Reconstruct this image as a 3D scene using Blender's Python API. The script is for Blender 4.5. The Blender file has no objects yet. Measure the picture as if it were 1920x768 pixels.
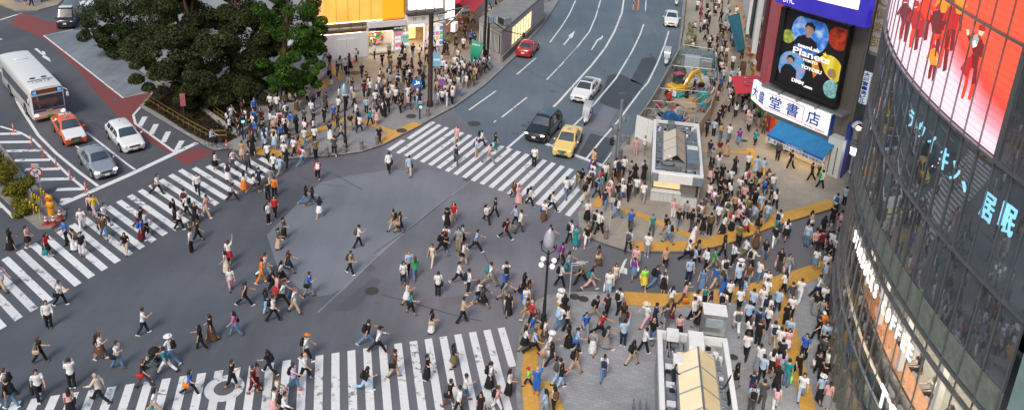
import bpy, bmesh, math, random
from mathutils import Vector, Matrix
R = math.radians
rnd = random.Random(11)
scene = bpy.context.scene
COL = scene.collection

# ---------------------------------------------------------------- camera
F, TH, RO, CH, SHY = 1558.36, 0.344655, 0.05081, 28.732, -256.0
CXP, CYP = 960.0, 384.0 + SHY
_fw = Vector((0, math.cos(TH), -math.sin(TH)))
_r0 = Vector((1, 0, 0)); _u0 = _r0.cross(_fw)
_rt = math.cos(RO) * _r0 + math.sin(RO) * _u0
_up = -math.sin(RO) * _r0 + math.cos(RO) * _u0
CAM = Vector((0, 0, CH))
cd = bpy.data.cameras.new('camera'); cam = bpy.data.objects.new('camera', cd); COL.objects.link(cam)
M = Matrix((_rt, _up, -_fw)).transposed().to_4x4(); M.translation = CAM
cam.matrix_world = M
cd.sensor_width = 36; cd.lens = F / 1920 * 36; cd.shift_y = SHY / 1920; cd.clip_end = 2000; cd.clip_start = 0.5
scene.camera = cam

def ray(x, y):
    return _fw + _rt * ((x - CXP) / F) - _up * ((y - CYP) / F)
def G(x, y, z=0.0):                      # photograph point -> place on the ground (or at height z)
    d = ray(x, y); t = (z - CH) / d.z
    p = CAM + d * t; p.z = z
    return p
def proj(p):
    d = Vector(p) - CAM; z = d.dot(_fw)
    return CXP + F * d.dot(_rt) / z, CYP - F * d.dot(_up) / z
def onwall(x, y, A, B):                  # point on the upright plane through ground points A, B
    n = Vector((-(B.y - A.y), B.x - A.x, 0)); d = ray(x, y)
    t = n.dot(Vector((A.x, A.y, 0)) - CAM) / n.dot(d)
    return CAM + d * t
def heading(x, y, dx, dy, z=0):          # compass angle of a small step on the ground
    a = G(x, y, z); b = G(x + dx, y + dy, z); v = b - a
    return math.atan2(v.y, v.x) - math.pi / 2
def inside(p, poly):
    c = False; n = len(poly); j = n - 1
    for i in range(n):
        a, b = poly[i], poly[j]
        if (a[1] > p[1]) != (b[1] > p[1]) and p[0] < (b[0] - a[0]) * (p[1] - a[1]) / (b[1] - a[1]) + a[0]: c = not c
        j = i
    return c

# ---------------------------------------------------------------- materials
MATS = {}
def mat(name, col=(.5, .5, .5), rough=.6, metal=0., var=.12, scale=6., bump=0., bscale=40., em=None, ems=1., spec=.5, coat=0., dirt=None):
    if name in MATS: return MATS[name]
    m = bpy.data.materials.new(name); m.use_nodes = True; nt = m.node_tree; N = nt.nodes; L = nt.links
    b = N['Principled BSDF']
    b.inputs['Roughness'].default_value = rough; b.inputs['Metallic'].default_value = metal
    b.inputs['Specular IOR Level'].default_value = spec; b.inputs['Coat Weight'].default_value = coat
    b.inputs['Coat Roughness'].default_value = .05
    tc = N.new('ShaderNodeTexCoord')
    if em:
        b.inputs['Emission Color'].default_value = (*em, 1); b.inputs['Emission Strength'].default_value = ems
    if var > 0:
        nz = N.new('ShaderNodeTexNoise'); nz.inputs['Scale'].default_value = scale; nz.inputs['Detail'].default_value = 4
        nz.inputs['Roughness'].default_value = .6
        L.new(tc.outputs['Object'], nz.inputs['Vector'])
        mp = N.new('ShaderNodeMapRange'); mp.inputs[1].default_value = .3; mp.inputs[2].default_value = .7
        mp.inputs[3].default_value = 1 - var; mp.inputs[4].default_value = 1 + var
        L.new(nz.outputs['Fac'], mp.inputs[0])
        mx = N.new('ShaderNodeMix'); mx.data_type = 'RGBA'; mx.blend_type = 'MULTIPLY'; mx.inputs[0].default_value = 1
        mx.inputs[6].default_value = (*col, 1)
        L.new(mp.outputs[0], mx.inputs[7]); L.new(mx.outputs[2], b.inputs['Base Color'])
    else:
        b.inputs['Base Color'].default_value = (*col, 1)
    if bump > 0:
        n2 = N.new('ShaderNodeTexNoise'); n2.inputs['Scale'].default_value = bscale; n2.inputs['Detail'].default_value = 3
        L.new(tc.outputs['Object'], n2.inputs['Vector'])
        bp = N.new('ShaderNodeBump'); bp.inputs['Strength'].default_value = bump; bp.inputs['Distance'].default_value = .02
        L.new(n2.outputs['Fac'], bp.inputs['Height']); L.new(bp.outputs['Normal'], b.inputs['Normal'])
    MATS[name] = m
    return m
def emit(name, col, s, var=0.):
    if name in MATS: return MATS[name]
    m = bpy.data.materials.new(name); m.use_nodes = True; nt = m.node_tree
    b = nt.nodes['Principled BSDF']; b.inputs['Base Color'].default_value = (*[c * .5 for c in col], 1)
    b.inputs['Emission Color'].default_value = (*col, 1); b.inputs['Emission Strength'].default_value = s
    b.inputs['Roughness'].default_value = .4
    MATS[name] = m
    return m
def glass(name, tint=(.8, .85, .88), painted_haze=0., rough=.02, thru=.9, fres=1.45):
    """architectural glazing: a see-through sheet that mirrors by angle"""
    if name in MATS: return MATS[name]
    m = bpy.data.materials.new(name); m.use_nodes = True; nt = m.node_tree; N = nt.nodes; L = nt.links
    N.remove(N['Principled BSDF']); out = N['Material Output']
    tr = N.new('ShaderNodeBsdfTransparent'); tr.inputs[0].default_value = (*[c * thru for c in tint], 1)
    gl = N.new('ShaderNodeBsdfGlossy'); gl.inputs['Roughness'].default_value = rough; gl.inputs[0].default_value = (.95, .97, 1, 1)
    fr = N.new('ShaderNodeFresnel'); fr.inputs[0].default_value = fres
    di = N.new('ShaderNodeBsdfDiffuse'); di.inputs[0].default_value = (.30, .36, .40, 1); m1 = N.new('ShaderNodeMixShader')   # grey-blue diffuse colour added to lighten glass in place of brighter reflections
    tc = N.new('ShaderNodeTexCoord'); nz = N.new('ShaderNodeTexNoise'); nz.inputs['Scale'].default_value = .5; nz.inputs['Detail'].default_value = 5; L.new(tc.outputs['Object'], nz.inputs[0])
    md = N.new('ShaderNodeMath'); md.operation = 'MULTIPLY'; md.inputs[1].default_value = 2 * painted_haze; L.new(nz.outputs['Fac'], md.inputs[0]); L.new(md.outputs[0], m1.inputs[0]); L.new(tr.outputs[0], m1.inputs[1]); L.new(di.outputs[0], m1.inputs[2])
    mx = N.new('ShaderNodeMixShader'); L.new(fr.outputs[0], mx.inputs[0]); L.new(m1.outputs[0], mx.inputs[1]); L.new(gl.outputs[0], mx.inputs[2])
    L.new(mx.outputs[0], out.inputs[0])
    MATS[name] = m
    return m

# ---------------------------------------------------------------- mesh builder
class MB:
    def __init__(s): s.v = []; s.f = []; s.m = []; s.mi = 0
    def add(s, vs, fs, mi=None):
        o = len(s.v); s.v += [tuple(p) for p in vs]
        s.f += [tuple(i + o for i in f) for f in fs]; s.m += [s.mi if mi is None else mi] * len(fs)
        return s
    def box(s, c, d, rz=0., mi=None, top=1., bev=0.):
        x, y, z = d[0] / 2, d[1] / 2, d[2] / 2; vs = []
        ca, sa = math.cos(rz), math.sin(rz)
        if bev > 0:
            b = min(bev, x * .9, y * .9, z * .9); ring = []
            for k, (zz, q) in enumerate(((-z, b), (-z + b, 0), (z - b, 0), (z, b))):
                tt = top if k > 1 else 1
                X, Y = x * tt - q, y * tt - q
                bb = b if q == 0 else b * .3
                ring.append([(X - bb, -Y), (X, -Y + bb), (X, Y - bb), (X - bb, Y), (-X + bb, Y), (-X, Y - bb), (-X, -Y + bb), (-X + bb, -Y)])
                for (px, py) in ring[-1]: vs.append((px, py, zz))
            fs = [tuple(range(7, -1, -1)), tuple(range(24, 32))]
            for k in range(3):
                for i in range(8):
                    j = (i + 1) % 8; fs.append((k * 8 + i, k * 8 + j, k * 8 + 8 + j, k * 8 + 8 + i))
        else:
            for zz, t in ((-z, 1), (z, top)):
                for px, py in ((-x, -y), (x, -y), (x, y), (-x, y)): vs.append((px * t, py * t, zz))
            fs = [(3, 2, 1, 0), (4, 5, 6, 7), (0, 1, 5, 4), (1, 2, 6, 5), (2, 3, 7, 6), (3, 0, 4, 7)]
        vs = [(c[0] + p[0] * ca - p[1] * sa, c[1] + p[0] * sa + p[1] * ca, c[2] + p[2]) for p in vs]
        return s.add(vs, fs, mi)
    def prism(s, poly, z0, z1, mi=None, side=None):
        n = len(poly)
        a = sum(poly[i][0] * poly[(i + 1) % n][1] - poly[(i + 1) % n][0] * poly[i][1] for i in range(n))
        if a < 0: poly = list(reversed(poly))
        vs = [(p[0], p[1], z0) for p in poly] + [(p[0], p[1], z1) for p in poly]
        s.add(vs, [tuple(range(n, 2 * n)), tuple(range(n - 1, -1, -1))], mi)
        o = len(s.v) - 2 * n
        for i in range(n):
            j = (i + 1) % n; s.f.append((o + i, o + j, o + n + j, o + n + i)); s.m.append(side if side is not None else (s.mi if mi is None else mi))
        return s
    def sheet(s, poly, z, mi=None):
        n = len(poly)
        a = sum(poly[i][0] * poly[(i + 1) % n][1] - poly[(i + 1) % n][0] * poly[i][1] for i in range(n))
        if a < 0: poly = list(reversed(poly))
        return s.add([(p[0], p[1], z) for p in poly], [tuple(range(n))], mi)
    def ribbon(s, pts, w, z, mi=None):       # flat line of width w along ground points
        L_, R_ = [], []
        for i, p in enumerate(pts):
            a = pts[max(0, i - 1)]; b = pts[min(len(pts) - 1, i + 1)]
            d = Vector((b[0] - a[0], b[1] - a[1], 0)).normalized(); n = Vector((-d.y, d.x, 0)) * w / 2
            L_.append((p[0] + n.x, p[1] + n.y, z)); R_.append((p[0] - n.x, p[1] - n.y, z))
        n = len(pts)
        return s.add(R_ + L_, [(i, i + 1, n + i + 1, n + i) for i in range(n - 1)], mi)
    def tube(s, pts, rad, seg=10, mi=None, caps=True, flat=None):
        pts = [Vector(p) for p in pts]; n = len(pts)
        if not isinstance(rad, (list, tuple)): rad = [rad] * n
        vs = []; ref = None
        for i, p in enumerate(pts):
            a = pts[max(0, i - 1)]; b = pts[min(n - 1, i + 1)]; d = (b - a)
            d = d.normalized() if d.length > 1e-9 else Vector((0, 0, 1))
            if ref is None:
                ref = Vector((1, 0, 0)) if abs(d.x) < .9 else Vector((0, 1, 0))
            u = (ref - d * ref.dot(d)); u = u.normalized() if u.length > 1e-6 else d.orthogonal().normalized()
            ref = u; w = d.cross(u)
            r = rad[i]; rx, ry = r if isinstance(r, tuple) else (r, r)
            for k in range(seg):
                t = 2 * math.pi * k / seg; vs.append(p + u * (math.cos(t) * rx) + w * (math.sin(t) * ry))
        fs = []
        for i in range(n - 1):
            for k in range(seg):
                j = (k + 1) % seg; fs.append((i * seg + k, i * seg + j, i * seg + seg + j, i * seg + seg + k))
        if caps: fs += [tuple(range(seg - 1, -1, -1)), tuple(range((n - 1) * seg, n * seg))]
        return s.add(vs, fs, mi)
    def ell(s, c, r, seg=12, rings=8, mi=None, zmin=-1., zmax=1.):
        vs = []; fs = []
        for i in range(rings + 1):
            z = zmin + (zmax - zmin) * (0.5 - 0.5 * math.cos(math.pi * i / rings)); q = math.sqrt(max(0, 1 - z * z)) + 1e-4
            for k in range(seg):
                t = 2 * math.pi * k / seg; vs.append((c[0] + r[0] * q * math.cos(t), c[1] + r[1] * q * math.sin(t), c[2] + r[2] * z))
        for i in range(rings):
            for k in range(seg):
                j = (k + 1) % seg; fs.append((i * seg + k, i * seg + j, i * seg + seg + j, i * seg + seg + k))
        fs += [tuple(range(seg - 1, -1, -1)), tuple(range(rings * seg, (rings + 1) * seg))]
        return s.add(vs, fs, mi)
    def quad(s, a, b, c, d, mi=None): return s.add([a, b, c, d], [(0, 1, 2, 3)], mi)
    def mesh(s, name, mats, smooth=False, sharp=40):
        me = bpy.data.meshes.new(name); me.from_pydata(s.v, [], s.f)
        for m in (mats if isinstance(mats, (list, tuple)) else [mats]): me.materials.append(m)
        me.polygons.foreach_set('material_index', s.m)
        if smooth:
            me.polygons.foreach_set('use_smooth', [True] * len(me.polygons)); me.set_sharp_from_angle(angle=R(sharp))
        me.update(); return me
    def build(s, name, mats, parent=None, smooth=False, sharp=40):
        return link(name, s.mesh(name, mats, smooth, sharp), parent)
def link(name, me, parent=None):
    o = bpy.data.objects.new(name, me); COL.objects.link(o)
    if parent: o.parent = parent
    return o
def tag(o, label, cat, group=None):
    o['label'] = label; o['category'] = cat
    if group: o['group'] = group
    return o
def struct(o): o['kind'] = 'structure'; return o
def thing(name, label, cat, loc=(0, 0, 0), rz=0., group=None):
    o = bpy.data.objects.new(name, None); COL.objects.link(o); o.empty_display_size = .3
    o.location = loc; o.rotation_euler = (0, 0, rz); return tag(o, label, cat, group)
def copy_tree(o, parent=None):
    c = o.copy(); COL.objects.link(c)
    if parent: c.parent = parent
    for ch in list(o.children): copy_tree(ch, c)
    return c
def text_mesh(s, size=1., ext=.01, name='lettering', bold=0., spacing=1.):
    cu = bpy.data.curves.new(name, 'FONT'); cu.body = s; cu.size = size; cu.extrude = ext; cu.offset = bold
    cu.align_x = 'CENTER'; cu.align_y = 'CENTER'; cu.resolution_u = 3; cu.space_character = spacing
    t = bpy.data.objects.new(name, cu); COL.objects.link(t)
    dg = bpy.context.evaluated_depsgraph_get(); me = bpy.data.meshes.new_from_object(t.evaluated_get(dg))
    bpy.data.objects.remove(t); bpy.data.curves.remove(cu)
    return me
def lettering(s, size, m, parent, O, ux, uz, ext=.01, bold=0., spacing=1., name='lettering', w=None, h=None):
    """letters standing at O, reading along ux, upright along uz; w/h stretch the text to that size"""
    me = text_mesh(s, size, ext, name, bold, spacing)
    if w or h:
        xs = [v.co.x for v in me.vertices]; ys = [v.co.y for v in me.vertices]
        sx = w / (max(xs) - min(xs)) if w else 1; sy = h / (max(ys) - min(ys)) if h else (sx if w else 1)
        if not w: sx = sy
        cx, cy = (max(xs) + min(xs)) / 2, (max(ys) + min(ys)) / 2
        for v in me.vertices: v.co.x = (v.co.x - cx) * sx; v.co.y = (v.co.y - cy) * sy
    me.materials.clear(); me.materials.append(m)
    o = link(name, me, parent)
    ux = Vector(ux).normalized(); uz = Vector(uz).normalized(); n = ux.cross(uz)
    mw = Matrix((ux, uz, n)).transposed().to_4x4(); mw.translation = Vector(O)
    o.matrix_local = mw
    return o
# ---------------------------------------------------------------- ground, roads, pavements, paint
def asphalt(name, col, var=.16, worn=None, lines=0.):
    m = bpy.data.materials.new(name); m.use_nodes = True; nt = m.node_tree; N = nt.nodes; L = nt.links; b = N['Principled BSDF']
    tc = N.new('ShaderNodeTexCoord')
    def noise(sc, det, lo, hi, a, c, stretch=None):
        n = N.new('ShaderNodeTexNoise'); n.inputs['Scale'].default_value = sc; n.inputs['Detail'].default_value = det
        n.inputs['Roughness'].default_value = .65
        if stretch:
            mp = N.new('ShaderNodeMapping'); mp.inputs['Rotation'].default_value = (0, 0, stretch[0]); mp.inputs['Scale'].default_value = stretch[1]
            L.new(tc.outputs['Object'], mp.inputs[0]); L.new(mp.outputs[0], n.inputs['Vector'])
        else: L.new(tc.outputs['Object'], n.inputs['Vector'])
        r = N.new('ShaderNodeMapRange'); r.inputs[1].default_value = lo; r.inputs[2].default_value = hi; r.inputs[3].default_value = a; r.inputs[4].default_value = c
        L.new(n.outputs['Fac'], r.inputs[0]); return r.outputs[0], n
    big, _ = noise(.09, 5, .35, .65, 1 - var, 1 + var)
    mid, _ = noise(.8, 6, .3, .7, 1 - var * .6, 1 + var * .6, (R(38), (1, .12, 1)))
    fine, fn = noise(14, 3, .25, .75, .86, 1.14)
    def mul(a, c):
        k = N.new('ShaderNodeMath'); k.operation = 'MULTIPLY'; L.new(a, k.inputs[0]); L.new(c, k.inputs[1]); return k.outputs[0]
    fac = mul(mul(big, mid), fine)
    if lines > 0:                                  # drag marks left by the paver
        wv = N.new('ShaderNodeTexWave'); wv.inputs['Scale'].default_value = 1.1; wv.inputs['Distortion'].default_value = 2.5; wv.inputs['Detail'].default_value = 3
        mp = N.new('ShaderNodeMapping'); mp.inputs['Rotation'].default_value = (0, 0, R(-52)); L.new(tc.outputs['Object'], mp.inputs[0]); L.new(mp.outputs[0], wv.inputs[0])
        rr = N.new('ShaderNodeMapRange'); rr.inputs[3].default_value = 1 - lines; rr.inputs[4].default_value = 1 + lines; L.new(wv.outputs['Fac'], rr.inputs[0]); fac = mul(fac, rr.outputs[0])
    mx = N.new('ShaderNodeMix'); mx.data_type = 'RGBA'; mx.blend_type = 'MULTIPLY'; mx.inputs[0].default_value = 1; mx.inputs[6].default_value = (*col, 1)
    if worn:                                       # a paler colour mixed in towards the right, broken up by noise
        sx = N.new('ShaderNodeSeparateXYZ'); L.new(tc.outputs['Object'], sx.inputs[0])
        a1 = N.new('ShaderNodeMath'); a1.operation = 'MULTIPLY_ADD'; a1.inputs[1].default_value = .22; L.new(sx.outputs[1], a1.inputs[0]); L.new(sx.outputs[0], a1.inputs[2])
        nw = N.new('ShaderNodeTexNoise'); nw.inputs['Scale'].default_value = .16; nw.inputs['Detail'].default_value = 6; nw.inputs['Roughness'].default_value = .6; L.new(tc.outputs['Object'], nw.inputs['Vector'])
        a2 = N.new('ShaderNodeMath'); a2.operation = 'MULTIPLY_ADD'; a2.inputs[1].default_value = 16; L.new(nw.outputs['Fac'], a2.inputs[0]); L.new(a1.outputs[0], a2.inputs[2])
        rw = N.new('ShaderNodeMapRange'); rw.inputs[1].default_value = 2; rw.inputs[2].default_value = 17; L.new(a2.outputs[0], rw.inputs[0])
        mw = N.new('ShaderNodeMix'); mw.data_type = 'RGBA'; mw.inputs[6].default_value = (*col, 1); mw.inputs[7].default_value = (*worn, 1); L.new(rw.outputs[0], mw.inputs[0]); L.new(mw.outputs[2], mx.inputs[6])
    # slow drift between bluish and purplish grey
    n3 = N.new('ShaderNodeTexNoise'); n3.inputs['Scale'].default_value = .045; n3.inputs['Detail'].default_value = 2; L.new(tc.outputs['Object'], n3.inputs['Vector'])
    cr = N.new('ShaderNodeValToRGB'); cr.color_ramp.elements[0].position = .4; cr.color_ramp.elements[0].color = (.95, 1.0, 1.04, 1)
    cr.color_ramp.elements[1].position = .62; cr.color_ramp.elements[1].color = (1.05, .99, 1.02, 1); L.new(n3.outputs['Fac'], cr.inputs[0])
    m2 = N.new('ShaderNodeMix'); m2.data_type = 'RGBA'; m2.blend_type = 'MULTIPLY'; m2.inputs[0].default_value = 1
    L.new(cr.outputs[0], m2.inputs[6]); L.new(fac, m2.inputs[7]); L.new(m2.outputs[2], mx.inputs[7]); L.new(mx.outputs[2], b.inputs['Base Color'])
    b.inputs['Roughness'].default_value = .72; b.inputs['Specular IOR Level'].default_value = .45
    bp = N.new('ShaderNodeBump'); bp.inputs['Strength'].default_value = .25; bp.inputs['Distance'].default_value = .01; L.new(fn.outputs['Fac'], bp.inputs['Height']); L.new(bp.outputs[0], b.inputs['Normal'])
    MATS[name] = m
    return m
def paving(name, c1, c2, sx=.3, sy=.3, mortar=.7, rot=0., var=.15):
    m = bpy.data.materials.new(name); m.use_nodes = True; nt = m.node_tree; N = nt.nodes; L = nt.links; b = N['Principled BSDF']
    tc = N.new('ShaderNodeTexCoord'); mp = N.new('ShaderNodeMapping'); mp.inputs['Rotation'].default_value = (0, 0, rot); L.new(tc.outputs['Object'], mp.inputs[0])
    br = N.new('ShaderNodeTexBrick'); br.inputs['Scale'].default_value = 1; br.inputs['Brick Width'].default_value = sx; br.inputs['Row Height'].default_value = sy
    br.inputs['Mortar Size'].default_value = .012; br.inputs['Color1'].default_value = (*c1, 1); br.inputs['Color2'].default_value = (*c2, 1)
    br.inputs['Mortar'].default_value = (*[c * mortar for c in c1], 1); L.new(mp.outputs[0], br.inputs['Vector'])
    n = N.new('ShaderNodeTexNoise'); n.inputs['Scale'].default_value = .25; n.inputs['Detail'].default_value = 7; n.inputs['Roughness'].default_value = .7; L.new(tc.outputs['Object'], n.inputs['Vector'])
    r = N.new('ShaderNodeMapRange'); r.inputs[1].default_value = .3; r.inputs[2].default_value = .7; r.inputs[3].default_value = 1 - var; r.inputs[4].default_value = 1 + var; L.new(n.outputs['Fac'], r.inputs[0])
    mx = N.new('ShaderNodeMix'); mx.data_type = 'RGBA'; mx.blend_type = 'MULTIPLY'; mx.inputs[0].default_value = 1
    L.new(br.outputs['Color'], mx.inputs[6]); L.new(r.outputs[0], mx.inputs[7]); L.new(mx.outputs[2], b.inputs['Base Color'])
    b.inputs['Roughness'].default_value = .7
    MATS[name] = m
    return m
def road_paint(name, col, wear=.45, scale=3.):
    m = bpy.data.materials.new(name); m.use_nodes = True; nt = m.node_tree; N = nt.nodes; L = nt.links; b = N['Principled BSDF']
    tc = N.new('ShaderNodeTexCoord'); n = N.new('ShaderNodeTexNoise'); n.inputs['Scale'].default_value = scale; n.inputs['Detail'].default_value = 9; n.inputs['Roughness'].default_value = .75
    L.new(tc.outputs['Object'], n.inputs['Vector'])
    n2 = N.new('ShaderNodeTexNoise'); n2.inputs['Scale'].default_value = .35; n2.inputs['Detail'].default_value = 3; L.new(tc.outputs['Object'], n2.inputs['Vector'])
    ad = N.new('ShaderNodeMath'); ad.operation = 'MULTIPLY_ADD'; ad.inputs[1].default_value = .45; L.new(n2.outputs['Fac'], ad.inputs[0]); L.new(n.outputs['Fac'], ad.inputs[2])
    cr = N.new('ShaderNodeValToRGB'); e = cr.color_ramp.elements
    e[0].position = wear + .36; e[0].color = (*col, 1); e[1].position = wear + .46; e[1].color = (.16, .16, .17, 1)
    k = cr.color_ramp.elements.new(wear + .2); k.color = (*[c * .93 for c in col], 1)
    L.new(ad.outputs[0], cr.inputs[0]); L.new(cr.outputs[0], b.inputs['Base Color']); b.inputs['Roughness'].default_value = .65
    MATS[name] = m
    return m
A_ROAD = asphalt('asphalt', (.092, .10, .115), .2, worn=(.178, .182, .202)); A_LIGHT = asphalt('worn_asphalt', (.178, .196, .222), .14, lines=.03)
A_DARK = asphalt('fresh_asphalt', (.06, .075, .088), .12); A_UP = asphalt('road_asphalt', (.122, .160, .19), .16, lines=.05)
A_PATCH = asphalt('patch_asphalt', (.105, .107, .118), .14); A_LANE = asphalt('lane_asphalt', (.145, .148, .158), .12); A_BAY = asphalt('bus_bay_concrete', (.19, .225, .25), .3)
WHITE = road_paint('white_road_paint', (.74, .77, .78), .425, 2.2); RED_PAINT = road_paint('red_road_surface', (.23, .062, .062), .5)
WORN = road_paint('worn_white_road_paint', (.66, .68, .69), .40, 2.5)
YEL = paving('yellow_tactile_tiles', (.64, .36, .075), (.58, .32, .06), .3, .3, .75, R(20), .22)
P_PLAZA = paving('grey_paving', (.27, .28, .29), (.245, .255, .262), .6, .3, .8, R(30), .2)
P_STATION = paving('station_paving', (.33, .345, .365), (.28, .295, .315), .4, .2, .7, R(15), .25)
P_WALK = paving('sidewalk_paving', (.36, .325, .275), (.325, .295, .25), .6, .6, .78, R(-70), .22)
P_WARM = paving('shopfront_paving', (.34, .29, .225), (.30, .26, .20), .4, .4, .8, R(12), .2)
KERB = mat('kerb_stone', (.26, .26, .25), .8, var=.25, scale=2)
ORP = road_paint('orange_road_paint', (.65, .25, .12))
def P(pts, z=0.): return [G(x, y, z) for x, y in pts]
KZ = .12
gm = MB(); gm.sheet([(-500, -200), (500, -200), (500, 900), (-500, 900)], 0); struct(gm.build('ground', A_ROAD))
def sheet(name, pts, z, m): return struct(MB().sheet(P(pts), z).build(name, m))
sheet('road_surface', [(958, 285), (905, 262), (850, 205), (930, 130), (1010, 50), (1052, -14), (1300, -14), (1279, 62), (1272, 110), (1186, 258), (1130, 330), (1095, 372)], .004, A_UP)
sheet('worn_road_surface', [(500, 440), (548, 392), (600, 342), (660, 328), (722, 320), (800, 318), (850, 326), (884, 338), (812, 392), (720, 470), (650, 535), (620, 552), (590, 556), (560, 540), (520, 500)], .004, A_LIGHT)
sheet('road_patch', [(622, 582), (700, 519), (716, 526), (662, 581)], .008, A_PATCH)
sheet('road_patch', [(1124, 193), (1140, 142), (1160, 137), (1206, 160), (1168, 208)], .008, A_DARK)
sheet('road_patch', [(1182, 152), (1204, 110), (1226, 106), (1234, 116), (1205, 160)], .008, A_DARK)
sheet('road_patch', [(1084, 292), (1107, 250), (1158, 263), (1128, 306)], .008, A_DARK)
sheet('side_lane', [(1090, 470), (1140, 455), (1290, 470), (1345, 456), (1425, 420), (1575, 380), (1575, 500), (1545, 492), (1480, 512), (1400, 540), (1270, 557), (1130, 549), (1066, 549), (1060, 510)], .004, A_LANE)
sheet('bus_bay', [(137, 56), (152, 56), (300, 163), (285, 171), (231, 184), (82, 67)], .004, A_BAY)
sheet('red_lane', [(17, 45), (41, 25), (112, 47), (114, 56), (80, 67), (231, 185), (287, 171), (249, 216), (254, 234), (330, 285), (322, 289), (290, 272), (245, 240), (215, 212), (190, 185), (172, 165), (157, 143), (147, 132), (133, 118), (110, 97), (82, 73)], .006, RED_PAINT)
sheet('red_lane', [(327, 294), (370, 276), (402, 287), (348, 309)], .006, RED_PAINT)

PAVE = {}
def pavement(name, pts, m, wkerb=.18):
    g = P(pts, KZ); PAVE[name] = [(p.x, p.y) for p in g]
    b = MB(); b.prism([(p.x, p.y) for p in g], -.2, KZ, 0, 1)
    struct(b.build(name, [m, KERB])); return g
plaza_edge = [(152, 48), (228, 104), (283, 146), (304, 166), (264, 199), (305, 224), (360, 256), (390, 274), (404, 280), (430, 277), (482, 288), (535, 296), (580, 293), (640, 288), (675, 283), (716, 270), (788, 233), (806, 222), (850, 199), (905, 160), (938, 130), (966, 103), (1016, 46), (1046, 0), (1050, -14)]
pavement('plaza_pavement', plaza_edge + [(1000, -80), (500, -90), (200, -60), (170, 20)], P_PLAZA)
corner_edge = [(1300, -14), (1283, 0), (1278, 62), (1271, 110), (1240, 160), (1190, 252), (1166, 276), (1150, 291), (1128, 333), (1110, 360), (1099, 376), (1088, 400), (1090, 424), (1105, 443), (1140, 456), (1180, 469), (1290, 470), (1345, 456), (1425, 420), (1575, 380)]
pavement('sidewalk', corner_edge + [(1660, 300), (1640, 200), (1480, -14)], P_WALK)
station_edge = [(1575, 497), (1545, 492), (1480, 512), (1400, 540), (1270, 556), (1170, 552), (1115, 549), (1065, 549), (1032, 554), (1010, 564), (990, 590), (979, 630), (975, 663), (971, 700), (976, 768), (990, 860)]
pavement('station_pavement', station_edge + [(1720, 860), (1640, 620)], P_STATION)
pavement('median_island', [(-40, 330), (37, 398), (73, 427), (96, 426), (122, 409), (124, 396), (100, 374), (78, 358), (40, 320), (0, 268), (-60, 240)], mat('median_concrete', (.23, .23, .22), .8, var=.3, scale=1.5))
pavement('corner_pavement', [(-30, -2), (0, 8), (30, 20), (70, 19), (108, 9), (120, -2), (110, -30), (-60, -40)], P_WARM)
struct(MB().sheet(P([(600, 112), (690, 99), (770, 92), (838, 88), (905, 20), (960, -14), (1000, -14), (935, 70), (890, 100), (760, 165), (640, 150)], KZ), KZ + .004).build('shopfront_path', P_WARM))
def z_at(p):
    for k, poly in PAVE.items():
        if inside((p[0], p[1]), poly): return KZ
    return 0.
# --- kerb stones along the pavements
for k, pts in (('plaza', plaza_edge), ('corner', corner_edge), ('station', station_edge)):
    g = [(p.x, p.y) for p in P(pts, KZ)]
    struct(MB().ribbon(g, .3, KZ + .006).build('kerb', KERB))

# --- zebra crossings: stripe k starts at a point of the near row and runs along s
def zebra(name, rows, s0, wid, z=.012, mats=WHITE, worn=()):
    b = MB()
    for k, (p, ln) in enumerate(rows):
        q = p + s0 * ln; w = wid
        b.add([(p.x, p.y, z), (p.x + w.x, p.y + w.y, z), (q.x + w.x, q.y + w.y, z), (q.x, q.y, z)], [(0, 1, 2, 3)], 1 if k in worn else 0)
        f = b.f[-1]; a, c, d = b.v[f[0]], b.v[f[1]], b.v[f[2]]
        if (c[0] - a[0]) * (d[1] - a[1]) - (c[1] - a[1]) * (d[0] - a[0]) < 0: b.f[-1] = tuple(reversed(f))
    return struct(b.build(name, [mats, WORN]))
a = G(742, 286); e = G(932.5, 356); d = (e - a) / 12; s = G(821, 233) - a
rows = [(G(725.5, 280), .33), (G(762, 259) - d * .0, .62)] + [(a + d * k, 1.0 if k > 0 else 1.0) for k in range(0, 20)]
s = s.normalized() * s.length
zebra('zebra_crossing', rows, s, d * .5)
a = G(86, 568.5); e = G(421, 375.5); d = (e - a) / 15; s = G(2.5, 487) - a
zebra('zebra_crossing', [(a + d * k, 1.0 if k < 16 else max(.35, 1 - (k - 15) * .1)) for k in range(-5, 22)], s, d * .5, worn=(3, 4, 6, 11))
a = G(933, 615); e = G(22, 753); d = (e - a) / 29; s = G(954, 688) - a
n_ = G(968, 688) - G(947.5, 613.5)
s = s.normalized() * s.length
zebra('zebra_crossing', [(a + d * k, 1.0 if k < 1 else 2.6) for k in range(0, 34)], s, d * -.5, worn=(15, 18))

lines = MB()
_lz = [.012]
def ln(pts, w=.15):
    _lz[0] += .0003; lines.ribbon([(p.x, p.y) for p in P(pts)], w, _lz[0])
ln([(113, 384), (240, 329), (369, 268)], .45)
ln([(0, 130), (15, 150), (27, 172), (33, 192), (48, 217), (72, 254), (105, 287), (150, 324), (184, 349)], .22)
ln([(0, 237), (37, 248), (62, 262), (95, 296), (132, 332), (164, 358)], .2)
for yy, x0, x1 in ((251, -40, 42), (266.5, -40, 60), (282.5, 2, 77), (300, 27, 95), (317, 47, 113), (335.5, 75, 140), (354.5, 106, 158), (374, 113, 132)):
    ln([(x0, yy + 1), (x1, yy - .5)], .42)
ln([(120, 204), (127, 212)], .15); ln([(162, 248), (240, 309), (253, 318)], .17); ln([(141, 273), (150, 279)], .15)
ln([(7, 105), (14, 110)], .15); ln([(38, 98), (43, 101)], .15); ln([(0, 73), (3, 75)], .15)
ln([(0, 38), (41, 25)], .25)
ln([(137, 56), (82, 67), (231, 184), (286, 171)], .16)
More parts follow.
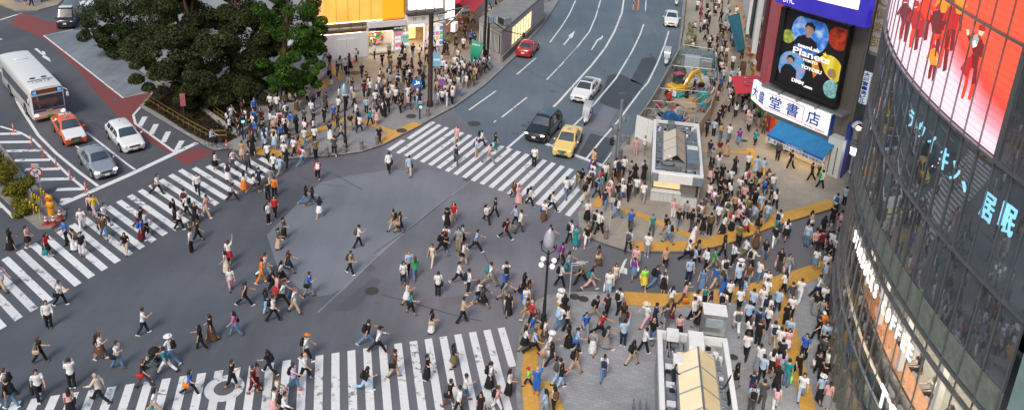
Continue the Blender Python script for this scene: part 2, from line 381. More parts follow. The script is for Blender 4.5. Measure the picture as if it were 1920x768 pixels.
ln([(290, 171), (250, 216), (254, 232), (266, 241), (327, 285)], .2)
for (x0, y0), (x1, y1) in (((272, 219), (262, 237)), ((293, 233), (283, 252)), ((316, 247), (306, 267)), ((341, 264), (331, 283))): ln([(x0, y0), (x1, y1)], .42)
ln([(-10, 372), (26, 408), (34, 401)], .2); ln([(-10, 390), (6, 388)], .2)
ln([(1079, 2), (1067, 28), (1052, 52), (1031, 80)], .16); ln([(1126, 1), (1117, 32), (1105, 60), (1082, 89)], .16); ln([(1082, 89), (1055, 118)], .06)
ln([(1171, -10), (1166, 25), (1152, 60), (1135, 90), (1110, 122), (1080, 155), (1047, 192), (995, 240), (950, 279)], .22)
ln([(1207, 46), (1200, 66), (1185, 97), (1155, 147), (1117, 192), (1092, 220), (1070, 241), (1036, 274)], .17)
ln([(1254, 59), (1246, 85), (1232, 120), (1215, 155), (1200, 172), (1157, 230), (1130, 260), (1100, 297)], .17)
ln([(1212, -8), (1210, 22)], .15); ln([(1005, 109), (969, 140)], .16); ln([(1057, 117), (1025, 150)], .16); ln([(988, 183), (941, 220)], .16); ln([(930, 171), (879, 207)], .16); ln([(930, 226), (926, 230)], .12)
ln([(1024, 270), (1078, 291), (1130, 311)], .4); ln([(1152, 279), (1131, 308)], .1)
struct(lines.build('road_marking', WHITE))
def arrow(pts, name='road_arrow', m=WHITE): struct(MB().sheet(P(pts), .012).build(name, m))
arrow([(1056, 84), (1058, 85), (1070, 71), (1073, 72), (1078, 58), (1065, 68), (1068, 69)])
arrow([(1108, 93.5), (1110, 94.5), (1121, 77), (1126, 74), (1125, 76.5), (1131, 70), (1129.5, 66), (1127.5, 70), (1119, 75)])
arrow([(64, 92), (70, 91), (79, 100), (78, 96), (84, 97), (86, 103), (81, 102.5), (92, 109), (96, 117), (79, 107), (81, 105)])
arrow([(1161, 511), (1176, 514), (1176, 503), (1169, 502), (1176, 484), (1170, 488), (1163, 503)])
b = MB(); g = lambda q: [(p.x, p.y) for p in P(q)]
b.ribbon(g([(1188, 4), (1187, 19), (1196, 20), (1198, -5)]), .18, .012); b.sheet(P([(1185, 8), (1191, 8), (1189, -2)]), .012); struct(b.build('orange_road_arrow', ORP))

# --- yellow tactile paving
tac = MB()
_tz = [KZ + .008]
def tp(pts, w=.6, z=None):
    _tz[0] += .0012; tac.ribbon([(p.x, p.y) for p in P(pts, KZ)], w, _tz[0])
tp([(640, 150), (618, 122)], .55); tp([(596, 166), (618, 150)], .9)
tp([(480, 279), (528, 285), (560, 270), (585, 251), (612, 238), (650, 221), (690, 230), (736, 248)], .6)
tp([(712, 266), (749, 246), (783, 231)], .95); tp([(480, 282), (505, 287), (530, 289)], .9)
tp([(1316, 283), (1412, 287)], .45); tp([(1409, 286), (1424, 345), (1433, 395)], .6); tp([(1400, 283), (1415, 284)], 1.1)
tp([(1130, 366), (1122, 380), (1118, 388)], .6)
tp([(1162, 392), (1205, 405), (1240, 420), (1275, 434), (1316, 451)], .6); tp([(1188, 462), (1290, 461), (1330, 455), (1372, 443), (1445, 415), (1565, 380)], 1.1)
tp([(1172, 559), (1250, 563), (1330, 558), (1405, 547), (1470, 528), (1520, 512), (1560, 498)], 1.3)
tp([(1462, 540), (1472, 580), (1480, 615), (1490, 660), (1502, 710), (1515, 768)], .75); tp([(1460, 596), (1484, 618)], .6)
tp([(1014, 612), (998, 655), (992, 690), (993, 730), (1000, 790)], .75); tp([(1008, 722), (1030, 718), (1045, 765), (1048, 790)], .6)
struct(tac.build('tactile_paving', YEL))
# --- manhole covers
MH = mat('cast_iron', (.10, .095, .09), .6, .6, .3, 20)
for i, (x, y, r, lab) in enumerate(((546, 0, .6, 0), (421, 727, .5, 0), (889, 232, .55, 0), (771, 218, .45, 0), (753, 245, .45, 0), (666, 137, .55, 0), (1094, 560, .3, 0), (1077, 556, .3, 0), (1396, 264, .25, 0), (697, 545, .4, 0), (1375, 669, .25, 0))):
    if y == 0: continue
    p = G(x, y, z_at(G(x, y))); b = MB(); z = p.z + .014
    b.sheet([(p.x + r * math.cos(t * math.pi / 12), p.y + r * math.sin(t * math.pi / 12)) for t in range(24)], z)
    struct(b.build('manhole_cover', MH if y != 727 else A_PATCH))
    if y == 727: struct(MB().ribbon([(p.x + .72 * math.cos(t * math.pi / 12), p.y + .72 * math.sin(t * math.pi / 12)) for t in range(25)], .42, z - .001).build('road_patch_ring', WORN))
b = MB(); g0 = P([(1079, 545), (1089, 541), (1094, 549), (1082, 550)]); b.sheet(g0, .013); struct(b.build('road_drain', MH))

# --- seams, cracks and repaired cuts in the asphalt
sm = MB(); _sz = [.0095]
def seam(pts, w): _sz[0] += .0002; sm.ribbon([(p.x, p.y) for p in P(pts)], w, _sz[0])
for pts, w in (([(604, 318), (640, 334), (679, 356)], .07), ([(716, 552), (790, 572), (850, 590), (905, 602)], .06), ([(880, 300), (960, 318), (1040, 345)], .05), ([(560, 330), (600, 345), (650, 350)], .04), ([(960, 118), (1020, 148), (1068, 170)], .06), ([(170, 228), (190, 240), (206, 246)], .14), ([(196, 214), (210, 222), (226, 232)], .12), ([(700, 475), (780, 420), (846, 366)], .05), ([(905, 470), (940, 540), (945, 590)], .05)): seam(pts, w)
struct(sm.build('asphalt_seam', A_DARK))
sl2 = MB(); _sz = [.0062]
for pts, w in (([(884, 338), (800, 400), (720, 468), (650, 535), (596, 585)], .10),): _sz[0] += .0002; sl2.ribbon([(p.x, p.y) for p in P(pts)], w, _sz[0])
struct(sl2.build('asphalt_joint', asphalt('joint_asphalt', (.235, .25, .275), .3)))
rg_ = random.Random(77); st_ = MB(); _q = .0078
for _ in range(46):
    x, y = rg_.choice([(rg_.uniform(60, 960), rg_.uniform(320, 740)), (rg_.uniform(930, 1230), rg_.uniform(10, 260)), (rg_.uniform(20, 250), rg_.uniform(60, 330))]); p = G(x, y); r0 = rg_.uniform(.08, .4); _q += .00003
    st_.sheet([(p.x + r0 * rg_.uniform(.6, 1.2) * math.cos(t * .57), p.y + r0 * rg_.uniform(.6, 1.2) * math.sin(t * .57)) for t in range(11)], _q)
struct(st_.build('oil_stain', A_PATCH))

sheet('road_patch', [(1103, 243), (1132, 198), (1158, 206), (1134, 248)], .0095, A_LIGHT)
sheet('road_patch', [(395, 352), (470, 330), (500, 342), (432, 372)], .0052, A_PATCH); sheet('road_patch', [(160, 640), (250, 615), (275, 632), (185, 662)], .0052, A_PATCH); sheet('road_patch', [(820, 560), (905, 545), (912, 560), (830, 578)], .0052, A_LANE); sheet('road_patch', [(100, 150), (118, 143), (150, 190), (132, 200)], .0052, A_PATCH)
# ---------------------------------------------------------------- people
CLR = {'white': (.74, .76, .79), 'black': (.018, .018, .021), 'navy': (.02, .03, .075), 'blue': (.03, .14, .5), 'light blue': (.36, .52, .72), 'teal': (.02, .26, .29),
       'green': (.03, .38, .12), 'lime': (.3, .75, .1), 'olive': (.16, .15, .06), 'yellow': (.72, .55, .06), 'orange': (.75, .22, .03), 'red': (.5, .03, .035), 'maroon': (.13, .015, .025),
       'pink': (.68, .4, .42), 'lavender': (.55, .46, .66), 'purple': (.22, .05, .32), 'magenta': (.55, .16, .4), 'brown': (.14, .075, .045), 'beige': (.55, .42, .3), 'tan': (.5, .3, .2), 'grey': (.27, .28, .30),
       'dark grey': (.075, .078, .085), 'denim': (.12, .22, .38), 'cream': (.68, .62, .5), 'khaki': (.33, .28, .19)}
def cloth(c): return mat('fabric_' + c.replace(' ', '_'), CLR[c], .85, var=.18, scale=9, bump=.25, bscale=30, spec=.25)
SKIN = mat('skin', (.56, .33, .23), .55, var=.08, scale=10); EYE = mat('eye', (.015, .012, .012), .3, var=0); LIP = mat('lips', (.4, .13, .11), .5, var=0)
HAIRM = {'black': mat('black_hair', (.012, .010, .010), .5, var=.3, scale=30), 'brown': mat('brown_hair', (.075, .035, .018), .5, var=.3, scale=30),
         'grey': mat('grey_hair', (.4, .4, .4), .6, var=.2, scale=30), 'ginger': mat('ginger_hair', (.25, .09, .03), .5, var=.3, scale=30)}
SHOEM = {'black': mat('black_shoe_leather', (.015, .015, .017), .4, var=.1), 'white': mat('white_shoe_canvas', (.7, .7, .7), .6, var=.1), 'brown': mat('brown_shoe_leather', (.14, .07, .04), .5, var=.1),
         'red': mat('red_shoe_canvas', (.5, .05, .05), .6, var=.1), 'blue': mat('blue_shoe_canvas', (.05, .15, .4), .6, var=.1)}

# pose: (L thigh, L knee, R thigh, R knee), arms: per side (shoulder swing, outward, elbow bend), lean, seated drop
POSES = {
 'stand': ((2, 2, -2, 3), ((4, 8, 12), (-3, 8, 14)), 0),
 'walk': ((24, 6, -20, 14), ((-20, 8, 14), (22, 8, 24)), 4),
 'walkr': ((-20, 14, 24, 6), ((22, 8, 24), (-20, 8, 14)), 4),
 'stride': ((33, 8, -28, 22), ((-30, 10, 20), (32, 10, 38)), 8),
 'strider': ((-28, 22, 33, 8), ((32, 10, 38), (-30, 10, 20)), 8),
 'phone': ((18, 5, -15, 16), ((-10, 8, 12), (38, 4, 95)), 5),
 'phonestand': ((3, 3, -2, 3), ((22, 5, 95), (26, 5, 98)), 4),
 'carry': ((-16, 14, 20, 6), ((8, 12, 6), (22, 8, 70)), 5),
 'armup': ((3, 3, -3, 3), ((2, 8, 12), (158, 14, 12)), -2),
 'armfwd': ((22, 6, -20, 16), ((-16, 8, 14), (74, 10, 14)), 4),
 'run': ((42, 30, -30, 60), ((-34, 12, 70), (40, 12, 80)), 12),
 'stroll': ((13, 4, -11, 14), ((-9, 7, 20), (12, 9, 16)), 2),
 'strollr': ((-11, 14, 13, 4), ((14, 9, 30), (-8, 7, 10)), 3),
 'pause': ((4, 4, -6, 10), ((6, 6, 40), (10, 9, 70)), 1),
 'carryl': ((18, 5, -16, 18), ((20, 8, 80), (-4, 10, 8)), 6),
 'sit': ((86, 84, 84, 88), ((30, 8, 50), (34, 8, 55)), 6),
}
def skel(pose):
    (lt, lk, rt_, rk), arms, lean = POSES[pose]
    S = {}
    hz = .86
    for s, t, k, nm in ((-1, lt, lk, 'l'), (1, rt_, rk, 'r')):
        hip = Vector((s * .085, 0, hz)); a = R(t); kn = hip + Vector((s * .01, math.sin(a), -math.cos(a))) * .40
        a2 = R(t - k); an = kn + Vector((0, math.sin(a2), -math.cos(a2))) * .385
        S['hip' + nm], S['kn' + nm], S['an' + nm], S['fa' + nm] = hip, kn, an, a2
    low = min(S['anl'].z - .075, S['anr'].z - .075)
    off = -low if pose != 'sit' else .43 - hz + .09
    for k in list(S):
        if isinstance(S[k], Vector): S[k] = S[k] + Vector((0, 0, off))
    S['off'] = off; S['lean'] = math.tan(R(lean)); base = hz + off
    def tw(p): return Vector((p[0], p[1] + (p[2] - hz) * S['lean'], p[2] + off))
    S['tw'] = tw
    for s, (sw, ow, el), nm in ((-1, arms[0], 'l'), (1, arms[1], 'r')):
        sh = tw((s * .172, 0, 1.345)); a = R(sw); o = R(ow)
        d = Vector((s * math.sin(o) * abs(math.cos(a)) + s * .02, math.sin(a) * math.cos(o * .3), -math.cos(a) * math.cos(o))).normalized()
        e_ = sh + d * .285; a2 = R(sw + el)
        d2 = Vector((s * math.sin(o) * .3 - s * .12 * math.sin(R(el)), math.sin(a2), -math.cos(a2))).normalized()
        wr = e_ + d2 * .245
        S['sh' + nm], S['el' + nm], S['wr' + nm], S['hd' + nm] = sh, e_, wr, d2
    S['head'] = tw((0, .012, 1.535))
    return S
TORSO = [(.80, .125, .10, 0), (.86, .155, .112, 0), (.94, .150, .105, 0), (1.03, .130, .092, 0), (1.13, .140, .100, .005), (1.24, .160, .106, .005), (1.32, .166, .096, 0), (1.375, .12, .075, -.005), (1.41, .058, .058, 0)]
def torso(b, S, grow, z0, z1, seg=14, mi=0):
    pts = []; rad = []
    for z, rx, ry, y in TORSO:
        if z0 <= z <= z1: pts.append(S['tw']((0, y, z))); rad.append((rx + grow, ry + grow))
    vs = []; n = len(pts)
    for p, (rx, ry) in zip(pts, rad):
        for k in range(seg):
            t = 2 * math.pi * k / seg; vs.append((p.x + rx * math.cos(t), p.y + ry * math.sin(t), p.z))
    fs = [tuple(range(seg - 1, -1, -1)), tuple(range((n - 1) * seg, n * seg))]
    for i in range(n - 1):
        for k in range(seg):
            j = (k + 1) % seg; fs.append((i * seg + k, i * seg + j, i * seg + seg + j, i * seg + seg + k))
    b.add(vs, fs, mi)
def lerp(a, b, t): return a + (b - a) * t
def arm(b, S, nm, g, upto=2., seg=10):
    sh, e_, wr = S['sh' + nm], S['el' + nm], S['wr' + nm]; inn = S['tw']((0, 0, 1.34)); st = lerp(sh, inn, .35)
    pts = [st, sh, lerp(sh, e_, .5)]; rad = [.05 + g, .052 + g, .044 + g]
    if upto >= 1: pts += [e_, lerp(e_, wr, .35)]; rad += [.038 + g, .039 + g]
    elif upto > .5: pts += [lerp(sh, e_, upto)]; rad += [.047 + g]
    if upto >= 2: pts += [wr]; rad += [.027 + g]
    b.tube(pts, rad, seg)
def leg(b, S, nm, g, upto=2., seg=10, flare=0.):
    h, k, a = S['hip' + nm], S['kn' + nm], S['an' + nm]; u = (k - h).normalized()
    pts = [h - u * .02, lerp(h, k, .3), lerp(h, k, .7)]; rad = [.088 + g, .084 + g, .064 + g]
    if upto >= 1: pts += [k, lerp(k, a, .3), lerp(k, a, .6)]; rad += [.054 + g, .056 + g + flare * .4, .045 + g + flare * .7]
    else: pts += [lerp(h, k, .93)]; rad += [.07 + g]
    if upto >= 2: pts += [lerp(k, a, 1.0)]; rad += [.034 + g + flare]
    b.tube(pts, rad, seg)
def foot(b, S, nm, g, mi=0, seg=8):
    a, t = S['an' + nm], S['fa' + nm]; f = Vector((0, math.cos(t), math.sin(t) * .9)); d = Vector((0, math.sin(t), -math.cos(t)))
    heel = a + d * .045 - f * .045
    b.tube([heel - f * .02, heel + f * .05, heel + f * .13, heel + f * .2], [(.03 + g, .03 + g), (.038 + g, .042 + g), (.042 + g, .03 + g), (.028 + g, .018 + g)], seg, mi)
def hand(b, S, nm, seg=6):
    s = -1 if nm == 'l' else 1; w_, d = S['wr' + nm], S['hd' + nm]
    side = Vector((0, 1, 0)); side = (side - d * side.dot(d)).normalized(); nrm = d.cross(side) * s
    b.tube([w_, w_ + d * .04, w_ + d * .085], [(.026, .02), (.036, .016), (.036, .014)], 8)
    for i, (o, ln_) in enumerate(((-.027, .062), (-.009, .076), (.009, .08), (.027, .07))):
        p = w_ + d * .08 + side * o; c = -nrm * .018
        b.tube([p - d * .02, p + d * ln_ * .5, p + d * ln_ * .95 + c * 1.2], [.0095, .0085, .006], seg)
    p = w_ + d * .03 + side * .03
    b.tube([p, p + side * .022 + d * .03, p + side * .026 + d * .062 - nrm * .012], [.011, .01, .007], seg)
def bare(S, lo=False):
    b = MB(); sg = 6 if lo else 12
    torso(b, S, -.006, .80, 1.41, 8 if lo else 14)
    hd = S['head']
    b.tube([S['tw']((0, -.005, 1.36)), hd - Vector((0, .012, .06))], [.056, .05], sg)
    b.ell((hd.x, hd.y, hd.z), (.074, .093, .115), 8 if lo else 14, 5 if lo else 10)
    b.ell((hd.x, hd.y + .03, hd.z - .06), (.05, .052, .052), 8, 5)
    for nm in 'lr':
        arm(b, S, nm, 0, 2, sg); leg(b, S, nm, 0, 2, sg); foot(b, S, nm, 0, 0, 6)
    return b
def remesh(b, name, mats, vox):
    me = b.mesh('tmp', mats); o = bpy.data.objects.new('tmp', me); COL.objects.link(o)
    md = o.modifiers.new('r', 'REMESH'); md.mode = 'VOXEL'; md.voxel_size = vox; md.use_smooth_shade = True
    sm = o.modifiers.new('s', 'SMOOTH'); sm.factor = .5; sm.iterations = 2
    dg = bpy.context.evaluated_depsgraph_get(); r = bpy.data.meshes.new_from_object(o.evaluated_get(dg)); r.name = name
    bpy.data.objects.remove(o); bpy.data.meshes.remove(me)
    r.materials.clear()
    for m in mats: r.materials.append(m)
    return r
def append_mesh(me, b, mi_shift, mats):
    bm = bmesh.new(); bm.from_mesh(me); vs = [bm.verts.new(v) for v in b.v]
    for f, m in zip(b.f, b.m):
        try: fc = bm.faces.new([vs[i] for i in f])
        except ValueError: continue
        fc.material_index = m + mi_shift; fc.smooth = True
    bm.to_mesh(me); bm.free(); me.materials.clear()
    for m in mats: me.materials.append(m)
def garment(S, kind, lo=False):
    b = MB(); sg = 7 if lo else 12; ts = 8 if lo else 16
    if kind in ('tee', 'sleeved', 'tank'):
        torso(b, S, .014, .80, 1.40, ts)
        for nm in 'lr':
            if kind != 'tank': arm(b, S, nm, .013, .72 if kind == 'tee' else 1.999, sg)
        if kind == 'sleeved':
            for nm in 'lr': b.tube([lerp(S['el' + nm], S['wr' + nm], .3), lerp(S['el' + nm], S['wr' + nm], .93)], [.051, .04], sg)
    elif kind in ('t', 's'):
        torso(b, S, .006, .80, .98, ts)
        hp = (S['hipl'] + S['hipr']) / 2
        b.ell((hp.x, hp.y, hp.z - .02), (.158, .116, .1), ts, 6)
        for nm in 'lr': leg(b, S, nm, .014 if kind == 't' else .022, 2 if kind == 't' else 1, sg, .016 if kind == 't' else 0)
    else:
        ln_ = .5 if kind == 'k' else (.66 if kind == 'd' else .82); hp = (S['hipl'] + S['hipr']) / 2
        am = (S['knl'] + S['knr']) / 2 if kind in 'kd' else (S['anl'] + S['anr']) / 2; sp = abs(S['knl'].y - S['knr'].y) / 2
        wz = hp.z + .14; n = 8; vs = []; seg = 10 if lo else 20
        for i in range(n):
            t = i / (n - 1); z = wz - ln_ * t - .0; cy = lerp(hp.y + .14 * S['lean'] * (1 - t), hp.y + (am.y - hp.y) * min(1, max(0, (hp.z - z) / max(.1, hp.z - am.z))), t)
            rx = .142 + .05 * min(1, t * 2) + .06 * t; ry = .104 + .03 * min(1, t * 3) + (sp * .75 + .05) * t
            for k in range(seg):
                a = 2 * math.pi * k / seg; rp = 1 + .05 * t * math.sin(a * 7) * (0 if lo else 1); vs.append((rx * math.cos(a) * rp, cy + ry * math.sin(a) * rp, z))
        fs = [tuple(range(seg)), ]
        for i in range(n - 1):
            for k in range(seg):
                j = (k + 1) % seg; fs.append((i * seg + seg + k, i * seg + seg + j, i * seg + j, i * seg + k))
        fs.append(tuple(range(n * seg - 1, (n - 1) * seg - 1, -1)))
        b.add(vs, fs)
    return b
def hairdo(S, kind, lo=False):
    b = MB(); h = S['head']; sg = 8 if lo else 14; rg = 5 if lo else 9
    if kind == 'thin': b.ell((h.x, h.y - .026, h.z - .004), (.080, .085, .09), sg, rg)
    else:
        b.ell((h.x, h.y - .020, h.z + .022), (.086, .1, .108), sg, rg)
        for s in (-1, 1): b.ell((h.x + s * .07, h.y - .01, h.z - .02), (.018, .05, .07), 8, 5)
    if kind == 'long':
        ly = S['lean']
        b.tube([(h.x, h.y - .06, h.z + .06), (h.x, h.y - .095, h.z - .04), (h.x, h.y - .125 - ly * .1, h.z - .17), (h.x, h.y - .125 - ly * .25, h.z - .30)], [(.07, .04), (.085, .05), (.095, .045), (.07, .025)], sg)
        for s in (-1, 1): b.tube([(h.x + s * .068, h.y + .005, h.z + .03), (h.x + s * .08, h.y - .01, h.z - .08), (h.x + s * .085, h.y - .03, h.z - .2)], [(.022, .045), (.026, .05), (.018, .03)], 8)
    if kind == 'tail': b.tube([(h.x, h.y - .11, h.z + .04), (h.x, h.y - .15, h.z - .02), (h.x, h.y - .145, h.z - .17)], [.03, .035, .012], 8)
    return b
def hatm(S, kind):
    b = MB(); h = S['head']
    if kind == 'cap':
        b.ell((h.x, h.y - .01, h.z + .035), (.094, .106, .1), 16, 8, zmin=-.1)
        b.tube([(h.x, h.y + .06, h.z + .05), (h.x, h.y + .17, h.z + .035)], [(.08, .012), (.055, .008)], 10)
    else:
        b.ell((h.x, h.y, h.z + .05), (.1, .112, .1), 16, 8, zmin=-.1)
        b.tube([(h.x, h.y, h.z + .035), (h.x, h.y, h.z + .05)], [.2, .19], 20)
    return b
BODY_MATS = [SKIN, EYE, LIP]
PR = {}
def proto(pose, key):
    k = (pose, key)
    if k in PR: return PR[k]
    if (pose, 'S') not in PR: PR[(pose, 'S')] = skel(pose)
    S = PR[(pose, 'S')]
    if key == 'body':
        me = remesh(bare(S), 'person', BODY_MATS, .021); x = MB(); h = S['head']
        for nm in 'lr': hand(x, S, nm)
        for s in (-1, 1):
            x.ell((h.x + s * .03, h.y + .083, h.z + .012), (.013, .009, .008), 8, 4, 1); x.ell((h.x + s * .076, h.y - .005, h.z - .005), (.012, .022, .03), 8, 5, 0)
        x.tube([(h.x, h.y + .086, h.z + .01), (h.x, h.y + .105, h.z - .028), (h.x, h.y + .088, h.z - .034)], [.008, .015, .01], 6, 0)
        x.ell((h.x, h.y + .082, h.z - .06), (.022, .009, .006), 8, 4, 2)
        append_mesh(me, x, 0, BODY_MATS)
    elif key in ('tee', 'sleeved', 'tank', 't', 's'): me = remesh(garment(S, key), {'t': 'trousers', 's': 'shorts'}.get(key, 'top'), [SKIN], .021)
    elif key in ('k', 'l', 'd'): me = garment(S, key).mesh('skirt', [SKIN], True, 60)
    elif key in ('shoel', 'shoer'):
        b = MB(); foot(b, S, key[-1], .009, 0, 10)
        me = b.mesh('shoe', [SKIN], True, 60)
    elif key in ('cap', 'hat'): me = hatm(S, key).mesh('hat', [SKIN], True, 50)
    else: me = hairdo(S, key).mesh('hair', [SKIN], True, 60)
    PR[k] = me; return me
def shod(o, pose, m):
    for k in ('shoel', 'shoer'): dress('shoe', proto(pose, k), o, m)
def dress(name, me, parent, m):
    o = link(name, me, parent); o.material_slots[0].link = 'OBJECT'; o.material_slots[0].material = m; return o
# bags
def bag_mesh(kind):
    b = MB()
    if kind == 'bp':
        b.box((0, 0, 0), (.30, .15, .42), bev=.06); b.box((0, -.085, -.08), (.22, .06, .18), bev=.025)
        for s in (-1, 1): b.tube([(s * .09, .07, .2), (s * .1, .12, .24), (s * .11, .28, .17), (s * .12, .27, -.02), (s * .12, .08, -.15)], [(.022, .008)] * 5, 6)
        b.tube([(-.04, .05, .21), (0, .05, .25), (.04, .05, .21)], .01, 6)
    elif kind == 'sb':
        b.box((0, 0, 0), (.12, .34, .25), bev=.04); b.box((0, 0, .06), (.135, .3, .12), bev=.03)
        b.tube([(0, -.15, .1), (-.1, -.05, .45), (-.14, 0, .55), (-.1, .06, .45), (0, .15, .1)], .012, 6)
    elif kind == 'bc':
        b.box((0, 0, -.2), (.1, .4, .3), bev=.03); b.tube([(0, -.08, -.05), (0, -.06, .02), (0, .06, .02), (0, .08, -.05)], .012, 6)
    elif kind == 'tote':
        b.box((0, 0, -.3), (.12, .34, .36), bev=.03, top=.92)
        for s in (-1, 1): b.tube([(s * .04, -.09, -.13), (s * .02, -.04, .02), (s * .02, .04, .02), (s * .04, .09, -.13)], .008, 5)
    return b
BAGM = {k: bag_mesh(k).mesh({'bp': 'backpack', 'sb': 'shoulder_bag', 'bc': 'briefcase', 'tote': 'carrier_bag'}[k], [SKIN], True, 50) for k in ('bp', 'sb', 'bc', 'tote')}
BAGN = {'bp': ('backpack', 'backpack'), 'sb': ('shoulder_bag', 'shoulder bag'), 'bc': ('briefcase', 'briefcase'), 'tote': ('carrier_bag', 'bag')}
DIRS = {'R': (1, 0), 'L': (-1, 0), 'U': (0, -1), 'D': (0, 1), 'UR': (1, -.6), 'UL': (-1, -.6), 'DR': (1, .6), 'DL': (-1, .6)}
BOT = {'t': 'trousers', 's': 'shorts', 'k': 'skirt', 'l': 'long skirt', 'd': 'dress'}
ZONES = [
 ([(0, 480), (420, 275), (470, 262), (562, 300), (400, 400), (240, 485), (100, 575), (0, 645)], 'on the slanting left zebra crossing'),
 ([(0, 745), (440, 680), (960, 600), (978, 690), (980, 860), (0, 860)], 'on the bottom zebra crossing'),
 ([(715, 280), (800, 220), (1120, 320), (1060, 410), (900, 360)], 'on the zebra crossing before the taxi'),
 ([(1085, 470), (1140, 455), (1290, 470), (1345, 456), (1425, 420), (1575, 380), (1600, 500), (1545, 492), (1480, 512), (1400, 540), (1270, 557), (1130, 549), (1040, 552)], 'on the dark lane between yellow strips'),
 ([(1010, 564), (1030, 553), (1240, 553), (1240, 860), (960, 860), (978, 630)], 'on the corner paving by the lamp'),
 ([(1230, 553), (1400, 540), (1480, 512), (1580, 490), (1580, 860), (1230, 860)], 'on the paving below the curved glass'),
 ([(1088, 330), (1190, 252), (1240, 380), (1330, 390), (1345, 460), (1180, 475), (1085, 445)], 'around the subway shelter corner'),
 ([(1300, 200), (1600, 200), (1600, 390), (1425, 425), (1330, 465)], 'on the sidewalk facing the bookshop'),
 ([(420, 150), (800, 150), (800, 230), (640, 290), (540, 298), (430, 280)], 'on the tree plaza pavement'),
 ([(560, 300), (900, 360), (900, 480), (700, 500), (450, 480), (400, 400)], 'on pale asphalt mid crossing'),
 ([(700, 470), (1090, 380), (1090, 470), (1010, 570), (960, 620), (700, 640)], 'on purplish asphalt near the lamp'),
]
def zone(x, y):
    for poly, z in ZONES:
        if inside((x, y), poly): return z
    return 'on the open asphalt' if y > 300 else 'by the roadside'
def parse(line):
    t = line.split(); d = dict(x=float(t[0]), y=float(t[1]), dir=t[2], top=t[3].replace('_', ' '), ex=t[5:])
    bc, bk = t[4].rsplit('/', 1); d['bc'] = bc.replace('_', ' '); d['bk'] = bk
    d['bags'] = [(e.split(':')[0], e.split(':')[1].replace('_', ' ')) for e in d['ex'] if e.split(':')[0] in BAGN]
    return d
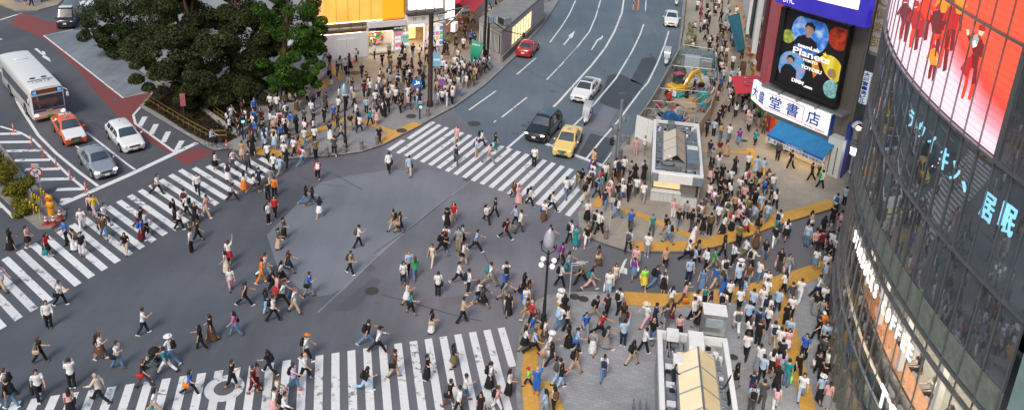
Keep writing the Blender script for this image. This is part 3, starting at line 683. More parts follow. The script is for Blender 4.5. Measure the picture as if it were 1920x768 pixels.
PEOPLE = '''
295 364 R white black/t sb:brown wd
371 363 D white black/t sb:white
405 321 R white black/k L sb:black
428 341 U white light_blue/d L bp:navy
437 317 R white dark_grey/t bp:black
455 300 U tan beige/k sb:black
474 290 U black black/l L
466 319 U dark_grey black/t
437 377 R grey black/t L sb:black
458 358 U white orange/l L
475 361 R white brown/s L sb:black
337 431 R white black/t bp:black ph
328 413 R black black/t bp:black
367 418 D black black/d
352 404 L white black/t bp:black
388 407 R pink beige/t
267 451 R blue maroon/l bp:blue
276 440 R light_blue black/t
265 427 R black maroon/t sb:maroon
359 473 L white black/t cap:black up
371 453 R black black/s
433 544 D white pink/s L shoe:black
425 512 L white cream/l L sb:black
430 494 U white red/k brown up
460 573 R black black/t L wd shoe:white
346 392 U white black/t bp:maroon
21 468 R black black/l L
54 464 R pink black/k L
89 480 R red black/k L tote:teal
125 458 DL blue black/t cap:black
140 470 DL navy white/l L
155 480 D black white/s sb:white
155 431 D white white/t B
178 404 DR yellow lavender/s up
172 402 D pink black/k L
197 421 DR white navy/s sb:black
196 447 DR brown denim/s sb:black
237 474 D black beige/s L sb:light_blue
6 545 R white beige/s bp:black
115 572 R white black/t sb:black fw
93 614 D white black/t
77 679 R black black/t L fw sb:beige
17 742 L white black/t bp:black
22 764 L black denim/t bp:black ph shoe:white
75 747 D white black/t bc:black
136 726 U white black/t ph
134 778 U pink black/l L sb:black
188 752 L cream black/t B wd
186 671 R black dark_grey/k L brown
190 673 R white brown/k bp:black ph
222 690 R white denim/t sb:black ph
270 626 R white navy/t ph wd shoe:white
323 678 L white denim/t bp:black hat:white
313 698 L teal white/t wd
271 724 R black dark_grey/t sb:red
378 655 L black black/t L
397 637 L black brown/l
442 629 L magenta denim/t L sb:black
291 776 R white beige/s L tote:teal
357 740 R blue black/t L sb:orange wd
436 727 R black black/s ph
476 736 R maroon maroon/s
575 676 R white black/s bp:black cap:orange
572 711 R white black/s shoe:blue B
551 731 R lavender denim/s bp:black fw shoe:red
506 700 L black black/t L bp:black wd shoe:white
484 728 L pink maroon/s L
521 757 R cream navy/t L
515 776 R white pink/k
533 784 R white black/t bp:black
689 647 R black denim/t bp:black wd shoe:white
709 660 R white black/t cap:black shoe:red sb:black
685 733 R black light_blue/t L bp:black run
739 706 R brown beige/t ph sb:black
801 712 R black black/l L
850 690 R navy olive/k L
842 762 R black brown/s sb:black
871 751 R white denim/s ph
860 776 R white black/t
918 728 R white black/l bp:black
954 741 R white black/l L
900 784 D black black/l L
931 770 R pink white/s L bp:black
810 624 R black white/l L sb:beige
867 604 R beige black/t ph
738 434 L olive beige/s bp:black
749 436 R black black/k L sb:tan
838 430 D black black/d hat:black sb:white
850 417 D red beige/s bp:black
827 474 R black black/s bp:black shoe:blue wd
836 465 U white black/t bp:maroon
810 497 D cream cream/t L sb:black
766 514 D light_blue black/t ginger
778 524 U green denim/t L shoe:red
756 534 D white navy/s L bp:light_blue
763 570 R white white/k L brown ph
771 588 R teal black/s L brown sb:black
821 554 U white black/t sb:black
866 459 R light_blue black/k L sb:black
859 470 D grey khaki/t sb:black
869 496 R white beige/t sb:black
892 471 R light_blue black/t sb:black
859 531 R white black/s L wd shoe:white
878 551 R white black/s bp:navy
917 536 R white khaki/t bp:teal
895 566 R white denim/s L fw sb:black
904 574 R dark_grey black/k L
948 535 U white blue/s bp:black
946 566 R grey khaki/t bp:navy
953 590 D black black/l L sb:cream
912 419 D white black/t bp:black
927 408 R black black/t wd
948 448 R maroon black/t bp:black wd
504 419 R white black/t bp:black
516 406 D red black/t
533 448 R dark_grey black/l
523 467 R brown beige/l
491 530 R orange orange/t
497 518 R white white/t bp:red
540 510 R brown navy/k L
527 528 R white black/k L sb:black
511 550 R black black/s L bp:black
520 559 R pink red/k L
531 570 R white black/t wd sb:black
553 586 R white beige/t bp:navy ginger
500 587 R navy light_blue/t L
513 601 R white black/t bp:black
580 555 R blue grey/t sb:black ph
672 463 R white black/t bp:brown ph
657 513 R khaki black/t bp:dark_grey
599 407 U navy white/k L
596 338 U red black/s bp:white
573 383 R black denim/t L up
585 386 R black dark_grey/t L brown
515 369 U orange black/t ginger
508 352 U grey cream/t
503 378 U dark_grey black/t bp:black
486 350 U navy black/s sb:white
566 309 UR white denim/t bp:red
592 298 U olive black/t
627 292 U dark_grey black/s shoe:white
513 324 UR white black/t sb:red
525 328 UR light_blue grey/t
538 315 UR black black/t L
502 302 U white black/t
498 284 U light_blue black/t L
515 281 U white light_blue/k L
533 300 U white dark_grey/t
551 292 UR white black/t
560 289 U tan brown/d L
571 272 UR cream denim/t
590 270 U white black/t
619 260 U navy white/l
633 247 R black dark_grey/t L
639 263 R tan black/t sb:black
657 246 D black khaki/k L ginger
674 248 UR white navy/t sb:black
694 235 UR teal black/t sb:black
706 233 U pink pink/k L
711 268 D black black/s bp:grey
729 323 U white black/t sb:black
767 328 U light_blue beige/t sb:black
856 268 D pink beige/t sb:brown
855 306 U grey dark_grey/t bp:navy
893 295 R white beige/t bp:blue
902 275 R white black/t bp:black wd
928 282 R black teal/t L
917 306 R pink grey/t wd
1001 312 D white black/t sb:black
1111 315 UR beige purple/t sb:orange
1191 292 D pink pink/t
1061 371 U white denim/t sb:black
1081 356 UR olive grey/t
1090 352 UR black khaki/t bp:black
1096 377 UR black beige/t bp:black L
1033 396 R white black/t bp:black wd
993 386 R white black/t bp:black L
972 380 D pink pink/l L
962 375 D brown dark_grey/t L
1169 328 U white black/t sb:black
1181 336 U grey black/t
1189 342 U black black/d L
1192 367 U white dark_grey/t sb:black
1177 376 U black black/t
1166 376 D white denim/t L
1156 377 D black dark_grey/t sb:blue
1140 378 D pink beige/s L
1132 391 U navy denim/t sb:black
1119 372 R blue navy/t bp:black
1147 352 R brown black/t
1159 342 U navy brown/s L
1127 362 R teal grey/t
1100 414 D white black/l
1115 433 UR white black/t bp:black
1123 438 UR white black/t sb:black
1019 414 D white brown/l sb:blue
966 423 L light_blue black/t
974 436 R white dark_grey/t
1028 462 R navy black/t
1068 456 UR white black/t bp:black
1078 465 D teal teal/d
1100 460 D black white/s sb:cream
1052 497 R purple black/t bp:purple
1064 508 R light_blue denim/t L tote:teal
1050 537 R white black/t bp:black
1090 533 L olive black/t hat:khaki sb:black wd
1106 542 R grey pink/s L bp:teal wd shoe:white
1121 499 R brown black/d L sb:beige
1140 552 D white light_blue/s tote:white shoe:white
1152 534 D cream white/t L
980 552 R black black/d L
990 566 R brown tan/k L
985 578 D white light_blue/k L sb:blue
1049 591 U white yellow/s hat:white sb:yellow
1057 596 U black black/d L
1115 598 R black khaki/s bp:black shoe:white
1137 594 U maroon black/t L bp:black
1158 586 UR white black/t bp:black
1181 432 D blue dark_grey/t ph
1177 471 UR light_blue black/t bp:dark_grey
1157 409 R white denim/t bp:black
1221 438 D teal dark_grey/t L
1246 442 L black khaki/t bp:black
1252 456 L light_blue denim/s bp:black
1212 480 U white grey/t
1246 503 U tan black/s L ginger
1206 541 D lime yellow/k L sb:yellow
1190 505 D pink grey/t tote:white
1187 524 U purple denim/k L sb:white
1227 540 R navy denim/t bp:black tote:white
1242 552 U white black/k L bp:black
1256 576 R white olive/t L wd
1281 569 R pink dark_grey/t tote:orange L
1290 529 D light_blue navy/t bp:blue
1298 456 R white white/l L
1287 489 R white black/t sb:black
1306 490 R grey black/t L sb:black
1299 505 R light_blue black/t bp:black
1322 506 L white black/t L sb:white
1336 506 R green khaki/t
1338 540 R blue beige/t
1315 545 D denim denim/d L
1318 576 D teal black/l L tote:white
1355 480 R navy black/t L
1372 498 R white black/t sb:black
1395 485 R white olive/s wd
1383 462 U olive black/t
1416 467 D brown brown/d L
1406 505 UR white black/t bp:black
1432 488 D black denim/t L
1356 523 U white khaki/t bp:black
1384 528 U white black/t hat:white
1382 540 U light_blue black/t
1401 535 D brown grey/t L
1420 532 UR white denim/t ginger
1316 438 D black black/d bp:black
1329 440 U dark_grey black/t bp:brown
1354 438 R white black/l L
1295 433 R black dark_grey/t bp:black
1345 420 U white dark_grey/t
1380 426 R pink black/t wd
1396 440 R white black/t L sb:red
1411 418 R light_blue denim/t wd
1420 432 R black black/k L
1261 411 D pink white/s
1354 557 U blue blue/l L
1365 568 D white black/t L sb:black
1392 567 R light_blue denim/t bp:navy
1384 584 U white black/t
1407 588 U light_blue black/t
1434 565 U white black/t
1352 590 U white black/t bp:black
1302 592 U white navy/t
1328 590 R navy denim/t L sb:white
983 656 R white black/k L sb:black
999 663 R light_blue black/t sb:black
996 634 R blue denim/t
997 608 L red black/s B
988 602 L brown tan/s L
990 725 L lime navy/s ch cap:red
1005 738 U blue blue/s up B shoe:red
1020 643 R white dark_grey/k bp:black
1028 668 R white white/s hat:white tote:white
1035 686 L black black/t L tote:tan
1048 620 UR white denim/t bp:light_blue
1062 618 R white black/t bp:black L
1065 651 L black black/l L
1080 658 R light_blue black/t L sb:blue
1096 628 D blue grey/s bp:black
1125 631 R red black/t cap:black sb:black
1110 663 D grey white/l L sb:black
1135 654 R grey denim/d L bp:black
1167 647 U light_blue navy/t up shoe:white
1184 683 UR black beige/t L bp:black
1130 711 U white denim/t L bp:navy
1077 698 R brown beige/s L bp:black
1046 722 R grey light_blue/t bp:dark_grey
1050 728 R black light_blue/s L ph
1038 770 U white black/t bp:brown L
1022 778 L light_blue grey/t L
1167 611 U black dark_grey/k L sb:maroon
1211 612 DL white pink/t hat:cream
1225 614 R navy black/t ph
1222 643 D black denim/s B
1206 661 R white black/t
1247 618 U dark_grey grey/t
1257 610 R brown grey/t L sb:maroon
1271 634 D pink black/k L
1299 603 UL white black/t sb:black
1308 617 L black black/k L
1379 623 U white white/s bp:dark_grey
1400 612 U light_blue black/t
1418 626 U blue navy/t bp:black
1419 647 U black black/t
1402 640 U white black/k L
1397 671 U white black/t
1420 693 U white grey/l
1426 713 U light_blue black/t
1426 763 U dark_grey dark_grey/t
1407 772 U light_blue dark_grey/t bp:black
1408 735 U navy purple/s ch
1376 726 R black grey/l L sb:black
1505 674 D blue black/t bp:navy
1493 708 D black black/t
1500 748 D white light_blue/t
1458 660 U white beige/s
1473 662 D pink white/k L sb:red
1461 682 U navy black/t bp:black
1472 722 U teal denim/t tote:lime
1462 706 U lavender grey/k L
1454 733 U black black/d L
1451 770 U lavender white/s L bp:pink
1444 702 U white black/k L sb:red
1447 650 U white beige/t bp:navy
1536 630 D orange black/t cap:white
1532 636 L black black/t cap:navy
1543 654 D light_blue black/t
1530 706 D black black/t L sb:white
1540 678 D dark_grey black/t sb:white
1536 752 U light_blue black/l L hat:white
1548 764 U pink grey/l shoe:white
1457 433 UR white teal/t bp:navy
1472 448 U white black/k L sb:navy
1451 461 U black white/t
1511 461 D light_blue denim/t bp:white
1517 432 R tan black/k L sb:white
1542 441 R black black/t L bp:black
1526 469 D pink black/t
1555 471 U white black/t
1566 485 D white black/t
1527 505 U white denim/k tote:yellow
1545 518 D white grey/t
1460 508 D black dark_grey/t L tote:pink
1475 515 D grey light_blue/t L tote:pink
1497 565 UR white white/t
1481 573 U dark_grey grey/t
1455 586 U light_blue navy/t
1530 559 R white black/t sb:navy
1542 580 D white black/t ph
1557 584 D grey black/t
1537 472 U maroon black/t
1572 436 U black pink/s bp:pink
1558 425 U black black/t
1447 360 D white denim/t bp:black
1452 390 U white black/t L
1537 354 R white black/t bp:green
1520 339 L black black/t
1534 328 U white black/t
1481 318 L black black/t sb:white
1457 300 D dark_grey black/t
1582 386 U light_blue black/t
1565 398 U white black/t bp:blue
1337 256 U light_blue black/t sb:black
1324 255 U navy black/t
1349 263 U olive denim/t bp:tan
1365 264 U white denim/t tote:white
1384 272 U purple denim/k bp:purple
1402 249 D grey black/s
1414 275 U teal black/s
1329 296 U navy grey/t
1347 296 D maroon khaki/k L
1360 294 R tan tan/d L
1334 311 U grey black/t sb:beige
1346 319 U white grey/k L
1330 338 U brown pink/k L
1341 349 U black black/t
1376 327 U black black/l sb:pink L
1368 351 U white black/t
1401 321 D white black/s
1416 327 U light_blue light_blue/d
1429 330 U light_blue yellow/s sb:white
1327 378 UR white black/t sb:black
1336 390 U magenta black/t bp:white
1356 381 D black khaki/t
1207 287 D white grey/t
1205 378 U white grey/t cap:grey
1206 342 U black black/d L
1205 334 U light_blue black/t
1368 372 U white black/t L
1385 366 D white grey/k L sb:pink
1393 383 D pink black/t
1404 372 U black navy/t
1412 390 U navy black/t bp:black
1420 352 D black white/t L
1431 370 U navy denim/t bp:blue
1376 398 D tan black/t L
1362 410 U white khaki/t bp:dark_grey
1401 408 U olive black/t
1343 398 U dark_grey denim/t sb:white
1386 404 U white black/k L sb:black
1437 408 R grey denim/t bp:black
1442 388 R black khaki/s
1424 398 D light_blue beige/t
1318 402 R dark_grey tan/t
1309 418 UR white navy/t bp:brown
1284 414 UR grey black/t
1270 428 D black denim/t L
'''
# ---------------------------------------------------------------- set the people down
folk = [parse(l) for l in PEOPLE.strip().split('\n')]
for i, d in enumerate(folk):
    near = min(math.hypot(d['x'] - e['x'], d['y'] - e['y']) for j, e in enumerate(folk) if j != i)
    d['score'] = d['y'] + (150 if near > 22 else 0); d['n'] = i
ranked = sorted(folk, key=lambda d: -d['score']); chosen = sorted(ranked[:300], key=lambda d: d['n']); rest = ranked[300:]
HC = {'L': 'long', 'B': 'thin'}
def describe(d):
    bt = BOT[d['bk']]
    if d['bk'] == 'd' or (d['top'] == d['bc'] and d['bk'] == 'l'): s = f"{d['top']} " + ('dress' if d['bk'] == 'd' else 'outfit with long skirt')
    else: s = f"{d['top']} top and {d['bc']} {bt}"
    return 'person in ' + s
def extra(d):
    o = []
    for e in d['ex']:
        k, _, c = e.partition(':'); c = c.replace('_', ' ')
        if k == 'cap': o.append(f'{c} cap')
        elif k == 'hat': o.append(f'{c} sun hat')
        elif k == 'up': o.append('arm raised')
        elif k == 'fw': o.append('arm held out')
        elif k == 'ph': o.append('phone raised')
        elif k == 'wd': o.append('long stride')
        elif k == 'B': o.append('thin hair')
        elif k in ('ginger', 'brown'): o.append(f'{k} hair')
        elif k == 'L': o.append('long hair')
        elif k == 'shoe': o.append(f'{c} shoes')
    for k, c in d['bags']: o.append(f'{c} {BAGN[k][1]}')
    return o
def wc(s): return len(s.split())
from collections import Counter
for d in chosen: d['base'] = describe(d); d['ext'] = extra(d); d['zone'] = zone(d['x'], d['y'])
bc_ = Counter(d['base'] for d in chosen)
gp = {d['n']: G(d['x'], d['y']) for d in chosen}
used = set()
def rel(d, e):
    dx, dy = e['x'] - d['x'], e['y'] - d['y']
    return 'beside' if abs(dx) > abs(dy) * 1.3 else ('in front of' if dy < 0 else 'behind')
order = sorted(chosen, key=lambda d: (bc_[d['base']], d['n']))
for d in order:
    cand = []
    if bc_[d['base']] == 1: cand.append(d['base'] + ' ' + d['zone'])
    for x in d['ext']: cand.append(f"{d['base']}, {x}, {d['zone']}")
    if len(d['ext']) > 1: cand.append(f"{d['base']}, {d['ext'][0]}, {d['ext'][1]}, {d['zone']}")
    cand.append(d['base'] + ' ' + d['zone'])
    nb = sorted((e for e in chosen if e is not d), key=lambda e: (gp[e['n']] - gp[d['n']]).length)
    key = (d['base'], tuple(d['ext']), d['zone'])
    lab = None
    same = [e for e in chosen if e is not d and e['base'] == d['base'] and e['zone'] == d['zone']]
    for c in cand:                                   # true of this one only?
        tail = c[len(d['base']):]
        clash = [e for e in same if not any(x in tail for x in d['ext']) or all(x in e['ext'] for x in d['ext'] if x in tail)]
        if not clash and wc(c) <= 16 and c not in used: lab = c; break
    if lab is None:
        for e in nb[:14]:
            if bc_[e['base']] > 1 and not e['ext']: continue
            nm = e['base'].replace('person in ', ''); nm = nm if bc_[e['base']] == 1 else nm + ', ' + e['ext'][-1]
            if bc_[e['base']] > 1 and sum(1 for q in chosen if q['base'] == e['base'] and e['ext'][-1] in q['ext']) > 1: continue
            c = f"{d['base']} {rel(d, e)} {nm}"
            if wc(c) > 16: c = c.replace(' and ', ', ')
            if wc(c) <= 16 and c not in used: lab = c; break
    if lab is None: lab = d['base'] + ' ' + d['zone']
    k = 2
    d['label'] = lab; used.add(lab)
OFFS = {}
def place_person(d):
    r = random.Random(d['n'] * 7 + 3); ex = d['ex']; keys = [e.split(':')[0] for e in ex]; opt = dict(e.split(':') for e in ex if ':' in e)
    g0 = G(d['x'], d['y']); z = z_at(g0); p = G(d['x'], d['y'], z)
    dx, dy = DIRS[d['dir']]; a = heading(d['x'], d['y'], dx * 8, dy * 8, z) + r.uniform(-.35, .35)
    standing = d['dir'] in 'UD' and r.random() < .25
    pose = ('armup' if 'up' in keys else 'armfwd' if 'fw' in keys else 'run' if 'run' in keys else ('phonestand' if standing else 'phone') if 'ph' in keys
            else r.choice(['stride', 'strider']) if 'wd' in keys else 'stand' if standing else r.choice(['walk', 'walkr', 'stroll', 'strollr', 'pause', 'carry', 'carryl', 'stride', 'strider']))
    female = 'L' in keys or d['bk'] in 'kld'
    sc = (r.uniform(.93, 1.0) if female else r.uniform(.99, 1.07)) * (.72 if 'ch' in keys else 1)
    o = link('person', proto(pose, 'body')); tag(o, d['label'], 'person', 'people at the scramble crossing')
    o.location = p; o.rotation_euler = (0, 0, a); o.scale = (sc * (.94 if female else 1.03), sc, sc)
    sleeve = 'tank' if (female and r.random() < .2 and d['bk'] != 'd') else 'sleeved' if (d['top'] in ('cream', 'grey', 'dark grey') and r.random() < .4) or (d['top'] == 'white' and d['bk'] == 't' and d['bc'] == 'black' and r.random() < .35) else 'tee'
    dress('top', proto(pose, sleeve), o, cloth(d['top']))
    dress({'t': 'trousers', 's': 'shorts'}.get(d['bk'], 'skirt'), proto(pose, d['bk']), o, cloth(d['bc'] if d['bk'] != 'd' else d['top']))
    hc = 'brown' if 'brown' in keys else 'ginger' if 'ginger' in keys else 'grey' if 'B' in keys else ('brown' if r.random() < .18 else 'black')
    hk = 'long' if 'L' in keys and r.random() < .8 else 'tail' if 'L' in keys else 'thin' if 'B' in keys else ('tail' if female else 'short')
    dress('hair', proto(pose, hk), o, HAIRM[hc])
    for h in ('cap', 'hat'):
        if h in opt: dress('hat', proto(pose, h), o, cloth(opt[h].replace('_', ' ')))
    shod(o, pose, SHOEM[opt.get('shoe', r.choice(['black', 'black', 'white', 'brown']))])
    S = PR[(pose, 'S')]
    for k, c in d['bags']:
        if k == 'bp': q = S['tw']((0, -.185, 1.16)); rot = Matrix.Rotation(-math.atan(S['lean']), 4, 'X')
        elif k == 'sb': q = S['tw']((.235, -.05, .86)); rot = Matrix.Identity(4)
        else: q = S['wrr'] + S['hdr'] * .06; q.x += .02; rot = Matrix.Identity(4)
        if k == 'sb': pass
        b = link(BAGN[k][0], BAGM[k]); b.material_slots[0].link = 'OBJECT'; b.material_slots[0].material = cloth(c)
        b.matrix_world = Matrix.Translation(p) @ Matrix.Rotation(a, 4, 'Z') @ Matrix.Diagonal((sc, sc, sc, 1)) @ Matrix.Translation(q) @ rot
        w_ = d['label'].replace('person in ', '', 1)
        lb = f"{c} {BAGN[k][1]} {'worn' if k in ('bp', 'sb') else 'held'} by {w_}"
        for cut in (f", {c} {BAGN[k][1]}", ):
            if wc(lb) > 16: lb = lb.replace(cut, '')
        if wc(lb) > 16: lb = lb.replace(' worn by', ' on').replace(' held by', ' of')
        if wc(lb) > 16: lb = lb.replace(' and ', ', ')
        if wc(lb) > 16: lb = ' '.join(lb.split()[:16])
        tag(b, lb, 'bag', 'bags carried across the crossing')
for d in chosen: place_person(d)

# ---------------------------------------------------------------- the far crowd, one mass
crowd = MB(); CM = []
def cmi(m):
    if m not in CM: CM.append(m)
    return CM.index(m)
LO = {}
def lo(pose, key):
    if (pose, key) not in LO:
        S = PR.get((pose, 'S')) or PR.setdefault((pose, 'S'), skel(pose))
        LO[(pose, key)] = bare(S, True) if key == 'body' else hairdo(S, key, True) if key in ('short', 'long') else garment(S, key, True)
    return LO[(pose, key)]
bag_lo = MB().box((0, -.19, 1.16), (.3, .16, .42), bev=.05)
def crowd_person(p, a, pose, top, bot, bk, hair, bag, sc, hm='black'):
    ca, sa = math.cos(a) * sc, math.sin(a) * sc
    parts = [(lo(pose, 'body'), SKIN), (lo(pose, 'tee'), cloth(top)), (lo(pose, bk), cloth(bot)), (lo(pose, hair), HAIRM[hm])]
    if bag: parts.append((bag_lo, cloth(bag)))
    for b, m in parts:
        i = cmi(m); crowd.add([(p.x + x * ca - y * sa, p.y + x * sa + y * ca, p.z + z * sc) for x, y, z in b.v], b.f, i)
for d in rest:
    g0 = G(d['x'], d['y']); z = z_at(g0); r = random.Random(d['n']); dx, dy = DIRS[d['dir']]
    crowd_person(G(d['x'], d['y'], z), heading(d['x'], d['y'], dx * 8, dy * 8, z) + r.uniform(-.4, .4), r.choice(['walk', 'walkr', 'stand', 'stride']), d['top'], d['bc'] if d['bk'] != 'd' else d['top'],
                 d['bk'], 'long' if 'L' in d['ex'] else 'short', d['bags'][0][1] if d['bags'] and d['bags'][0][0] == 'bp' else None, .98)
TOPS = ['white'] * 11 + ['black'] * 10 + ['light blue'] * 3 + ['grey'] * 3 + ['navy', 'dark grey', 'dark grey', 'pink', 'beige', 'blue', 'maroon', 'olive', 'brown', 'white', 'white', 'black']
BOTS = ['black'] * 8 + ['navy', 'dark grey', 'dark grey', 'black', 'denim', 'denim', 'khaki', 'white', 'grey', 'brown']
FILL = [  # area of the photograph, how many, spacing, who faces where
 ([(425, 172), (520, 188), (600, 196), (690, 180), (690, 250), (610, 268), (560, 300), (470, 285), (430, 262)], 58, .85, None),
 ([(455, 232), (540, 240), (540, 290), (470, 282)], 14, .7, None),
 ([(690, 160), (800, 135), (790, 205), (700, 225)], 46, .7, None),
 ([(600, 112), (690, 102), (690, 170), (615, 190)], 14, .9, None),
 ([(815, 150), (905, 118), (925, 130), (850, 196), (812, 212)], 60, .5, 'L'),
 ([(700, 108), (830, 96), (905, 30), (945, 10), (925, 60), (880, 110), (800, 140), (720, 150)], 44, .85, None),
 ([(940, -8), (985, -10), (945, 40), (905, 60)], 14, .8, None),
 ([(1300, -14), (1372, -14), (1385, 60), (1395, 140), (1405, 215), (1345, 240), (1335, 130), (1308, 60)], 84, .75, None),
 ([(1385, 175), (1425, 200), (1440, 250), (1400, 262)], 10, .8, None),
 ([(1340, 340), (1440, 350), (1440, 420), (1345, 445)], 26, .7, None),
 ([(1350, 560), (1480, 545), (1490, 640), (1440, 660), (1390, 600)], 8, .8, None),
 ([(1520, 440), (1580, 420), (1570, 520), (1530, 540)], 7, .7, None),
 ([(1525, 590), (1550, 590), (1556, 700), (1540, 740), (1528, 680)], 9, .55, None),
 ([(1088, 345), (1160, 330), (1190, 370), (1120, 400)], 9, .7, None),
 ([(25, 14), (60, 14), (60, 5), (30, 2)], 3, 1., None),
 ([(1010, 25), (1040, -5), (1030, -10), (1005, 15)], 3, 1, None),
]
BLOCK = []
def fill():
    pts = [G(d['x'], d['y'], 0) for d in folk]
    for poly, n, gap, face in FILL:
        xs = [q[0] for q in poly]; ys = [q[1] for q in poly]; k = t = 0
        while k < n and t < n * 40:
            t += 1; x, y = rnd.uniform(min(xs), max(xs)), rnd.uniform(min(ys), max(ys))
            if not inside((x, y), poly): continue
            q = G(x, y, 0)
            if any((q - e).length < gap for e in pts): continue
            pts.append(q); k += 1; z = z_at(q); a = rnd.uniform(0, 6.28)
            if face == 'L': a = heading(x, y, -8, 2) + rnd.uniform(-.8, .8)
            fem = rnd.random() < .45; bk = rnd.choice(['t', 'k', 'l', 's']) if fem else rnd.choice(['t', 't', 't', 's'])
            crowd_person(G(x, y, z), a, rnd.choice(['walk', 'walkr', 'stand', 'pause', 'stroll', 'strollr']), rnd.choice(TOPS), rnd.choice(BOTS), bk, 'long' if fem and rnd.random() < .7 else 'short',
                         rnd.choice(['black', 'black', 'navy', 'dark grey', 'red', 'beige']) if rnd.random() < .3 else None, rnd.uniform(.93, 1.06), 'brown' if rnd.random() < .15 else 'black')
fill()
co = crowd.build('crowd', CM, smooth=True, sharp=70); tag(co, 'dense crowd of pedestrians waiting and strolling on the far pavements', 'crowd'); co['kind'] = 'stuff'
# ---------------------------------------------------------------- vehicles (built facing +Y, origin on the road under the middle)
TYRE = mat('tyre_rubber', (.018, .018, .018), .85, var=.1); RIM = mat('alloy_rim', (.45, .46, .47), .3, .8, .05); DRIM = mat('steel_rim', (.12, .12, .13), .4, .6, .05)
CGLASS = mat('car_window_glass', (.03, .05, .066), .03, var=0, spec=1.0, coat=1.0); TRIM = mat('black_plastic_trim', (.02, .02, .022), .5, var=.1)
CHROME = mat('chrome_trim', (.6, .6, .62), .15, .95, 0); HEADL = mat('headlamp_lens', (.65, .68, .7), .08, var=0, coat=1); HEADON = emit('lit_headlamp', (1, .9, .72), 4)
TAILL = mat('tail_lamp_lens', (.4, .015, .015), .15, var=0, coat=1); PLATE = mat('number_plate', (.75, .76, .72), .5, var=0); PLATEG = mat('green_number_plate', (.05, .25, .1), .5, var=0); AMBER = mat('amber_lens', (.7, .25, .02), .2, var=0)
def paint(n, c, r=.25, metal=0.): return mat(n, c, r, metal, .03, 2, coat=.8)
def interp(st, t):
    for a, b in zip(st, st[1:]):
        if t <= b[0]:
            k = (t - a[0]) / max(1e-6, b[0] - a[0]); return [x + (y - x) * k for x, y in zip(a, b)]
    return list(st[-1])
# t, top height, top half-width, shoulder height, shoulder half-width, sill height
SEDAN = [(0, .52, .52, .47, .60, .30), (.018, .66, .70, .56, .80, .20), (.06, .76, .78, .67, .92, .18), (.19, .86, .82, .77, .985, .18), (.275, .945, .82, .86, 1, .18), (.43, 1.40, .66, .91, 1, .18), (.5, 1.45, .68, .92, 1, .18), (.6, 1.455, .68, .93, 1, .18),
         (.70, 1.39, .66, .94, 1, .18), (.84, 1.07, .76, .95, .98, .18), (.955, 1.03, .78, .93, .93, .2), (.985, .92, .74, .82, .86, .25), (1, .74, .62, .64, .74, .32)]
BOXY = [(0, .60, .80, .50, .86, .25), (.015, .78, .84, .62, .92, .2), (.08, .84, .86, .74, .97, .2), (.21, .92, .87, .82, 1, .2), (.285, .97, .86, .87, 1, .2), (.41, 1.44, .70, .91, 1, .2), (.5, 1.50, .72, .92, 1, .2), (.62, 1.50, .72, .92, 1, .2),
        (.70, 1.45, .70, .92, 1, .2), (.79, 1.06, .80, .93, 1, .2), (.965, 1.02, .84, .92, .97, .2), (.99, .94, .82, .8, .94, .25), (1, .66, .78, .56, .88, .3)]
WAGON = [(0, .52, .52, .47, .60, .30), (.018, .66, .70, .56, .80, .20), (.06, .76, .78, .67, .92, .18), (.2, .86, .82, .77, .985, .18), (.29, .94, .82, .86, 1, .18), (.43, 1.39, .66, .91, 1, .18), (.5, 1.44, .68, .92, 1, .18), (.8, 1.43, .67, .95, 1, .18),
         (.87, 1.38, .66, .96, .98, .18), (.965, 1.02, .76, .95, .94, .2), (.99, .92, .74, .82, .88, .25), (1, .74, .62, .64, .76, .32)]
SUV = [(0, .70, .62, .60, .72, .34), (.018, .88, .76, .74, .88, .28), (.06, 1.0, .84, .86, .96, .26), (.2, 1.10, .86, .97, 1, .26), (.28, 1.16, .84, 1.05, 1, .26), (.40, 1.70, .70, 1.08, 1, .26), (.48, 1.78, .72, 1.09, 1, .26), (.84, 1.76, .72, 1.10, 1, .26),
       (.90, 1.70, .70, 1.11, .99, .26), (.975, 1.16, .78, 1.08, .95, .28), (.992, 1.0, .78, .88, .9, .32), (1, .76, .7, .64, .82, .4)]
VAN = [(0, .80, .80, .60, .86, .3), (.015, 1.0, .84, .80, .94, .25), (.05, 1.12, .86, 1.0, .98, .24), (.10, 1.22, .86, 1.08, 1, .24), (.22, 2.0, .82, 1.12, 1, .24), (.3, 2.08, .84, 1.12, 1, .24), (.95, 2.08, .84, 1.12, 1, .24), (.985, 1.98, .82, 1.12, .98, .26), (1, 1.2, .84, 1.0, .94, .32)]
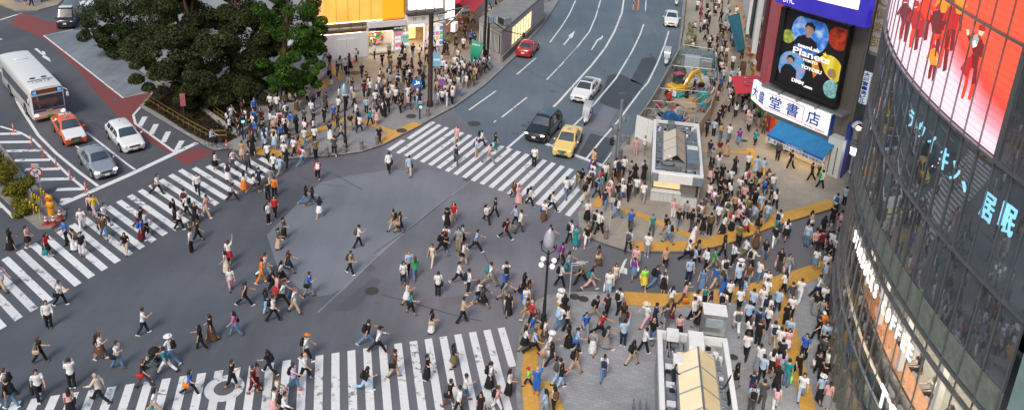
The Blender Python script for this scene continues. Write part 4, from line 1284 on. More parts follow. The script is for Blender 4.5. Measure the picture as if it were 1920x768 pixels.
def car(label, cat, st, L, W, loc, rz, paintm, z=1., roofm=None, hoodm=None, glassroof=False, winds=(.29, .425), rear=(.71, .83), sides=((.335, .54), (.565, .70)), lit=False, plate=PLATE, rails=False, sign=None, wheels=(.19, .80), wr=.32, rim=RIM, extras=None, name='parked_car', group='cars on the roads'):
    root = thing(name, label, cat, loc, rz, group); h = W / 2
    key = [s[0] for s in st]; ts = sorted(set([i / 70 for i in range(71)] + key + list(winds) + list(rear) + [x for s in sides for x in s]))
    ts = [t for i, t in enumerate(ts) if i == 0 or t - ts[i - 1] > .002]
    NV = 6
    def ring(t):
        _, zt, wt, zb, wb, z0 = interp(st, t); zt *= z; zb *= z; wt *= h; wb *= h; k = min(1, max(.05, (zt - zb) / .3))
        p = [(wb * .90, z0 - .02), (wb * .975, z0 + .09), (wb, (z0 + zb) * .55), (wb * .995, zb - .07), (wb * .965, zb)]
        ex = wt + .02; ez = zt - .07 * k
        for i in range(1, NV + 1): q = i / NV; bow = .012 * math.sin(math.pi * q) * k; p.append((p[4][0] + (ex - p[4][0]) * q + bow, p[4][1] + (ez - p[4][1]) * q))
        p += [(wt * .97, zt - .025 * k), (wt * .88, zt), (wt * .6, zt + .02 * k + .004), (wt * .3, zt + .03 * k + .006), (0, zt + .033 * k + .007)]
        return p
    rows = []
    for t in ts:
        r = ring(t); full = [(x, v) for x, v in r] + [(-x, v) for x, v in reversed(r[:-1])]
        y = L * (.5 - t); bow = lambda x: 0
        nose = max(0, 1 - t / .06) * .10 + max(0, (t - .94) / .06) * -.07
        rows.append([Vector((x, y - nose * (abs(x) / h) ** 2 * L * .3, v)) for x, v in full])
    n = len(rows[0]); b = MB(); b.add([p for r in rows for p in r], [])
    for i in range(len(rows) - 1):
        mid = (ts[i] + ts[i + 1]) / 2
        for k in range(n - 1):
            mi = 0
            top = 11 <= k < n - 12
            if hoodm and top and mid < winds[0]: mi = 1
            if roofm and top and winds[1] < mid < rear[0]: mi = 2
            b.f.append((i * n + k, i * n + k + 1, i * n + n + k + 1, i * n + n + k)); b.m.append(mi)
        b.f.append((i * n + n - 1, i * n, i * n + n, i * n + n + n - 1)); b.m.append(3)
    b.f.append(tuple(range(n - 1, -1, -1))); b.m.append(0); o_ = (len(rows) - 1) * n; b.f.append(tuple(range(o_, o_ + n))); b.m.append(0)
    b.f = [tuple(reversed(f)) for f in b.f]
    body = b.build('body', [paintm, hoodm or paintm, roofm or paintm, TRIM], root, True, 35)
    def patch(nm, k0, k1, t0, t1, m, shrink=.0, off=.009):
        q = MB(); idx = [i for i, t in enumerate(ts) if t0 - 1e-4 <= t <= t1 + 1e-4]
        if len(idx) < 2: return
        vs = []
        for i in idx:
            for k in range(k0, k1 + 1):
                p = rows[i][k]; a = rows[min(i + 1, len(rows) - 1)][k] - rows[max(i - 1, 0)][k]; c = rows[i][min(k + 1, n - 1)] - rows[i][max(k - 1, 0)]
                nn = c.cross(a); nn = nn.normalized() if nn.length > 1e-9 else Vector((0, 0, 1))
                if nn.dot(Vector((p.x, p.y * .2, p.z - .6))) < 0: nn = -nn
                vs.append(p + nn * off)
        w_ = k1 - k0 + 1
        q.add(vs, [(i * w_ + k, i * w_ + w_ + k, i * w_ + w_ + k + 1, i * w_ + k + 1) for i in range(len(idx) - 1) for k in range(w_ - 1)])
        return q.build(nm, m, root, True, 60)
    patch('windscreen', 12, n - 13, winds[0], winds[1], CGLASS); patch('rear_window', 12, n - 13, rear[0], rear[1], CGLASS)
    for t0, t1 in sides:
        patch('side_window', 5, 9, t0, t1, CGLASS); patch('side_window', n - 10, n - 6, t0, t1, CGLASS)
    if glassroof: patch('roof_window', 12, n - 13, winds[1] + .04, rear[0] - .03, CGLASS, off=.012)
    for t, s in ((wheels[0], 1), (wheels[0], -1), (wheels[1], 1), (wheels[1], -1)):
        y = L * (.5 - t); x = s * (h - .085)
        MB().tube([(s * (h - .26), y, wr + .05), (s * (h + .004), y, wr + .05)], wr + .065, 24).build('wheel_arch', TRIM, root, True, 40)
        wo = MB().tube([(x - .1, y, wr), (x - .085, y, wr), (x + .085, y, wr), (x + .1, y, wr)], [wr * .9, wr, wr, wr * .9], 24).build('wheel', TYRE, root, True, 50)
        r_ = MB(); xo = x + s * .103
        r_.tube([(xo - s * .05, y, wr), (xo, y, wr)], wr * .64, 20)
        for q in range(5): a = q * 1.2566; r_.box((xo + s * .004, y + math.cos(a) * wr * .3, wr + math.sin(a) * wr * .3), (.012, .05, .05))
        r_.build('rim', rim, wo, True, 40)
    zt0 = interp(st, .03)[1] * z; zs = interp(st, .02)[3] * z
    for s in (-1, 1):
        MB().ell((s * h * .70, L * .5 - .17, zs + .05 * z), (.19, .14, .07), 12, 6).build('headlight', HEADON if lit else HEADL, root, True)
        zr = interp(st, .985)[3] * z
        MB().box((s * h * .73, -L * .5 + .055, zr + .02), (.26, .1, .13), bev=.03).build('tail_light', TAILL, root, True)
        mo = MB().ell((s * (h + .1), L * (.5 - winds[0] - .035), interp(st, winds[0])[3] * z + .09), (.10, .07, .07), 10, 6).build('wing_mirror', paintm, root, True)
    g = MB(); g.box((0, L * .5 - .035, zs + .03), (h * .85, .07, .14), bev=.03)
    for q in range(3): g.box((0, L * .5 + .002, zs - .015 + q * .045), (h * .78, .012, .012), mi=1)
    g.build('grille', [TRIM, CHROME], root, True)
    MB().box((0, L * .5 - .03, interp(st, .02)[5] * z + .1), (h * 1.1, .1, .13), bev=.03).build('lower_bumper', TRIM, root, True)
    MB().box((0, L * .5 + .03, zs - .14), (.33, .015, .165), bev=.004).build('number_plate', plate, root); MB().box((0, -L * .5 - .015, zs + .08), (.33, .015, .165), bev=.004).build('number_plate', plate, root)
    for s in (-1, 1):
        for t in (sum(sides[0]) / 2 + .04, sum(sides[1]) / 2 + .02):
            MB().box((s * (h + .004), L * (.5 - t) - .22, interp(st, t)[3] * z - .09), (.025, .15, .025), bev=.008).build('door_handle', CHROME, root)
    for s in (-1, 1):
        a, c = Vector((s * .1, L * (.5 - winds[0]) + .03, interp(st, winds[0])[1] * z + .045)), Vector((s * .1 - .42, L * (.5 - winds[0]) - .12, interp(st, winds[0] + .04)[1] * z + .05))
        MB().tube([a, c], .008, 5).build('wiper', TRIM, root)
    if rails:
        for s in (-1, 1):
            MB().tube([(s * h * .62, L * .08, 1.76 * z), (s * h * .64, L * .05, 1.83 * z), (s * h * .64, -L * .33, 1.82 * z), (s * h * .62, -L * .36, 1.76 * z)], .022, 8).build('roof_rail', CHROME, root, True)
    if extras: extras(root)
    return root
def onroad(x, y, dx, dy): p = G(x, y); return p, heading(x, y, dx, dy)
def taxi_lamp(col, txt=None):
    def f(root):
        o = MB().box((0, -.15, 1.60), (.34, .16, .13), bev=.04, top=.85).build('taxi_lamp', mat('taxi_lamp_plastic', (.25, .28, .3), .3, var=0), root, True)
    return f
def roof_no(root):
    taxi_lamp(None)(root)
    lettering('東個', .5, PLATE, root, (0, -.85, 1.545), (-1, 0, 0), (0, -1, 0), .004, .01, name='roof_lettering')
def antenna(root): MB().ell((0, -1.1, 1.47), (.04, .12, .06), 8, 5).build('aerial_fin', TRIM, root, True)
silver = paint('silver_car_paint', (.42, .46, .50), .28, .55); whitep = paint('white_car_paint', (.78, .79, .80)); blackp = paint('black_car_paint', (.012, .013, .016), .18)
orange = paint('orange_taxi_paint', (.72, .12, .025)); yellowp = paint('yellow_taxi_paint', (.86, .62, .20)); redp = paint('red_car_paint', (.50, .018, .02), .2)
def between(p0, p1): a, b = G(*p0), G(*p1); return (a + b) / 2
pos, rz = onroad(131, 254, 30, 38)
car('orange and white taxi sedan close behind the silver sedan', 'taxi', BOXY, 4.7, 1.70, pos, heading(131, 252, 24, 34), orange, hoodm=whitep, rear=(.715, .785), sides=((.325, .53), (.55, .69)), plate=PLATEG, rim=RIM, extras=roof_no, lit=False, name='taxi')
car('silver sedan first at the stop line left of white wagon', 'car', SEDAN, 4.4, 1.70, G(184, 315), heading(184, 311, 26, 30), silver, lit=True, extras=antenna, name='sedan')
car('white wagon waiting right of the silver sedan', 'car', WAGON, 4.7, 1.81, G(236, 267), heading(236, 263, 26, 28), whitep, rear=(.88, .955), sides=((.335, .52), (.545, .68), (.70, .84)), extras=antenna, rails=False, name='estate_car')
car('dark van stopped at the kerb beside the bus bay', 'van', VAN, 4.9, 1.75, G(131, 44), heading(131, 44, -8, 12), blackp, winds=(.105, .215), rear=(.987, .997), sides=((.16, .34), (.37, .6), (.63, .92)), wheels=(.15, .80), rim=DRIM, name='van', extras=lambda r: MB().box((0, .9, 2.17), (1.3, .7, .12), bev=.04).build('roof_box', mat('white_plastic', (.6, .62, .63), .5), r))
car('black suv with lit headlights first at the zebra crossing', 'car', SUV, 4.8, 1.92, G(1019, 250), heading(1019, 250, -25, 26), blackp, rails=True, lit=True, winds=(.285, .395), rear=(.91, .968), sides=((.32, .5), (.525, .68), (.70, .87)), glassroof=True, wr=.37, name='sport_utility_vehicle')
car('yellow taxi sedan stopped next to the black suv', 'taxi', BOXY, 4.7, 1.70, G(1064, 276), heading(1064, 276, -20, 38), yellowp, rear=(.715, .785), sides=((.325, .53), (.55, .69)), plate=PLATEG, rim=DRIM, extras=taxi_lamp(None), name='taxi')
car('white luxury sedan with dark glass roof behind the suv', 'car', SEDAN, 5.1, 1.90, G(1098, 178), heading(1098, 178, -22, 25), whitep, z=1.0, glassroof=True, name='sedan')
car('white sedan at the top of the road coming nearer', 'car', SEDAN, 4.8, 1.80, G(1258, 43), heading(1258, 43, -1, 20), whitep, name='sedan')
car('red sedan driving away along the kerb of the grey kiosk', 'car', SEDAN, 4.4, 1.72, G(989, 99), heading(989, 99, 20, -24), redp, name='sedan')

# --- city bus
def bus():
    L, W, H = 10.3, 2.5, 3.0
    f0, r0 = (G(67, 233) + G(124, 220)) / 2, G(40, 113, 3.0); r0.z = 0
    d = (r0 - f0).normalized(); c = f0 + d * L / 2; rz = math.atan2(-d.y, -d.x) - math.pi / 2
    root = thing('bus', 'white city bus with dark windscreen waiting behind the orange taxi', 'bus', c, rz)
    bw = paint('white_bus_paint', (.74, .75, .74), .35); cream = paint('pink_bus_paint', (.62, .42, .40), .4)
    b = MB(); h = W / 2
    prof = [(h * .97, .32), (h, .5), (h, 1.0), (h, 2.55), (h * .97, 2.8), (h * .88, 2.95), (h * .6, 3.02), (0, 3.05)]
    full = prof + [(-x, z) for x, z in reversed(prof[:-1])]; n = len(full); ys = [(L / 2 - .0, .94, .03), (L / 2 - .10, .985, 0), (L / 2 - .3, 1, 0), (-L / 2 + .25, 1, 0), (-L / 2 + .06, .98, 0), (-L / 2, .94, .03)]
    b.add([(x * k, y, z - (dz if z > 2 else 0)) for y, k, dz in ys for x, z in full], [])
    for i in range(len(ys) - 1):
        for k in range(n - 1): b.f.append((i * n + k + 1, i * n + k, i * n + n + k, i * n + n + k + 1)); b.m.append(1 if (k < 1 or k >= n - 2) else 0)
    b.f.append(tuple(range(n))); b.m.append(0); o_ = (len(ys) - 1) * n; b.f.append(tuple(range(o_ + n - 1, o_ - 1, -1))); b.m.append(0)
    for i in range(len(ys) - 1): b.f.append((i * n, i * n + n - 1, i * n + 2 * n - 1, i * n + n)); b.m.append(1)
    b.build('body', [bw, cream], root, True, 30)
    y = L / 2
    MB().box((0, y - .02, 1.72), (2.3, .1, 1.25), bev=.06).build('windscreen', CGLASS, root, True)
    MB().box((0, y - .0, 2.63), (2.2, .12, .34), bev=.04).build('destination_board', mat('dark_display', (.02, .015, .012), .3, var=0), root)
    MB().box((0, y + .065, 2.63), (1.35, .012, .2)).build('route_display', mat('unlit_amber_display', (.22, .05, .02), .4, var=.3, scale=20), root)
    for s in (-1, 1): MB().box((s * .9, y + .065, 2.63), (.26, .014, .22)).build('route_badge', emit('blue_route_badge', (.08, .3, .75), .9), root)
    MB().box((0, y + .03, .80), (2.3, .03, .42), bev=.02).build('front_panel', cream, root)
    MB().box((0, y + .05, 1.02), (2.32, .03, .16)).build('front_band', paint('purple_bus_band', (.08, .06, .2), .4), root)
    MB().box((0, y + .075, .98), (.5, .02, .1)).build('front_badge', paint('gold_badge', (.6, .45, .05), .4), root)
    MB().box((0, y + .04, .47), (2.36, .1, .26), bev=.04).build('bumper', paint('orange_bus_bumper', (.52, .27, .16), .4), root)
    MB().box((0, y + .10, .5), (.42, .015, .2)).build('number_plate', PLATEG, root)
    for s in (-1, 1):
        MB().ell((s * .97, y + .03, .70), (.17, .06, .1), 12, 6).build('headlight', HEADON, root, True)
        a = MB(); a.tube([(s * 1.2, y - .1, 2.62), (s * 1.42, y + .3, 2.55), (s * 1.42, y + .3, 2.35)], .025, 6); ar = a.build('mirror_arm', bw, root)
        MB().box((s * 1.42, y + .3, 2.15), (.2, .12, .38), bev=.04).build('mirror', bw, ar, True)
        MB().tube([(s * .1, y + .07, 1.12), (s * .75, y + .06, 1.75)], .015, 5).build('wiper', TRIM, root)
        for k in range(6): MB().box((s * (h - .015), y - 1.35 - k * 1.45, 1.75), (.06, 1.36, .95), bev=.04).build('side_window', CGLASS, root)
        for yy in (y - 2.35, -y + 2.7):
            MB().tube([(s * (h - .3), yy, .52), (s * (h + .005), yy, .52)], .58, 24).build('wheel_arch', TRIM, root, True)
            w_ = MB().tube([(s * (h - .28), yy, .48), (s * (h - .26), yy, .48), (s * (h + .0), yy, .48), (s * (h + .02), yy, .48)], [.44, .48, .48, .44], 26).build('wheel', TYRE, root, True)
            MB().tube([(s * (h - .05), yy, .48), (s * (h + .025), yy, .48)], .27, 18).build('rim', RIM, w_, True)
    for x in (-.42, .42): MB().ell((x, y - 2.3, 3.05), (.24, .17, .06), 16, 5).build('roof_vent', TRIM, root, True)
    MB().box((0, -y + 2.2, 3.1), (.95, .9, .1), bev=.05).build('roof_hatch', bw, root, True); MB().ell((0, y - .75, 3.04), (.38, .2, .035), 16, 4).build('roof_hump', bw, root, True)
    s_ = MB()
    for k in range(26): s_.box((-.9 + k * .072, y - 1.72, 3.052 + .03 * (1 - abs(k - 12.5) / 12.5)), (.045, .14, .015))
    s_.build('roof_grille', TRIM, root)
    lettering('21601', .6, mat('grey_lettering', (.22, .22, .23), .6, var=0), root, (0, y - 1.30, 3.075), (1, 0, 0), (0, 1, 0), .003, name='roof_number', w=1.35, h=.36)
bus()

# --- scooters, motorcycles, bicycles
def wheel2(b, y, r, w_=.1, mi=0):
    b.tube([(-w_ / 2, y, r), (-w_ / 4, y, r), (w_ / 4, y, r), (w_ / 2, y, r)], [r * .9, r, r, r * .9], 20, mi)
def bike_wheel(root, y, r, w_):
    b = MB(); pts = [(0, y + r * math.cos(t * math.pi / 12), r + r * math.sin(t * math.pi / 12)) for t in range(25)]
    b.tube(pts, w_ / 2, 6, caps=False); o = b.build('wheel', TYRE, root, True)
    s = MB(); s.tube([(-.02, y, r), (.02, y, r)], r * .3, 12)
    for k in range(6): a = k * math.pi / 3; s.tube([(0, y, r), (0, y + r * math.cos(a), r + r * math.sin(a))], .012, 4)
    s.build('rim', RIM, o)
def scooter(label, loc, rz, canopy, body, box=True, group='scooters and motorcycles', name='scooter'):
    root = thing(name, label, 'scooter', loc, rz, group)
    bike_wheel(root, .62, .24, .1); bike_wheel(root, -.55, .24, .12)
    b = MB(); b.tube([(0, .60, .28), (0, .50, .62), (0, .42, .95)], [.05, .1, .07], 10); b.box((0, .5, .62), (.42, .12, .62), bev=.06); b.box((0, .1, .33), (.36, .7, .12), bev=.04); b.box((0, -.45, .52), (.38, .75, .42), bev=.1)
    b.ell((0, .66, .42), (.12, .24, .16), 12, 6); b.build('body', body, root, True)
    MB().box((0, -.3, .80), (.32, .65, .12), bev=.05).build('seat', TRIM, root, True)
    h = MB(); h.tube([(-.34, .30, 1.02), (0, .42, 1.0), (.34, .30, 1.02)], .02, 8); h.build('handlebar', TRIM, root)
    MB().ell((0, .60, .86), (.1, .07, .1), 10, 6).build('headlight', HEADL, root, True)
    for s in (-1, 1): MB().ell((s * .42, .33, 1.2), (.08, .03, .06), 8, 4).build('mirror', TRIM, root, True)
    if box: MB().box((0, -.72, 1.0), (.5, .5, .45), bev=.05).build('delivery_box', whitep, root, True)
    if canopy:
        c = MB(); pts = [(.66, .95), (.52, 1.4), (.25, 1.75), (-.2, 1.88), (-.7, 1.84)]
        vs = [(x * (.3 + .02 * i), y, z) for i, (y, z) in enumerate(pts) for x in (-1, -.5, .5, 1)]
        vs2 = [(x, y - .02, z - .025) for x, y, z in vs]; m = len(vs); fs = []
        for i in range(4):
            for k in range(3): q = (i * 4 + k, i * 4 + k + 1, i * 4 + k + 5, i * 4 + k + 4); fs.append(q); fs.append(tuple(m + j for j in reversed(q)))
        c.add(vs + vs2, fs); c.build('canopy', mat('frosted_canopy', (.36, .41, .43), .15, var=.05, coat=.5), root, True)
        for s in (-1, 1): MB().tube([(s * .28, -.7, 1.84), (s * .27, -.72, .75)], .02, 6).build('canopy_post', TRIM, root)
    return root
whites = paint('white_scooter_paint', (.72, .73, .74), .3)
sp, sr = G(1100, 230), heading(1100, 230, -10, 14)
scooter('white delivery scooter with canopy and rider behind the yellow taxi', sp, sr, True, whites)
def seated(label, loc, rz, top, bot, z, hair='short', hatc=None, cat='person', y=-.2, group='people at the scramble crossing'):
    o = link('person', proto('sit', 'body')); tag(o, label, cat, group)
    o.matrix_world = Matrix.Translation(loc) @ Matrix.Rotation(rz, 4, 'Z') @ Matrix.Translation((0, y, z - .43))
    dress('top', proto('sit', 'tee'), o, cloth(top)); dress('trousers', proto('sit', 't'), o, cloth(bot)); dress('hair', proto('sit', hair), o, HAIRM['black']); shod(o, 'sit', SHOEM['black'])
    if hatc: dress('helmet', proto('sit', 'cap'), o, cloth(hatc))
    return o
seated('scooter rider in maroon top sitting under the clear canopy', sp, sr, 'maroon', 'black', .84, hatc='white')
scooter('white scooter parked at the kerb by the building site fence', G(1249, 121), heading(1249, 121, -2, 10), True, whites)
scooter('white motor scooter parked at the roadside behind the white sedan', G(1268, 10), heading(1268, 10, -2, 10), False, whites, box=True)
for i, (x, y) in enumerate(((838, 141), (850, 137), (862, 134), (829, 147), (893, 131), (878, 140))):
    scooter(('black motorcycle parked by the railing near the brown gantry', 'black motorcycle second from the brown gantry', 'dark motorcycle beside the green sign board', 'dark motorcycle nearest the brown gantry', 'dark motorcycle under the green sign board', 'black motorcycle parked in the waiting crowd')[i], G(x, y, KZ), heading(x, y, 8, 6) + rnd.uniform(-.3, .3), False, blackp, box=i % 2 == 0, name='motorcycle')
def bicycle(label, loc, rz, col):
    root = thing('bicycle', label, 'bicycle', loc, rz, 'bicycles')
    bike_wheel(root, .53, .33, .035); bike_wheel(root, -.52, .33, .035)
    b = MB(); c, hd, st, rr, fr = (0, -.08, .29), (0, .40, .85), (0, -.22, .78), (0, -.52, .33), (0, .53, .33)
    for a, e in ((c, hd), (c, st), (st, hd), (c, rr), (st, rr), (hd, fr), (hd, (0, .38, 1.0))): b.tube([a, e], .017, 8)
    b.build('frame', col, root, True)
    MB().tube([(-.28, .25, 1.02), (-.1, .4, 1.0), (.1, .4, 1.0), (.28, .25, 1.02)], .014, 6).build('handlebar', TRIM, root)
    MB().box((0, -.24, .84), (.15, .26, .07), bev=.03).build('saddle', TRIM, root, True)
    k = MB(); k.tube([(0, .62, .72), (0, .62, .98)], [(.16, .12), (.2, .15)], 4); k.build('basket', DRIM, root)
    return root
bp_, br = G(402, 279), heading(402, 279, 10, 2)
bicycle('dark bicycle ridden along the planted kerb', bp_, br, blackp); seated('cyclist in light blue shirt riding by the planted kerb', bp_, br, 'light blue', 'black', .86, y=-.22)
# --- pushchair
def stroller():
    p = G(287, 684); root = thing('pushchair', 'black folding pushchair pushed by person in white sun hat', 'pushchair', p, heading(287, 684, -10, 2))
    for x, y in ((-.22, .3), (.22, .3), (-.25, -.25), (.25, -.25)): MB().tube([(x - .03, y, .1), (x + .03, y, .1)], .1, 14).build('wheel', TYRE, root, True)
    f = MB()
    for s in (-1, 1): f.tube([(s * .22, .3, .1), (s * .24, 0, .45), (s * .24, -.42, 1.0)], .016, 6); f.tube([(s * .25, -.25, .1), (s * .24, .05, .5)], .016, 6)
    f.tube([(-.24, -.42, 1.0), (.24, -.42, 1.0)], .018, 6); f.build('frame', RIM, root)
    b = MB(); b.box((0, .02, .46), (.38, .42, .08), bev=.03); b.box((0, -.2, .68), (.38, .1, .42), bev=.03); b.build('seat', cloth('black'), root, True)
    c = MB(); c.ell((0, -.12, .78), (.24, .3, .28), 14, 7, zmin=.0); c.build('hood', cloth('black'), root, True)
    MB().box((0, .22, .5), (.34, .14, .14), bev=.06).build('blanket', cloth('beige'), root, True)
stroller()
# ---------------------------------------------------------------- curved glass building with the big screen
TC, TR = Vector((55.8, 26.36, 0)), 39.68
SCREEN_E = 1.0
TZ = [.12, 4.27, 9.36, 13.35, 17.33, 21.31, 25.3, 29.3, 33.3]
def cyl(a, z, dr=0.): a = R(a); return Vector((TC.x + (TR + dr) * math.cos(a), TC.y + (TR + dr) * math.sin(a), z))
def oncyl(x, y, dr=0.):
    d = ray(x, y); o = CAM - TC; a = d.x ** 2 + d.y ** 2; b = o.x * d.x + o.y * d.y; c = o.x ** 2 + o.y ** 2 - (TR + dr) ** 2
    t = (-b - math.sqrt(max(0, b * b - a * c))) / a; p = CAM + d * t
    return (math.degrees(math.atan2(p.y - TC.y, p.x - TC.x)) + 360) % 360, p.z
A0, A1, ASCR = 128.0, 186.4, 181.78
def ring_sheet(b, a0, a1, z0, z1, dr, step=.75, mi=0):
    n = max(1, int((a1 - a0) / step)); vs = []
    for i in range(n + 1): a = a0 + (a1 - a0) * i / n; vs += [cyl(a, z0, dr), cyl(a, z1, dr)]
    b.add(vs, [(2 * i, 2 * i + 2, 2 * i + 3, 2 * i + 1) for i in range(n)], mi)
def ring_bar(b, a0, a1, z0, z1, d0, d1, step=1.5, mi=0):
    n = max(1, int((a1 - a0) / step)); vs = []
    for i in range(n + 1): a = a0 + (a1 - a0) * i / n; vs += [cyl(a, z0, d0), cyl(a, z0, d1), cyl(a, z1, d1), cyl(a, z1, d0)]
    fs = []
    for i in range(n):
        for k in range(4): j = (k + 1) % 4; fs.append((i * 4 + j, i * 4 + k, i * 4 + 4 + k, i * 4 + 4 + j))
    fs += [(0, 1, 2, 3), (n * 4 + 3, n * 4 + 2, n * 4 + 1, n * 4)]; b.add(vs, fs, mi)
ALU = mat('anodised_aluminium', (.26, .27, .29), .35, .75, .1, 3); DARKIN = mat('dark_interior', (.012, .012, .014), .8, var=.4, scale=.6)
SLAB = mat('floor_slab', (.25, .25, .25), .7); WARMIN = mat('coffee_interior', (.13, .07, .04), .7, var=.6, scale=.7)
tw = thing('glass_building', 'tall curved glass building with giant lit video screen along the pavement', 'building', (TC.x, TC.y, 0))
class TB(MB):
    def build(s, name, mats, parent=None, smooth=False, sharp=40):
        if parent is tw: s.v = [(v[0] - TC.x, v[1] - TC.y, v[2]) for v in s.v]
        return MB.build(s, name, mats, parent, smooth, sharp)
GLC = glass('clear_shop_glass', (.85, .9, .92), thru=.93, fres=1.75, painted_haze=.03); GLD = glass('dark_coated_glass', (.36, .42, .46), thru=.75, fres=2.15, painted_haze=.25); GLF = glass('frosted_spandrel_glass', (.6, .72, .74), thru=.75, fres=1.7)
for i in range(len(TZ) - 1):
    b = TB(); z0, z1 = TZ[i], TZ[i + 1]
    if z0 < 17:
        ring_sheet(b, A0, A1, z0 + .02, z1 - .02, 0); b.build('glazing', GLC if i < 2 else GLD, tw, True)
    else:
        ring_sheet(b, ASCR, A1, z0 + .02, z1 - .02, 0); b.build('glazing', GLD, tw, True)
    s = TB(); ring_bar(s, A0, A1, z1 - .28, z1 - .06, -6.0, -.14, 2); s.build('floor_slab', SLAB, tw)
    t = TB(); ring_bar(t, A0, A1, z1 - .05, z1 + .05, -.02, .09); t.build('transom', ALU, tw, True)
a = ASCR - 1.5 * 36
while a < A1 + .1:
    m = TB(); m.box((0, 0, (TZ[-1] + .1) / 2), (.055, .032, TZ[-1]))
    c = cyl(a, 0, .03); ca, sa = math.cos(R(a)), math.sin(R(a))
    m.v = [(c.x + x * ca - y * sa, c.y + x * sa + y * ca, z) for x, y, z in m.v]; m.build('mullion', ALU, tw); a += 1.5
b = TB(); ring_bar(b, A0, A1, 9.36 - .62, 9.36 - .5, -.05, .1); b.build('transom', ALU, tw, True)
b = TB(); ring_sheet(b, A0, A1, 9.48, 10.6, .012); b.build('blind_panel', mat('pale_grille_panel', (.21, .235, .205), .6, var=.25, scale=3), tw)
b = TB(); ring_bar(b, A0, A1, 4.32, 4.78, -.30, -.16); b.build('floor_edge_band', mat('pale_edge_band', (.62, .55, .52), .5, var=.1), tw)
b = TB(); ring_sheet(b, A0, A1, 2.95, 4.2, -.12); b.build('spandrel_glass', GLF, tw, True)
b = TB(); ring_bar(b, A0, A1, 2.88, 2.95, -.14, .09); b.build('transom', ALU, tw, True)
b = TB(); ring_sheet(b, A0, A1, .1, 4.2, -6.0, mi=0); ring_sheet(b, A0, A1, 4.3, 9.2, -6.0, mi=1); ring_sheet(b, A0, A1, 9.4, 17.2, -3.2, mi=2); ring_sheet(b, A0, A1, 17.3, 33.2, -3.2, mi=2)
b.build('inner_wall', [mat('ground_floor_inner_wall', (.12, .10, .09), .7, var=.5, scale=.5), WARMIN, DARKIN], tw)
b = TB(); b.add([cyl(A0 + (A1 - A0) * i / 24, TZ[-1] + .1, .1) for i in range(25)] + [Vector((TC.x + 10, TC.y + 20, TZ[-1] + .1)), Vector((TC.x, TC.y, TZ[-1] + .1))], [tuple(range(26, -1, -1))]); b.build('roof', SLAB, tw)
for k in range(8):
    a = 168 + k * 2.2; b = TB(); ring_bar(b, a, a + 1.3, 9.02, 9.06, -3.4, -1.0); b.build('ceiling_light', emit('ceiling_light_panel', (1, .84, .62), 18), tw)
for k in range(5):
    a = 160 + k * 4.2; b = TB(); ring_bar(b, a, a + 1.0, 3.94, 3.98, -3.6, -1.4); b.build('ceiling_light', emit('ground_floor_light', (1, .8, .55), 8), tw)
b = TB(); ring_bar(b, 160, 186, 5.15, 5.3, -1.5, -.8); b.build('window_counter', mat('wood_counter', (.30, .13, .06), .5, var=.3), tw, True)
b = TB(); ring_bar(b, 158, 186, 12.0, 12.2, -2.6, -1.0); b.build('display_shelf', mat('dark_shelf', (.08, .07, .06), .6, var=.4), tw)
# teal end wall beyond the curved glass
b = TB(); ring_bar(b, A1 + .3, 200, .1, 33.3, -.4, -.05); b.build('end_wall', mat('pale_teal_wall_panel', (.25, .37, .36), .45, var=.15, scale=1), tw, True)
for k in range(4):
    a = 165.5 + k * 4.8; b = TB(); ring_bar(b, a, a + .32, 4.8, 9.0, -1.15, -.9); b.build('glow_column', emit('white_glow_column', (1, .93, .86), .32), tw)  # glowing columns added in place of the glare of interior lamps
